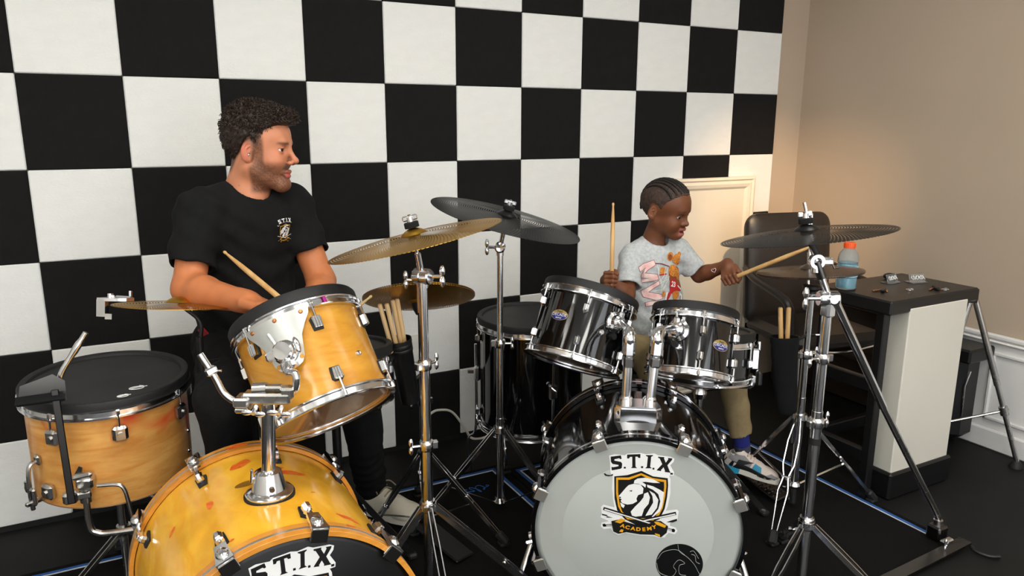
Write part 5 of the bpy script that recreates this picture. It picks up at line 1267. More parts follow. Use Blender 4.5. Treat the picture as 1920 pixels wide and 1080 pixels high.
def sdf_mesh(ops, lo, hi, h, B=8):
    """sparse surface nets"""
    lo = np.array(lo, float); nb = np.ceil((np.array(hi) - lo) / (h * B)).astype(int)
    gi = np.stack(np.meshgrid(*[np.arange(n) for n in nb], indexing='ij'), -1).reshape(-1, 3)
    ctr = lo + (gi + 0.5) * h * B
    d = np.concatenate([evaluate(ops, ctr[i:i + 60000]) for i in range(0, len(ctr), 60000)])
    act = gi[np.abs(d) < h * B * 1.25 + 0.004]
    g = np.arange(B + 1); loc = np.stack(np.meshgrid(g, g, g, indexing='ij'), -1).reshape(-1, 3)
    N = nb * B + 1; key = lambda c: (c[..., 0] * N[1] + c[..., 1]) * N[2] + c[..., 2]
    cells_k, cells_v, edges = [], [], []
    corners = np.array([(i, j, k) for i in (0, 1) for j in (0, 1) for k in (0, 1)])
    ed = [(a, b) for a in range(8) for b in range(a + 1, 8) if np.abs(corners[a] - corners[b]).sum() == 1]
    sup = act // 3; order = np.lexsort((sup[:, 2], sup[:, 1], sup[:, 0])); act, sup = act[order], sup[order]
    cuts = [0] + (np.where((sup[1:] != sup[:-1]).any(1))[0] + 1).tolist() + [len(act)]
    all_ops = ops
    for i0, i1 in zip(cuts[:-1], cuts[1:]):
        blk = act[i0:i1]
        gc = (lo + (blk + 0.5) * h * B); gc0 = (gc.min(0) + gc.max(0)) / 2; rad = np.linalg.norm(gc.max(0) - gc.min(0)) / 2 + h * B * 0.9
        ops = [o for o in all_ops if o[0] in 'id' or o[1](gc0[None])[0] < 1.5 * rad + o[2] + 0.012]
        nodes = blk[:, None, :] * B + loc[None]
        p = lo + nodes * h
        v = evaluate(ops, p.reshape(-1, 3)).reshape(len(blk), B + 1, B + 1, B + 1)
        s = v < 0
        c8 = np.stack([v[:, a:a + B, b:b + B, c:c + B] for a, b, c in corners], -1)
        s8 = c8 < 0; mixed = s8.any(-1) & ~s8.all(-1)
        w = np.argwhere(mixed)
        if len(w) == 0: continue
        vals = c8[mixed]; acc = np.zeros((len(w), 3)); cnt = np.zeros(len(w))
        for a, b in ed:
            va, vb = vals[:, a], vals[:, b]; m = (va < 0) != (vb < 0)
            t = np.where(m, va / np.where(m, va - vb, 1), 0)
            acc += np.where(m[:, None], corners[a] + t[:, None] * (corners[b] - corners[a]), 0); cnt += m
        cell = blk[w[:, 0]] * B + w[:, 1:]
        cells_k.append(key(cell)); cells_v.append(lo + (cell + acc / cnt[:, None]) * h)
        for ax in range(3):
            sl0 = [slice(0, B)] * 3; sl1 = [slice(0, B)] * 3; sl1[ax] = slice(1, B + 1)
            s0 = s[(slice(None),) + tuple(sl0)]; s1 = s[(slice(None),) + tuple(sl1)]
            e = np.argwhere(s0 != s1)
            if len(e): edges.append((ax, blk[e[:, 0]] * B + e[:, 1:], s0[tuple(e.T)]))
    K = np.concatenate(cells_k); Vt = np.concatenate(cells_v); K, ix = np.unique(K, return_index=True); Vt = Vt[ix]
    F = []
    for ax, e, inside in edges:
        u, w = [(1, 2), (2, 0), (0, 1)][ax]; q = []; ok = np.ones(len(e), bool)
        for du, dw in ((-1, -1), (0, -1), (0, 0), (-1, 0)):
            c = e.copy(); c[:, u] += du; c[:, w] += dw; ok &= (c >= 0).all(1)
            kk = key(c); j = np.searchsorted(K, kk); j = np.minimum(j, len(K) - 1); ok &= K[j] == kk; q.append(j)
        q = np.stack(q, 1); q[~inside] = q[~inside][:, ::-1]; F.append(q[ok])
    return Vt, np.concatenate(F)
def mesh_obj(name, Vt, F, m, parent, colors=None, smooth_it=1):
    c = (Vt.min(0) + Vt.max(0)) / 2
    me = bpy.data.meshes.new(name)
    me.vertices.add(len(Vt)); me.vertices.foreach_set('co', (Vt - c).astype(np.float32).ravel())
    me.loops.add(F.size); me.loops.foreach_set('vertex_index', F.astype(np.int32).ravel())
    me.polygons.add(len(F)); me.polygons.foreach_set('loop_start', np.arange(0, F.size, 4, dtype=np.int32))
    me.polygons.foreach_set('use_smooth', np.ones(len(F), bool))
    me.update(calc_edges=True); me.validate()
    if isinstance(m, str): m = [m]
    for x in m: me.materials.append(MATS[x])
    if colors is not None:
        at = me.color_attributes.new('skin', 'FLOAT_COLOR', 'POINT')
        at.data.foreach_set('color', np.concatenate([colors, np.ones((len(colors), 1))], 1).astype(np.float32).ravel())
    return place(name, me, TR(*c), parent)
def fold_noise(p, sc, seed=0.0):
    x, y, z = p[:, 0] * sc + seed, p[:, 1] * sc + seed * 1.7, p[:, 2] * sc
    return (np.sin(x * 1.3 + 1.8 * np.sin(z * 0.9 + y)) * np.cos(y * 1.1 + 1.3 * np.sin(x * 0.8)) + 0.5 * np.sin(2.3 * z + 1.7 * np.sin(1.9 * x) + y))
def linv(c): return np.array(lin(c))
def blend(col, target, wgt): return col * (1 - wgt[:, None]) + np.array(target) * wgt[:, None]
def sstep(a, b, x): t = np.clip((x - a) / (b - a), 0, 1); return t * t * (3 - 2 * t)

def head_ops(H, boy):
    """head in its own frame: x forward, y left, z up, origin between the ears"""
    U = lambda f, k: ('u', local(f, H), k)
    Sx = lambda f, k: ('s', local(f, H), k)
    o = []
    if not boy:
        o += [U(P_ell((0.006, 0, 0.032), (0.088, 0.075, 0.088)), 0), U(P_ell((0.036, 0, 0.036), (0.060, 0.064, 0.058)), 0.03), U(P_ell((0.042, 0, -0.038), (0.051, 0.057, 0.068)), 0.03)]
        for s in (-1, 1):
            o += [U(P_cap((0.0, s * 0.050, -0.055), (0.074, s * 0.014, -0.103), 0.020, 0.017), 0.03), U(P_ell((0.062, s * 0.036, -0.034), (0.030, 0.025, 0.026)), 0.022)]
        o += [U(P_ell((0.083, 0, -0.100), (0.019, 0.022, 0.017)), 0.02), U(P_cap((0.086, -0.030, 0.017), (0.086, 0.030, 0.017), 0.012), 0.016)]
        ey, ez, ex = 0.032, 0.001, 0.080
        o += [Sx(P_ell((0.098, s * ey, ez), (0.015, 0.017, 0.011)), 0.012) for s in (-1, 1)]
        o += [U(P_cap((0.094, 0, 0.010), (0.116, 0, -0.025), 0.0070, 0.0075), 0.014), U(P_ell((0.1185, 0, -0.030), (0.0100, 0.0095, 0.0088)), 0.008)]
        o += [U(P_ell((0.106, s * 0.012, -0.037), (0.009, 0.0065, 0.0068)), 0.006) for s in (-1, 1)]
        o += [Sx(P_ell((0.112, s * 0.006, -0.0445), (0.0045, 0.003, 0.004)), 0.003) for s in (-1, 1)]
        o += [U(P_chain([(0.084, -0.027, -0.0635), (0.098, -0.011, -0.0618), (0.1005, 0, -0.0630), (0.098, 0.011, -0.0618), (0.084, 0.027, -0.0635)], [0.003, 0.0055, 0.0055, 0.0055, 0.003]), 0.006),
              U(P_chain([(0.084, -0.025, -0.067), (0.0965, -0.010, -0.0755), (0.0975, 0, -0.076), (0.0965, 0.010, -0.0755), (0.084, 0.025, -0.067)], [0.003, 0.0055, 0.006, 0.0055, 0.003]), 0.006),
              Sx(P_chain([(0.092, -0.022, -0.0680), (0.106, -0.008, -0.0695), (0.107, 0.008, -0.0695), (0.092, 0.022, -0.0680)], [0.0010, 0.0022, 0.0022, 0.0010]), 0.002)]
        earc, er, fat = (0.004, 0.0765, -0.006), (0.0185, 0.0085, 0.032), 1.0
    else:
        o += [U(P_ell((-0.010, 0, 0.040), (0.105, 0.083, 0.092)), 0), U(P_ell((0.040, 0, 0.040), (0.062, 0.068, 0.062)), 0.03), U(P_ell((0.040, 0, -0.032), (0.052, 0.060, 0.060)), 0.03)]
        for s in (-1, 1):
            o += [U(P_cap((0.0, s * 0.050, -0.045), (0.070, s * 0.014, -0.086), 0.022, 0.018), 0.03), U(P_ell((0.060, s * 0.036, -0.038), (0.034, 0.029, 0.030)), 0.024)]
        o += [U(P_ell((0.080, 0, -0.086), (0.018, 0.022, 0.016)), 0.02), U(P_cap((0.086, -0.030, 0.020), (0.086, 0.030, 0.020), 0.011), 0.02)]
        ey, ez, ex = 0.034, -0.002, 0.0815
        o += [Sx(P_ell((0.100, s * ey, ez), (0.013, 0.017, 0.010)), 0.012) for s in (-1, 1)]
        o += [U(P_cap((0.092, 0, 0.006), (0.108, 0, -0.026), 0.0085, 0.0095), 0.014), U(P_ell((0.110, 0, -0.030), (0.0125, 0.0125, 0.010)), 0.008)]
        o += [U(P_ell((0.100, s * 0.014, -0.033), (0.010, 0.009, 0.0078)), 0.006) for s in (-1, 1)]
        o += [Sx(P_ell((0.107, s * 0.0075, -0.041), (0.0045, 0.0036, 0.004)), 0.003) for s in (-1, 1)]
        o += [U(P_chain([(0.086, -0.022, -0.060), (0.104, -0.009, -0.0545), (0.1065, 0, -0.0555), (0.104, 0.009, -0.0545), (0.086, 0.022, -0.060)], [0.004, 0.0075, 0.0075, 0.0075, 0.004]), 0.006),
              U(P_chain([(0.086, -0.020, -0.066), (0.100, -0.008, -0.0775), (0.1015, 0, -0.078), (0.100, 0.008, -0.0775), (0.086, 0.020, -0.066)], [0.004, 0.0078, 0.008, 0.0078, 0.004]), 0.006),
              Sx(P_ell((0.101, 0, -0.0662), (0.020, 0.0165, 0.0045)), 0.003)]
        earc, er, fat = (-0.014, 0.082, -0.004), (0.0185, 0.009, 0.030), 1.0
    for s in (-1, 1):
        Re = np.array(RZ(s * -0.45)[:3, :3]) @ np.array(RY(0.18)[:3, :3])
        c = np.array((earc[0], s * earc[1], earc[2]))
        o += [U(P_ell(c, er, Re), 0.004), U(P_ell(c + (0.002, -s * 0.004, -0.020), (0.010, 0.008, 0.012), Re), 0.005), Sx(P_ell(c + (0.003, s * 0.007, 0.004), (0.0105, 0.006, 0.019), Re), 0.003), U(P_ell(c + (0.011, -s * 0.001, -0.004), (0.0035, 0.004, 0.007), Re), 0.003), U(P_chain([c + (0.006, s * 0.003, 0.012), c + (-0.004, s * 0.004, 0.004), c + (-0.002, s * 0.004, -0.010)], [0.002, 0.0028, 0.0022]), 0.002)]
        # eyelids: skin drawn over the eyeball with an almond opening
        e_c = np.array((ex, s * ey, ez))
        o += [U(P_ell(e_c, (0.0142, 0.0150, 0.0138)), 0.005), Sx(P_ell(e_c + (0.0110, s * 0.0028, -0.0008), (0.0135, 0.0140, 0.0040 if not boy else 0.0046), np.array(RX(s * 0.10)[:3, :3])), 0.0012)]
    return o, (ex, ey, ez)

def hand_ops(W, d, n_, s=1.0, side=1, curl=1.0):
    """gripping hand; W wrist, d wrist->knuckles, n_ back-of-hand normal, side=+1: thumb on the +l side; returns ops and the stick point/axis"""
    d = nrm(d); n_ = nrm(n_ - (np.array(n_) @ d) * d); l = np.cross(n_, d)
    T = lambda a, b, c: np.array(W, float) + s * (a * d + b * l * side + c * n_)
    o = [('u', P_box(T(0.05, 0, -0.002), V(0.042, 0.040, 0.0135) * s, 0.012 * s, np.stack([d, l, n_], 1)), 0.012 * s),
         ('u', P_cap(T(-0.02, 0, 0), T(0.02, 0, 0), 0.026 * s, 0.027 * s), 0.02 * s), ('u', P_ell(T(0.028, 0.028, -0.012), V(0.028, 0.017, 0.017) * s, np.stack([d, l, n_], 1)), 0.012 * s)]
    for b, L, r in ((0.031, 0.96, 0.0092), (0.0105, 1.05, 0.0096), (-0.0105, 1.0, 0.0092), (-0.031, 0.84, 0.0082)):
        k0 = T(0.086, b, 0.002); k1 = T(0.086 + 0.016 * L, b * 0.97, -0.031 * L); k2 = T(0.078, b * 0.94, -0.048 * L); k3 = T(0.054, b * 0.92, -0.043)
        o += [('u', P_cap(k0, k1, r * s * 1.04, r * s), 0.004 * s), ('u', P_cap(k1, k2, r * s, r * s * 0.92), 0.003 * s), ('u', P_cap(k2, k3, r * s * 0.92, r * s * 0.84), 0.003 * s), ('u', P_ell(k0 + n_ * 0.002 * s, V(1, 1, 1) * r * s * 1.12), 0.005 * s)]
    t0, t1, t2, t3 = T(0.018, 0.034, -0.012), T(0.048, 0.046, -0.028), T(0.072, 0.040, -0.046), T(0.088, 0.026, -0.054)
    o += [('u', P_cap(t0, t1, 0.0135 * s, 0.0118 * s), 0.008 * s), ('u', P_cap(t1, t2, 0.0112 * s, 0.0102 * s), 0.004 * s), ('u', P_cap(t2, t3, 0.0102 * s, 0.0085 * s), 0.003 * s)]
    return o, T(0.075, 0, -0.026), l * side

# ================================================================== the man
pm_ = thing('person', 'dark haired man in a black T-shirt smiling sideways at the maple kit', 'person', (0.60, -0.45, 0.007))
Hf = V(0.86, -0.50, -0.05); Hf = nrm(Hf); Hl = nrm(np.cross((0.0, 0.05, 1.0), Hf)); Hu = np.cross(Hf, Hl)
HM = np.eye(4); HM[:3, 0] = Hf * 1.02; HM[:3, 1] = Hl * 1.02; HM[:3, 2] = Hu * 1.02; HM[:3, 3] = (0.634, -0.520, 1.318)
hops, (ex, ey, ez) = head_ops(HM, False)
rsh, rel, rwr = V(0.452, -0.575, 1.135), V(0.400, -0.668, 0.935), V(0.520, -0.880, 0.932)
lsh, lel, lwr = V(0.745, -0.440, 1.130), V(0.800, -0.560, 0.900), V(0.735, -0.780, 0.815)
nk0, nk1 = V(0.620, -0.520, 1.275), V(0.590, -0.495, 1.165)
chest, belly, hips = V(0.598, -0.490, 1.06), V(0.585, -0.485, 0.87), V(0.580, -0.470, 0.73)
cf = nrm(V(0.42, -0.90, 0)); cl = V(-cf[1], cf[0], 0)          # chest forward, his left
CR = np.stack([cf, cl, V(0, 0, 1)], 1)
body = hops + [('u', P_cap(nk0, nk1, 0.056, 0.060), 0.03), ('u', P_cap(nk0 + Hl * 0.02, nk1 + cf * 0.04, 0.03, 0.035), 0.03), ('u', P_ell(chest, (0.085, 0.15, 0.14), CR), 0.05),
               ('u', P_cap(rsh, rel, 0.05, 0.043), 0.02), ('u', P_cap(lsh, lel, 0.05, 0.043), 0.02)]
for e, w_ in ((rel, rwr), (lel, lwr)):
    body += [('u', P_cap(e, e * 0.72 + w_ * 0.28, 0.043, 0.045), 0.02), ('u', P_cap(e * 0.72 + w_ * 0.28, w_, 0.045, 0.029), 0.02)]
st_a, st_b = V(0.505, -0.785, 1.036), V(0.592, -0.985, 0.953)     # visible stick: tip and near end
sdir = nrm(st_b - st_a)
h1, sp1, sa1 = hand_ops(rwr, V(0.55, -0.83, -0.05), V(0.15, 0.05, 1.0), 1.0, 1)
h2, sp2, sa2 = hand_ops(lwr, V(-0.5, -0.85, -0.1), V(0, 0, 1.0), 1.0, -1)
body += h1 + h2
Vt, F = sdf_mesh(body, (0.28, -1.06, 0.70), (0.95, -0.30, 1.50), 0.0023)
def to_head(Vt, HM):
    s = np.linalg.norm(HM[:3, 0]); return ((Vt - HM[:3, 3]) @ (HM[:3, :3] / s)) / s
q = to_head(Vt, HM); x, y, z = q.T; inhead = (np.abs(y) < 0.1) & (x > -0.13) & (z > -0.15)
col = np.tile(linv((196, 120, 76)), (len(Vt), 1)); col = blend(col, linv((204, 136, 102)), 1.0 * inhead)
col = blend(col, linv((204, 118, 92)), 0.55 * inhead * np.exp(-(((x - 0.07) / 0.03) ** 2 + ((np.abs(y) - 0.042) / 0.022) ** 2 + ((z + 0.03) / 0.025) ** 2)))
col = blend(col, linv((206, 112, 92)), 0.45 * inhead * np.exp(-(((x - 0.12) / 0.016) ** 2 + (y / 0.014) ** 2 + ((z + 0.034) / 0.014) ** 2)))
col = blend(col, linv((200, 104, 86)), 0.5 * inhead * sstep(0.07, 0.08, np.abs(y)) * (x < 0.01) * (np.abs(z) < 0.05))
bz = sstep(-0.028, -0.052, z + 0.25 * np.maximum(0.045 - x, 0)) * inhead * sstep(-0.002, 0.012, x) * sstep(-0.135, -0.118, z)
cheek = np.exp(-(((x - 0.075) / 0.022) ** 2 + ((z + 0.045) / 0.016) ** 2 + ((np.abs(y) - 0.038) / 0.014) ** 2))
mus = inhead * np.exp(-(((z + 0.0545) / 0.0045) ** 2)) * (x > 0.08) * (np.abs(y) < 0.028)
side = inhead * sstep(0.022, 0.010, np.abs(x - 0.030)) * sstep(0.05, 0.02, z) * sstep(-0.06, -0.03, z) * (np.abs(y) > 0.045)
beard = np.clip(bz * (1 - 0.85 * cheek) * 0.92 + mus * 0.7 + side * 0.9, 0, 0.94)
beard *= 0.8 + 0.2 * np.sin(x * 2300 + 2 * np.sin(z * 1700)) * np.sin(y * 2100 + z * 1900)
col = blend(col, linv((70, 47, 35)), beard)
lipu = np.minimum(np.abs(z + 0.0625 + 0.0), 1); lipm = inhead * (x > 0.09) * (np.abs(y) < 0.024) * np.exp(-(((z + 0.070) / 0.0095) ** 4)) * sstep(0.0925, 0.0965, x)
col = blend(col, linv((186, 92, 84)), 0.85 * lipm)
brow = inhead * np.exp(-(((z - 0.0195 - 0.06 * (0.034 - np.abs(y)) * 0) / 0.0042) ** 2)) * sstep(0.010, 0.016, np.abs(y)) * sstep(0.056, 0.046, np.abs(y)) * (x > 0.06)
col = blend(col, linv((60, 42, 32)), 0.85 * brow)
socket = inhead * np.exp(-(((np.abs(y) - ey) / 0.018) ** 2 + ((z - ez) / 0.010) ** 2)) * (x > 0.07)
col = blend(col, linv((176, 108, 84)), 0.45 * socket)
hairy = inhead * sstep(0.0, 0.02, z - np.interp(x, [-0.12, -0.06, -0.035, -0.01, 0.01, 0.03, 0.05, 0.08, 0.13], [-0.085, -0.08, -0.04, 0.0, 0.010, 0.0, 0.045, 0.068, 0.07]))
col = blend(col, linv((70, 50, 40)), 0.8 * hairy)
mole = np.exp(-((Vt - V(0.573, -0.556, 1.212)) ** 2).sum(1) / 0.0022 ** 2); col = blend(col, linv((90, 40, 30)), mole)
col *= (1 + 0.05 * fold_noise(Vt, 60))[:, None]
man_body = mesh_obj('body', Vt, F, 'skin_man', pm_, np.clip(col, 0, 1))
def eye(H, s, ex, ey, ez, look, parent, r=0.0122):
    c = pt(H, (ex, s * ey, ez)); k = np.linalg.norm(H[:3, 0]); e = MB().sphere(c, r * k, 20).build('eye', 'eye_white', parent)
    d = nrm(H[:3, :3] @ V(1, look[0], look[1]))
    MB().lathe([(0, 0.0011), (0.0030, 0.0009), (0.0062, -0.0004)], 18, frame(c + d * (r * k - 0.0009), d)).build('iris', 'iris', e)
def lash(H, s, ex, ey, ez, hz, parent, m):
    pts = [pt(H, (ex + 0.0142 * math.cos(a) * 0.99, s * (ey + 0.002) + 0.0128 * math.sin(a), ez + hz * math.cos(a * 1.25))) for a in np.linspace(-1.0, 1.0, 9)]
    MB().tube(pts, [0.0005, 0.0009, 0.0011, 0.0012, 0.0012, 0.0012, 0.0011, 0.0009, 0.0005], 6).build('eyelash', m, parent)
for s in (-1, 1): lash(HM, s, ex, ey, ez, 0.0036, pm_, 'hair_man')
for s in (-1, 1): eye(HM, s, ex, ey, ez, (0.10 if s > 0 else -0.28, -0.05), pm_)
MB().box((0, 0, 0), (0.006, 0.030, 0.005), HM @ TR(0.092, 0, -0.0672), b=0.002).build('teeth', 'tooth', pm_)
eb = MB(); eb.cyl(pt(HM, (0.014, -0.076, -0.012)), pt(HM, (0.009, -0.084, -0.014)), 0.003, n=10); eb.sphere((0.010, -0.084, -0.018), 0.003, 8, HM); eb.build('earbud', 'chrome', pm_)

# hair: cropped sides and a mop of curls on top
hl = lambda p: np.interp(p[:, 0], [-0.14, -0.07, -0.045, -0.025, -0.005, 0.012, 0.026, 0.036, 0.048, 0.06, 0.078, 0.10, 0.14], [-0.075, -0.072, -0.056, -0.010, 0.024, 0.032, 0.020, 0.022, 0.044, 0.058, 0.070, 0.072, 0.072])
hair = [('u', local(P_ell((0.005, 0, 0.034), (0.094, 0.0805, 0.094)), HM), 0), ('u', local(P_ell((0.022, 0, 0.084), (0.088, 0.070, 0.040)), HM), 0.03), ('u', local(P_ell((-0.028, 0, 0.045), (0.066, 0.074, 0.080)), HM), 0.03), ('u', local(P_ell((0.080, 0, 0.088), (0.032, 0.054, 0.026)), HM), 0.02),
        ('d', lambda p: 0.0035 * fold_noise(p, 150) * 0.8, 0), ('i', local(lambda p: (hl(p) - p[:, 2]) * 0.8, HM), 0.014)]
Hv, HF = sdf_mesh(hair, HM[:3, 3] - 0.17, HM[:3, 3] + 0.19, 0.0032)
hair_o = mesh_obj('hair', Hv, HF, 'hair_man', pm_)
qh = to_head(Hv, HM)
topi = np.where((qh[:, 2] > 0.055) & (qh[:, 2] - 0.0 > hl(qh) + 0.008))[0]
cur = MB(); rs = np.random.default_rng(3)
for i in rs.choice(topi, 1300):
    p0 = Hv[i]; lo_c = qh[i]; out = nrm(lo_c - V(0.01, 0, 0.02)); 
    grow = nrm(out * 0.7 + V(0.5, 0, 0.12) * 0.8 + rs.normal(0, 0.35, 3)); side_ = nrm(np.cross(grow, rs.normal(0, 1, 3))); up2 = np.cross(grow, side_)
    L_ = rs.uniform(0.009, 0.019); rad = rs.uniform(0.003, 0.0055); turns = rs.uniform(1.0, 1.8); ph = rs.uniform(0, 6.28)
    pts = []
    for k in range(9):
        t_ = k / 8; a = ph + t_ * turns * 2 * PI; pts.append(lo_c - out * 0.003 + grow * L_ * t_ + (side_ * math.cos(a) + up2 * math.sin(a)) * rad * (0.4 + 0.6 * t_))
    cur.tube(pts, [0.0016, 0.0018, 0.0018, 0.0018, 0.0017, 0.0016, 0.0014, 0.0012, 0.0008], 4, HM)
sidei = np.where((qh[:, 2] < 0.065) & (np.abs(qh[:, 1]) > 0.02))[0]
for i in rs.choice(sidei, 2600):
    lo_c = qh[i]; out = nrm(lo_c - V(0.0, 0, 0.03)); down = nrm(V(-0.45, 0, -0.9) - out * (V(-0.45, 0, -0.9) @ out)) ; L_ = rs.uniform(0.005, 0.010)
    down = nrm(down + rs.normal(0, 0.25, 3)); cur.tube([lo_c - out * 0.001, lo_c + out * 0.0018 + down * L_ * 0.5, lo_c + out * 0.0012 + down * L_], [0.0010, 0.0009, 0.0003], 3, HM)
co = cur.build('curls', 'hair_man', hair_o, sharp=80); co['kind'] = 'stuff'

# T-shirt
slr, sll = rsh * 0.30 + rel * 0.70, lsh * 0.36 + lel * 0.64
fold = lambda p: 0.0034 * fold_noise(p, 24, 2.0) + 0.0026 * np.sin((p @ nrm(V(0.5, -0.2, 1.0))) * 95 + 2.5 * np.sin((p @ nrm(V(0.9, 0.3, 0.1))) * 16))
shirt = [('u', P_ell(chest + V(0, 0, 0.01), (0.118, 0.175, 0.155), CR), 0), ('u', P_ell(belly, (0.122, 0.158, 0.17), CR), 0.06), ('u', P_ell(hips + V(0, 0, 0.04), (0.125, 0.162, 0.12), CR), 0.06),
         ('u', P_cap(rsh + cl * 0.02, lsh - cl * 0.02, 0.066, 0.066), 0.05), ('u', P_cap(nk1 + V(0, 0.01, -0.02) - cl * 0.07, nk1 + V(0, 0.01, -0.02) + cl * 0.07, 0.055), 0.05)]
for a, b, ee in ((rsh, slr, rel), (lsh, sll, lel)):
    dd = nrm(ee - a); sv = [('u', P_cap(a, b + dd * 0.05, 0.066, 0.064), 0.0), ('i', P_half(b, dd), 0.004)]
    shirt.append(('u', (lambda sv: (lambda p: evaluate(sv, p)))(sv), 0.035))
shirt += [('d', fold, 0), ('s', P_cap(nk0 + V(0.02, -0.015, 0.08), nk1 + cf * 0.035 + V(0, 0, 0.032), 0.066, 0.064), 0.006), ('i', P_half((0, 0, 0.735), (0, 0, -1)), 0.006)]
for b, ee, a in ((slr, rel, rsh), (sll, lel, lsh)): shirt.append(('s', P_cap(b + nrm(a - ee) * 0.012, ee, 0.0545, 0.052), 0.003))
Sv, SF = sdf_mesh(shirt, (0.28, -0.78, 0.70), (0.95, -0.26, 1.29), 0.0042)
man_shirt = mesh_obj('t_shirt', Sv, SF, 'cloth_black', pm_)
man_shirt['label'] = 'black crew neck T-shirt'
# collar rib
def bvh_of(Vt, F): return BVHTree.FromPolygons([tuple(v) for v in Vt], [tuple(f) for f in F])
bt_m = bvh_of(Sv, SF)
def projector(bvh, M, off=0.0012):
    """map local decal (x right, y up, z layer) onto a garment by casting along -z of M"""
    d = Vector((-M[:3, 2]).tolist())
    def f(c):
        p = pt(M, (c[0], c[1], 0.25)); h = bvh.ray_cast(Vector(p.tolist()), d)
        if h[0] is None: return p - M[:3, 2] * 0.25
        return np.array(h[0]) + nrm(np.array(h[1]) * (1 if np.array(h[1]) @ M[:3, 2] > 0 else -1) + M[:3, 2] * 0.3) * (off + c[2])
    return f
LM = np.eye(4); nz = nrm(cf * 0.93 + cl * 0.30 + V(0, 0, 0.12)); rx = nrm(np.cross((0, 0, 1.0), nz)); LM[:3, 0] = rx; LM[:3, 1] = np.cross(nz, rx); LM[:3, 2] = nz
LM[:3, 3] = V(0.683, -0.56, 1.070)
emblem(man_shirt, None, 0.30, 0.00016, projector(bt_m, LM @ TR(0.0, -0.035, 0)), 'chest_emblem', True)

# jeans and belt line
rhip, lhip = hips - cl * 0.085 + V(0, 0, -0.02), hips + cl * 0.085 + V(0, 0, -0.02)
rkn, lkn = V(0.445, -0.845, 0.655), V(0.835, -0.790, 0.640)
ran, lan = V(0.500, -0.72, 0.10), V(0.955, -0.500, 0.115)
jf = lambda p: 0.0024 * fold_noise(p, 30, 5.0) + 0.0022 * np.sin(p[:, 2] * 120 + 3 * np.sin(p[:, 0] * 22 + p[:, 1] * 17)) * sstep(0.45, 0.2, p[:, 2])
jeans = [('u', P_ell(hips + V(0, 0, -0.01), (0.125, 0.165, 0.10), CR), 0)]
for hp_, kn, an in ((rhip, rkn, ran), (lhip, lkn, lan)): jeans += [('u', P_cap(hp_, kn, 0.092, 0.068), 0.05), ('u', P_cap(kn, an, 0.068, 0.054), 0.03)]
jeans += [('d', jf, 0)]
Jv, JF = sdf_mesh(jeans, (0.28, -1.0, 0.02), (1.08, -0.26, 0.86), 0.005)
jo = mesh_obj('jeans', Jv, JF, 'denim_black', pm_); jo['label'] = 'black jeans with a ripped patch on the thigh'
bj = bvh_of(Jv, JF)
JM = frame(V(0.43, -0.74, 0.72), nrm(V(-0.25, -0.75, 0.6)), (1, 0, 0))
rp = MB(); rp.tube([(-0.03, 0.012, 0), (-0.012, 0.022, 0), (0.012, 0.014, 0), (0.034, 0.012, 0), (0.03, 0.0, 0), (0.01, -0.008, 0), (-0.014, -0.014, 0), (-0.032, -0.012, 0)], 0.0014, 5, closed=True)
pj = projector(bj, JM, 0.0006); rp.v = [pj(v).tolist() for v in rp.v]; rp.build('rip', 'denim_worn', jo, sharp=80)
MB().box((0, 0, 0), (0.030, 0.006, 0.020), frame(V(0.437, -0.575, 0.782), (0.3, -0.3, 1), (0.88, -0.47, 0)) @ RY(0.5), b=0.001).build('pocket_tag', 'tag_red', jo)
# shoes
def shoe(parent, heel, toe, L, W_, name='shoe', style='cream'):
    d = nrm(V(toe[0] - heel[0], toe[1] - heel[1], toe[2] - heel[2])); up = nrm(V(0, 0, 1) - d * d[2]); sd = np.cross(up, d)
    M = np.eye(4); M[:3, 0] = d; M[:3, 1] = sd; M[:3, 2] = up; M[:3, 3] = heel
    s = L / 0.29; w_ = W_ / 0.10
    up_ops = [('u', local(P_ell((0.075, 0, 0.045), (0.075, 0.040, 0.05)), M @ np.diag([s, s, s, 1.0])), 0), ('u', local(P_ell((0.20, 0, 0.030), (0.085, 0.046, 0.040)), M @ np.diag([s, s, s, 1.0])), 0.03 * s), ('u', local(P_cap((0.055, 0, 0.06), (0.055, 0, 0.10), 0.036, 0.037), M @ np.diag([s, s, s, 1.0])), 0.02 * s), ('u', local(P_cap((0.075, 0, 0.085), (0.17, 0, 0.055), 0.028, 0.03), M @ np.diag([s, s, s, 1.0])), 0.02 * s),
              ('s', local(P_cap((0.050, 0, 0.10), (0.046, 0, 0.16), 0.032), M @ np.diag([s, s, s, 1.0])), 0.004), ('i', local(P_half((0, 0, 0.018), (0, 0, -1)), M @ np.diag([s, s, s, 1.0])), 0.003)]
    a = np.array([pt(M, (x * s, y * s, z * s)) for x in (-0.02, 0.31) for y in (-0.06, 0.06) for z in (-0.01, 0.16)])
    sv, sf = sdf_mesh(up_ops, a.min(0), a.max(0), 0.0032)
    so = mesh_obj(name, sv, sf, 'shoe_cream' if style == 'cream' else 'shoe_white', parent)
    sole = MB(); out = []
    for t_ in np.linspace(0, 2 * PI, 36, endpoint=False):
        cx = 0.145 + 0.150 * math.cos(t_); ww = 0.044 if math.cos(t_) > 0 else 0.039; out.append((cx * s, ww * s * np.sign(math.sin(t_)) * abs(math.sin(t_)) ** 0.75))
    sole.prism(out, 0.0, 0.026 * s, M); sole.build('sole', 'shoe_sole', so, sharp=50)
    return so, M, s, bvh_of(sv, sf)
ls, LSM, ss, lsb = shoe(pm_, V(0.915, -0.455, 0.024), V(1.075, -0.66, 0.024), 0.29, 0.10)
lace = MB()
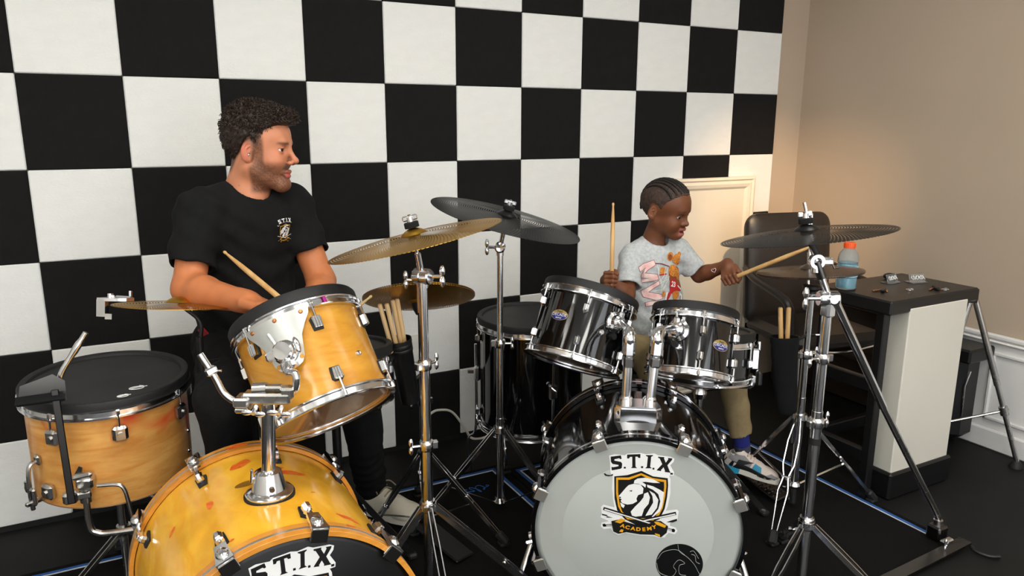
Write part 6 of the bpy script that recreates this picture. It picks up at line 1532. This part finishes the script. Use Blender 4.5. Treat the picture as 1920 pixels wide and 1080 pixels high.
for i in range(5):
    x_ = 0.10 + 0.018 * i; z_ = 0.117 - 0.0095 * i
    lace.tube(bez([pt(LSM, (x_, -0.026, z_ - 0.012)), pt(LSM, (x_ + 0.006, 0, z_ + 0.0)), pt(LSM, (x_ + 0.012, 0.026, z_ - 0.014))], 4), 0.0026, 6)
lace.tube(bez([pt(LSM, (0.10, 0.0, 0.118)), pt(LSM, (0.095, -0.03, 0.125)), pt(LSM, (0.12, -0.045, 0.10))], 5), 0.0024, 6); lace.tube(bez([pt(LSM, (0.10, 0.0, 0.118)), pt(LSM, (0.12, 0.03, 0.12)), pt(LSM, (0.15, 0.035, 0.10))], 5), 0.0024, 6)
lace.build('laces', 'lace', ls)
shoe(pm_, V(0.49, -0.655, 0.024), V(0.50, -0.93, 0.024), 0.29, 0.10)
throne('drum_throne', 'black drum stool under the seated man', 0.580, -0.450, 0.665, 'drum stools', 0.16)
# his sticks
drumstick(st_b + sdir * 0.13, -sdir, 'drumstick in the man\'s right hand, tip raised before his shirt', 'maple kit sticks', 'stick', 0.40)
ld2 = nrm(V(0.80, 0.08, 0.50)); drumstick(sp2 - ld2 * 0.14, ld2, 'drumstick in the man\'s left hand, tip showing behind the maple tom', 'maple kit sticks', 'stick_pale', 0.36)
# ================================================================== the boy
pk = thing('person', 'young boy with cornrows in a grey bear T-shirt playing the black kit', 'person', (2.06, -0.72, 0.007))
Kf = nrm(V(0.40, -0.92, -0.20)); Kl = nrm(np.cross((-0.03, 0.0, 1.0), Kf)); Ku = np.cross(Kf, Kl); ks = 0.86
KM = np.eye(4); KM[:3, 0] = Kf * ks; KM[:3, 1] = Kl * ks; KM[:3, 2] = Ku * ks; KM[:3, 3] = (2.035, -0.742, 1.083)
kops, (kex, key_, kez) = head_ops(KM, True)
krs, kre, krw = V(1.912, -0.715, 0.918), V(1.835, -0.800, 0.795), V(1.752, -0.785, 0.852)
kls, kle, klw = V(2.120, -0.735, 0.925), V(2.195, -0.770, 0.828), V(2.200, -0.895, 0.846)
kn0, kn1 = V(2.022, -0.735, 1.045), V(2.012, -0.705, 0.955)
kch, kbe, khi = V(2.012, -0.715, 0.875), V(2.010, -0.715, 0.72), V(2.005, -0.705, 0.60)
kcf = nrm(V(0.05, -1.0, 0)); kcl = V(-kcf[1], kcf[0], 0); KR = np.stack([kcf, kcl, V(0, 0, 1)], 1)
kb = kops + [('u', P_cap(kn0, kn1, 0.038, 0.042), 0.02), ('u', P_ell(kch, (0.055, 0.09, 0.09), KR), 0.03), ('u', P_cap(krs, kre, 0.031, 0.027), 0.014), ('u', P_cap(kls, kle, 0.031, 0.027), 0.014)]
k1a, k1b = V(1.787, -0.751, 1.114), V(1.737, -0.827, 0.797)     # upright stick: tip, lower end
k2a, k2b = V(2.341, -1.129, 0.970), V(2.190, -0.889, 0.818)     # stick to the hi-hat
d1, d2 = nrm(k1a - k1b), nrm(k2a - k2b)
hs_ = 0.72
# right hand: stick axis upright; left hand: stick axis toward the cymbal
def grip(W, sdir_, toward, s, side):
    """hand frame whose lateral axis is the stick axis"""
    d = nrm(np.array(toward, float) - (np.array(toward) @ sdir_) * sdir_)
    n_ = np.cross(d, sdir_ * side); return hand_ops(W, d, n_, s, side)
sp_r = k1b + d1 * 0.062 + V(0, 0, 0.0)
gr, spr, _ = grip(krw, d1, V(-0.55, -0.75, 0.2), hs_, 1)
def grip_at(P, sdir_, toward, s, up=(0, 0, 1)):
    # hand placed so that the stick passes through P; returns the wrist too
    d = nrm(np.array(toward, float) - (np.array(toward) @ sdir_) * sdir_); n_ = np.cross(d, sdir_); side = 1 if n_ @ np.array(up, float) > 0 else -1
    n_ = n_ * side; W = np.array(P, float) - s * (0.075 * d - 0.026 * n_)
    o, sp, ax = hand_ops(W, d, n_, s, side); return o, sp, W
gl, spl, klw = grip_at(V(2.208, -0.925, 0.842), d2, V(-0.35, -0.70, -0.35), hs_)
for e, w_ in ((kre, krw), (kle, klw)): kb += [('u', P_cap(e, e * 0.7 + w_ * 0.3, 0.027, 0.028), 0.012), ('u', P_cap(e * 0.7 + w_ * 0.3, w_, 0.028, 0.020), 0.012)]
kb += gr + gl
Vt, F = sdf_mesh(kb, (1.64, -1.02, 0.72), (2.34, -0.58, 1.24), 0.0024)
q = to_head(Vt, KM); x, y, z = q.T; inhead = (np.abs(y) < 0.11) & (x > -0.13) & (z > -0.13)
col = np.tile(linv((112, 67, 43)), (len(Vt), 1))
col = blend(col, linv((146, 84, 48)), 0.5 * inhead * np.exp(-(((x - 0.06) / 0.03) ** 2 + ((np.abs(y) - 0.045) / 0.022) ** 2 + ((z + 0.035) / 0.025) ** 2)))
lipm = inhead * sstep(0.088, 0.096, x) * (np.abs(y) < 0.024) * np.exp(-(((z + 0.066) / 0.0185) ** 6))
col = blend(col, linv((160, 88, 80)), 0.6 * lipm)
lowl = inhead * (x > 0.088) * (np.abs(y) < 0.02) * np.exp(-(((z + 0.077) / 0.007) ** 2)); col = blend(col, linv((188, 112, 104)), 0.55 * lowl)
mouth = inhead * (x > 0.07) * (np.abs(y) < 0.016) * np.exp(-(((z + 0.0662) / 0.003) ** 2)) * (x < 0.103); col = blend(col, linv((58, 24, 22)), 0.9 * mouth)
brow = inhead * np.exp(-(((z - 0.0235) / 0.0036) ** 2)) * sstep(0.014, 0.02, np.abs(y)) * sstep(0.058, 0.048, np.abs(y)) * (x > 0.06)
col = blend(col, linv((52, 34, 26)), 0.7 * brow)
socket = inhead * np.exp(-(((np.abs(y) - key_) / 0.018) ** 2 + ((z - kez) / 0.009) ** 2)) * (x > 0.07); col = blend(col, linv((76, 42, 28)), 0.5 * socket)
khl = lambda p: np.interp(p[:, 0], [-0.14, -0.09, -0.06, -0.04, -0.015, 0.005, 0.02, 0.035, 0.06, 0.085, 0.14], [-0.05, -0.05, -0.035, 0.0, 0.034, 0.030, 0.018, 0.045, 0.075, 0.09, 0.092])
hairy = inhead * sstep(-0.004, 0.012, z - khl(q)); col = blend(col, linv((70, 46, 35)), 0.75 * hairy)
palm = np.exp(-(((Vt - spr) ** 2).sum(1)) / 0.02 ** 2) + np.exp(-(((Vt - spl) ** 2).sum(1)) / 0.02 ** 2); col = blend(col, linv((168, 108, 80)), np.clip(palm, 0, 1) * 0.6)
ear = inhead * (np.abs(y) > 0.078) * (np.abs(x + 0.01) < 0.03); col = blend(col, linv((134, 82, 54)), 0.5 * ear)
col *= (1 + 0.05 * fold_noise(Vt, 70))[:, None]
boy_body = mesh_obj('body', Vt, F, 'skin_boy', pk, np.clip(col, 0, 1))
for s in (-1, 1): lash(KM, s, kex, key_, kez, 0.0042, pk, 'hair_boy')
for s in (-1, 1): eye(KM, s, kex, key_, kez, (0.05 if s > 0 else -0.22, -0.28), pk, 0.0118)
# small white heart outline painted on the left forearm
hm = kle * 0.35 + klw * 0.65; bvk = bvh_of(Vt, F)
fa = nrm(klw - kle); hn = nrm(V(-0.55, -0.8, 0.25)); HMf = np.eye(4); HMf[:3, 2] = nrm(hn - (hn @ fa) * fa); HMf[:3, 0] = fa; HMf[:3, 1] = np.cross(HMf[:3, 2], fa); HMf[:3, 3] = hm
for rr, m in ((0.0085, 'print_white'), (0.005, 'print_maroon')):
    hp = MB(); hp.tube([(rr * (math.sin(a) ** 3) * 1.1, rr * (0.81 * math.cos(a) - 0.31 * math.cos(2 * a) - 0.12 * math.cos(3 * a)), 0) for a in np.linspace(0, 2 * PI, 28, endpoint=False)], 0.0011, 5, closed=True)
    pf = projector(bvk, HMf, 0.0006); hp.v = [pf(v).tolist() for v in hp.v]; hp.build('painted_heart', m, boy_body, sharp=80)
# hair: thin cap and braids from the forehead over the crown to the nape
cap = [('u', local(P_ell((-0.010, 0, 0.040), (0.1075, 0.0855, 0.0945)), KM), 0), ('u', local(P_ell((0.040, 0, 0.040), (0.0645, 0.0705, 0.0645)), KM), 0.03), ('i', local(lambda p: (khl(p) - p[:, 2]) * 0.8, KM), 0.004), ('s', local(P_ell((-0.014, -0.085, 0.0), (0.026, 0.02, 0.036)), KM), 0.003), ('s', local(P_ell((-0.014, 0.085, 0.0), (0.026, 0.02, 0.036)), KM), 0.003), ('d', lambda p: 0.0012 * fold_noise(p, 260), 0)]
Cv, CF = sdf_mesh(cap, KM[:3, 3] - 0.15, KM[:3, 3] + 0.16, 0.003)
kh = mesh_obj('hair', Cv, CF, 'scalp_boy', pk)
for i, yy in enumerate(np.linspace(-0.070, 0.070, 9)):
    br = MB(); pts = []; rad = []; nseg = 60
    for k in range(nseg):
        t_ = k / (nseg - 1); a = math.radians(14 + 176 * t_)
        yv = yy * (1 - 0.5 * t_ ** 2); bx = math.sqrt(max(0.02, 1 - (yv / 0.0885) ** 2))
        cx = -0.004 + 0.1085 * bx * math.cos(a); cz = 0.040 + 0.0965 * bx * math.sin(a)
        if a < PI / 2 and cz < khl(np.array([[cx, 0, 0]]))[0] + 0.006: continue
        if a > PI / 2 and cz < -0.012: break
        pts.append((cx, yv + 0.0012 * math.sin(k * 2.1), cz)); rad.append(0.0062 * (0.72 + 0.28 * abs(math.sin(k * 1.05))) * (1 - 0.3 * t_))
    for k in range(5):
        x_, y_, z_ = pts[-1]; pts.append((x_ + 0.001 + 0.003 * math.sin(i * 2 + k), y_ + 0.001 * math.sin(i), z_ - 0.008)); rad.append(0.0034)
    br.tube(pts, rad, 7, KM); br.build('braid', 'hair_boy', kh, sharp=80)

# T-shirt
kslr, ksll = krs * 0.22 + kre * 0.78, kls * 0.25 + kle * 0.75
kfold = lambda p: 0.0018 * fold_noise(p, 34, 1.0) + 0.0014 * np.sin((p @ nrm(V(0.6, -0.2, 1.0))) * 130 + 2.5 * np.sin((p @ nrm(V(0.9, 0.3, 0.1))) * 22))
ksh = [('u', P_ell(kch + V(0, 0, 0.0), (0.078, 0.116, 0.105), KR), 0), ('u', P_ell(kbe + V(0.012, 0, 0.01), (0.088, 0.130, 0.14), KR), 0.05), ('u', P_ell(khi + V(0.010, 0, 0.05), (0.094, 0.130, 0.10), KR), 0.04), ('u', P_cap(krs + V(0.02, 0, 0), kls - V(0.015, 0, 0), 0.043, 0.043), 0.03), ('u', P_cap(kn1 + V(-0.03, 0, -0.012), kn1 + V(0.03, 0, -0.012), 0.040), 0.03)]
for a, b, ee in ((krs, kslr, kre), (kls, ksll, kle)):
    dd = nrm(ee - a); sv = [('u', P_cap(a, b + dd * 0.04, 0.045, 0.046), 0.0), ('i', P_half(b, dd), 0.003)]
    ksh.append(('u', (lambda sv: (lambda p: evaluate(sv, p)))(sv), 0.022))
ksh += [('d', kfold, 0), ('s', P_cap(kn0 + V(0, -0.01, 0.06), kn1 + kcf * 0.022 + V(0, 0, 0.024), 0.049, 0.047), 0.004), ('i', P_half((0, 0, 0.575), (0, 0, -1)), 0.004)]
for b, ee, a in ((kslr, kre, krs), (ksll, kle, kls)): ksh.append(('s', P_cap(b + nrm(a - ee) * 0.010, ee, 0.039, 0.037), 0.002))
Sv, SF = sdf_mesh(ksh, (1.74, -0.90, 0.54), (2.28, -0.56, 1.02), 0.0036)
kshirt = mesh_obj('t_shirt', Sv, SF, 'shirt_grey', pk); kshirt['label'] = 'grey T-shirt printed with two big letters and a bear in a red 23 jersey'
bk_ = bvh_of(Sv, SF)
# print on the front, drawn flat and wrapped onto the cloth (mm, origin at the chest centre)
PM = np.eye(4); pn = nrm(V(-0.14, -0.98, 0.06)); prx = nrm(np.cross((0, 0, 1.0), pn)); PM[:3, 0] = prx; PM[:3, 1] = np.cross(pn, prx); PM[:3, 2] = pn; PM[:3, 3] = V(1.994, -0.78, 0.845)
PMATS = ['print_maroon', 'print_pink', 'print_cream', 'bear_fur', 'bear_brown', 'print_red', 'shirt_grey']
pb = MB()
def flat(poly, lay, mi): pb.add([(x * 1e-3, y * 1e-3, 0.0003 * lay) for x, y in poly], [list(range(len(poly)))], None, mi)
def ell(cx, cy, a, b, n=22, rot=0.0):
    return [(cx + a * math.cos(t) * math.cos(rot) - b * math.sin(t) * math.sin(rot), cy + a * math.cos(t) * math.sin(rot) + b * math.sin(t) * math.cos(rot)) for t in np.linspace(0, 2 * PI, n, endpoint=False)]
sc_ = 0.285      # crop pixels to mm
def cp_(pts): return [((x - 470) * sc_, (560 - y) * sc_) for x, y in pts]
def grow_poly(P, k):
    c = np.mean(P, 0); n = len(P); out = []
    A = np.array(P, float); ar = 0.5 * sum(A[i][0] * A[(i + 1) % n][1] - A[(i + 1) % n][0] * A[i][1] for i in range(n)); sg = 1 if ar > 0 else -1
    for i in range(n):
        e1 = nrm(A[i] - A[i - 1]); e2 = nrm(A[(i + 1) % n] - A[i]); n1 = np.array((e1[1], -e1[0])) * sg; n2 = np.array((e2[1], -e2[0])) * sg
        m = n1 + n2; m = m / max(m @ m, 0.5) * 2 * 1.0; out.append(tuple(A[i] + m * k * 0.5 * 1.0))
    return out
letM = cp_([(100, 410), (355, 340), (375, 395), (230, 500), (405, 525), (428, 590), (185, 632), (165, 595), (300, 570), (150, 550), (130, 515), (260, 430), (112, 462)])
letW = cp_([(220, 735), (425, 610), (440, 655), (300, 755), (480, 795), (490, 850), (330, 875), (495, 880), (500, 915), (265, 935), (255, 890), (400, 860), (235, 815), (232, 790), (222, 765)])
for P in (letM, letW):
    flat(grow_poly(P, 3.2), 4, 0); flat(P, 5, 1)
hoop_ = cp_([(375, 375), (470, 385), (595, 430), (590, 442), (470, 398), (376, 388)]); flat(hoop_, 2, 0)
for net in ([(400, 395), (420, 520), (470, 620), (470, 770)], [(430, 395), (415, 480), (440, 560)], [(530, 420), (510, 540), (450, 620)], [(580, 440), (540, 560), (470, 700)], [(600, 560), (520, 700), (460, 770)], [(400, 680), (460, 640), (560, 600)], [(380, 740), (470, 730), (540, 680)]):
    N_ = cp_(net)
    for i in range(len(N_) - 1):
        a, b = np.array(N_[i]), np.array(N_[i + 1]); d = nrm(b - a); nn = np.array((-d[1], d[0])) * 0.8; flat([tuple(a + nn), tuple(b + nn), tuple(b - nn), tuple(a - nn)], 3, 2)
flat(ell(*cp_([(485, 480)])[0], 14, 13), 1, 3); flat(cp_([(425, 525), (560, 520), (560, 538), (425, 545)]), 2, 5)
flat(cp_([(590, 440), (680, 420), (790, 480), (830, 600), (845, 740), (760, 760), (640, 730), (590, 600)]), 1, 4)
flat(ell(*cp_([(725, 350)])[0], 19, 19), 3, 3); flat(ell(*cp_([(615, 310)])[0], 15, 17), 2, 3); flat(ell(*cp_([(612, 318)])[0], 9, 11), 3, 4); flat(ell(*cp_([(775, 290)])[0], 8, 9), 2, 3)
flat(ell(*cp_([(750, 400)])[0], 12, 9), 4, 3); flat(ell(*cp_([(757, 418)])[0], 4.5, 3), 5, 4)
flat(ell(*cp_([(670, 500)])[0], 27, 20, rot=-0.7), 4, 3); flat(ell(*cp_([(770, 560)])[0], 12, 24, rot=0.4), 3, 3); flat(ell(*cp_([(790, 680)])[0], 13, 17, rot=0.3), 3, 4)
flat(cp_([(600, 640), (640, 600), (720, 620), (760, 700), (830, 770), (820, 790), (720, 770), (620, 800), (560, 890), (535, 895), (545, 800), (605, 760)]), 4, 5)
flat(cp_([(760, 700), (830, 765), (825, 775), (752, 712)]), 6, 2); flat(cp_([(540, 770), (565, 770), (545, 895), (530, 895)]), 6, 2)
flat(ell(*cp_([(715, 825)])[0], 20, 17), 5, 3); flat(ell(*cp_([(510, 790)])[0], 6, 12), 3, 3)
flat(cp_([(800, 800), (870, 850), (860, 905), (810, 905)]), 3, 2); flat(cp_([(815, 850), (835, 850), (825, 905), (808, 905)]), 4, 0)
tx = MB(); text_mesh('23', 0.026, TR(*(np.array(cp_([(668, 680)])[0]) * 1e-3), 0.0023) @ RZ(-0.3), tx, 0, 1.0, 0.0008); pb.add(tx.v, tx.f, None, 2)
me = bpy.data.meshes.new('shirt_print'); bm = bmesh.new(); vs_ = [bm.verts.new(v) for v in pb.v]
for f, mi in zip(pb.f, pb.mi):
    try: fc = bm.faces.new([vs_[i] for i in f]); fc.material_index = mi
    except ValueError: pass
bmesh.ops.triangulate(bm, faces=bm.faces, ngon_method='EAR_CLIP')
for _ in range(4): bmesh.ops.subdivide_edges(bm, edges=[e for e in bm.edges if e.calc_length() > 0.004], cuts=1); bmesh.ops.triangulate(bm, faces=bm.faces)
pf = projector(bk_, PM, 0.0008)
lost = []
for v in bm.verts:
    q_ = pf(v.co)
    if abs((q_ - PM[:3, 3]) @ PM[:3, 2]) > 0.075 or bk_.ray_cast(Vector(pt(PM, (v.co[0], v.co[1], 0.25)).tolist()), Vector((-PM[:3, 2]).tolist()))[0] is None: lost.append(v)
    v.co = Vector(q_)
bmesh.ops.delete(bm, geom=lost, context='VERTS')
bm.to_mesh(me); bm.free()
A = np.array([v.co for v in me.vertices]); c = (A.min(0) + A.max(0)) / 2
for v in me.vertices: v.co = Vector(np.array(v.co) - c)
for m in PMATS: me.materials.append(MATS[m])
place('shirt_print', me, TR(*c), kshirt)['label'] = 'print of two pink block letters and a bear in a red jersey'

# trousers, socks, shoes
krh, klh = khi + V(-0.06, -0.01, -0.02), khi + V(0.06, -0.01, -0.02)
krk, klk = V(1.870, -0.965, 0.500), V(2.165, -1.000, 0.520)
kra, kla = V(1.900, -0.900, 0.12), V(2.255, -0.985, 0.235)
tf = lambda p: 0.002 * fold_noise(p, 40, 3.0)
lend = klk * 0.15 + kla * 0.85
trs = [('u', P_ell(khi, (0.088, 0.112, 0.075), KR), 0), ('u', P_cap(krh, krk, 0.062, 0.05), 0.03), ('u', P_cap(klh, klk, 0.062, 0.052), 0.03), ('u', P_cap(krk, kra, 0.05, 0.042), 0.02), ('u', P_cap(klk, kla, 0.052, 0.043), 0.02), ('d', tf, 0)]
ldir = nrm(kla - klk); trs2 = trs + [('s', P_cap(lend + ldir * 0.051, kla + ldir * 0.10, 0.05, 0.05), 0.003)]
Tv, TF = sdf_mesh(trs2, (1.80, -1.10, 0.06), (2.36, -0.58, 0.70), 0.0042)
mesh_obj('trousers', Tv, TF, 'khaki', pk)['label'] = 'khaki trousers'
ank = kla + ldir * 0.045
MB().tube([klk * 0.2 + kla * 0.8, ank], [0.030, 0.027], 18).build('ankle', 'skin_boy', pk)
sk = MB(); sk.tube([lend + ldir * 0.012, kla + ldir * 0.012, kla + ldir * 0.034], [0.0315, 0.0305, 0.0305], 20); so_ = sk.build('sock', 'sock_blue', pk)
MB().tube([kla + ldir * 0.032, kla + ldir * 0.085], [0.031, 0.029], 20).build('sock_foot', 'sock_grey', so_)
he, to = V(2.205, -0.945, 0.115), V(2.365, -1.095, 0.062)
kshoe, KSM, kss, ksb = shoe(pk, he, to, 0.215, 0.08, 'shoe', 'boy')
def wrap(poly, m, name, off=0.0012, sgn=-1):
    """patch laid on the side of the shoe (x along, z up in shoe units)"""
    F_ = np.eye(4); F_[:3, 0] = KSM[:3, 0]; F_[:3, 1] = KSM[:3, 2]; F_[:3, 2] = KSM[:3, 1] * sgn; F_[:3, 3] = KSM[:3, 3]
    if sgn < 0: pass
    b2 = bmesh.new(); vv = [b2.verts.new((x * kss, z * kss, 0)) for x, z in poly]; b2.faces.new(vv)
    bmesh.ops.triangulate(b2, faces=b2.faces, ngon_method='EAR_CLIP')
    for _ in range(3): bmesh.ops.subdivide_edges(b2, edges=[e for e in b2.edges if e.calc_length() > 0.007], cuts=1); bmesh.ops.triangulate(b2, faces=b2.faces)
    pp = projector(ksb, F_, off); mb_ = MB(); b2.verts.index_update(); mb_.add([pp(v.co) for v in b2.verts], [[v.index for v in f.verts] for f in b2.faces]); b2.free()
    mb_.build(name, m, kshoe, sharp=80)
sg_ = -1 if (KSM[:3, 1] @ nrm(V(-0.46, -0.86, 0))) < 0 else 1
wrap([(0.0, 0.022), (0.11, 0.022), (0.26, 0.020), (0.27, 0.03), (0.20, 0.036), (0.12, 0.046), (0.05, 0.062), (0.01, 0.06)], 'shoe_black', 'mudguard', 0.0010, sg_)
wrap([(0.015, 0.062), (0.06, 0.064), (0.13, 0.05), (0.135, 0.07), (0.09, 0.10), (0.03, 0.10)], 'shoe_grey', 'side_panel', 0.0010, sg_)
wrap([(0.14, 0.048), (0.19, 0.042), (0.185, 0.066), (0.15, 0.076)], 'shoe_blue', 'side_patch', 0.0010, sg_)
wrap([(0.06, 0.056), (0.085, 0.048), (0.145, 0.078), (0.09, 0.060), (0.072, 0.064), (0.066, 0.076)], 'shoe_black', 'side_mark', 0.0018, sg_)
wrap([(0.21, 0.036), (0.275, 0.028), (0.28, 0.036), (0.24, 0.052)], 'shoe_grey', 'toe_guard', 0.0010, sg_)
q = MB(); q.prism([(x * kss, y * kss) for x, y in [(-0.006, -0.042), (0.075, -0.043), (0.10, -0.03), (0.10, 0.03), (0.075, 0.043), (-0.006, 0.042)]], -0.002, 0.024 * kss, KSM); q.build('heel_unit', 'shoe_blue', kshoe)
q = MB()
for i in range(5):
    x_ = 0.105 + 0.017 * i; z_ = 0.113 - 0.009 * i; q.tube(bez([pt(KSM, (x_ * kss, -0.026 * kss, (z_ - 0.012) * kss)), pt(KSM, ((x_ + 0.006) * kss, 0, z_ * kss)), pt(KSM, ((x_ + 0.012) * kss, 0.026 * kss, (z_ - 0.014) * kss))], 4), 0.0024, 6)
q.build('laces', 'lace_pink', kshoe)
shoe(pk, V(1.90, -0.84, 0.03), V(1.88, -1.04, 0.03), 0.205, 0.08, 'shoe', 'boy')
throne('drum_throne', 'black drum stool under the seated boy', 2.005, -0.695, 0.545, 'drum stools', 0.14)
drumstick(spr - d1 * 0.075, d1, 'drumstick held upright in the boy\'s right hand', 'black kit sticks', 'stick', 0.345, 0.0075)
drumstick(spl - d2 * 0.03, d2, 'drumstick in the boy\'s outstretched left hand', 'black kit sticks', 'stick', 0.345, 0.0078)
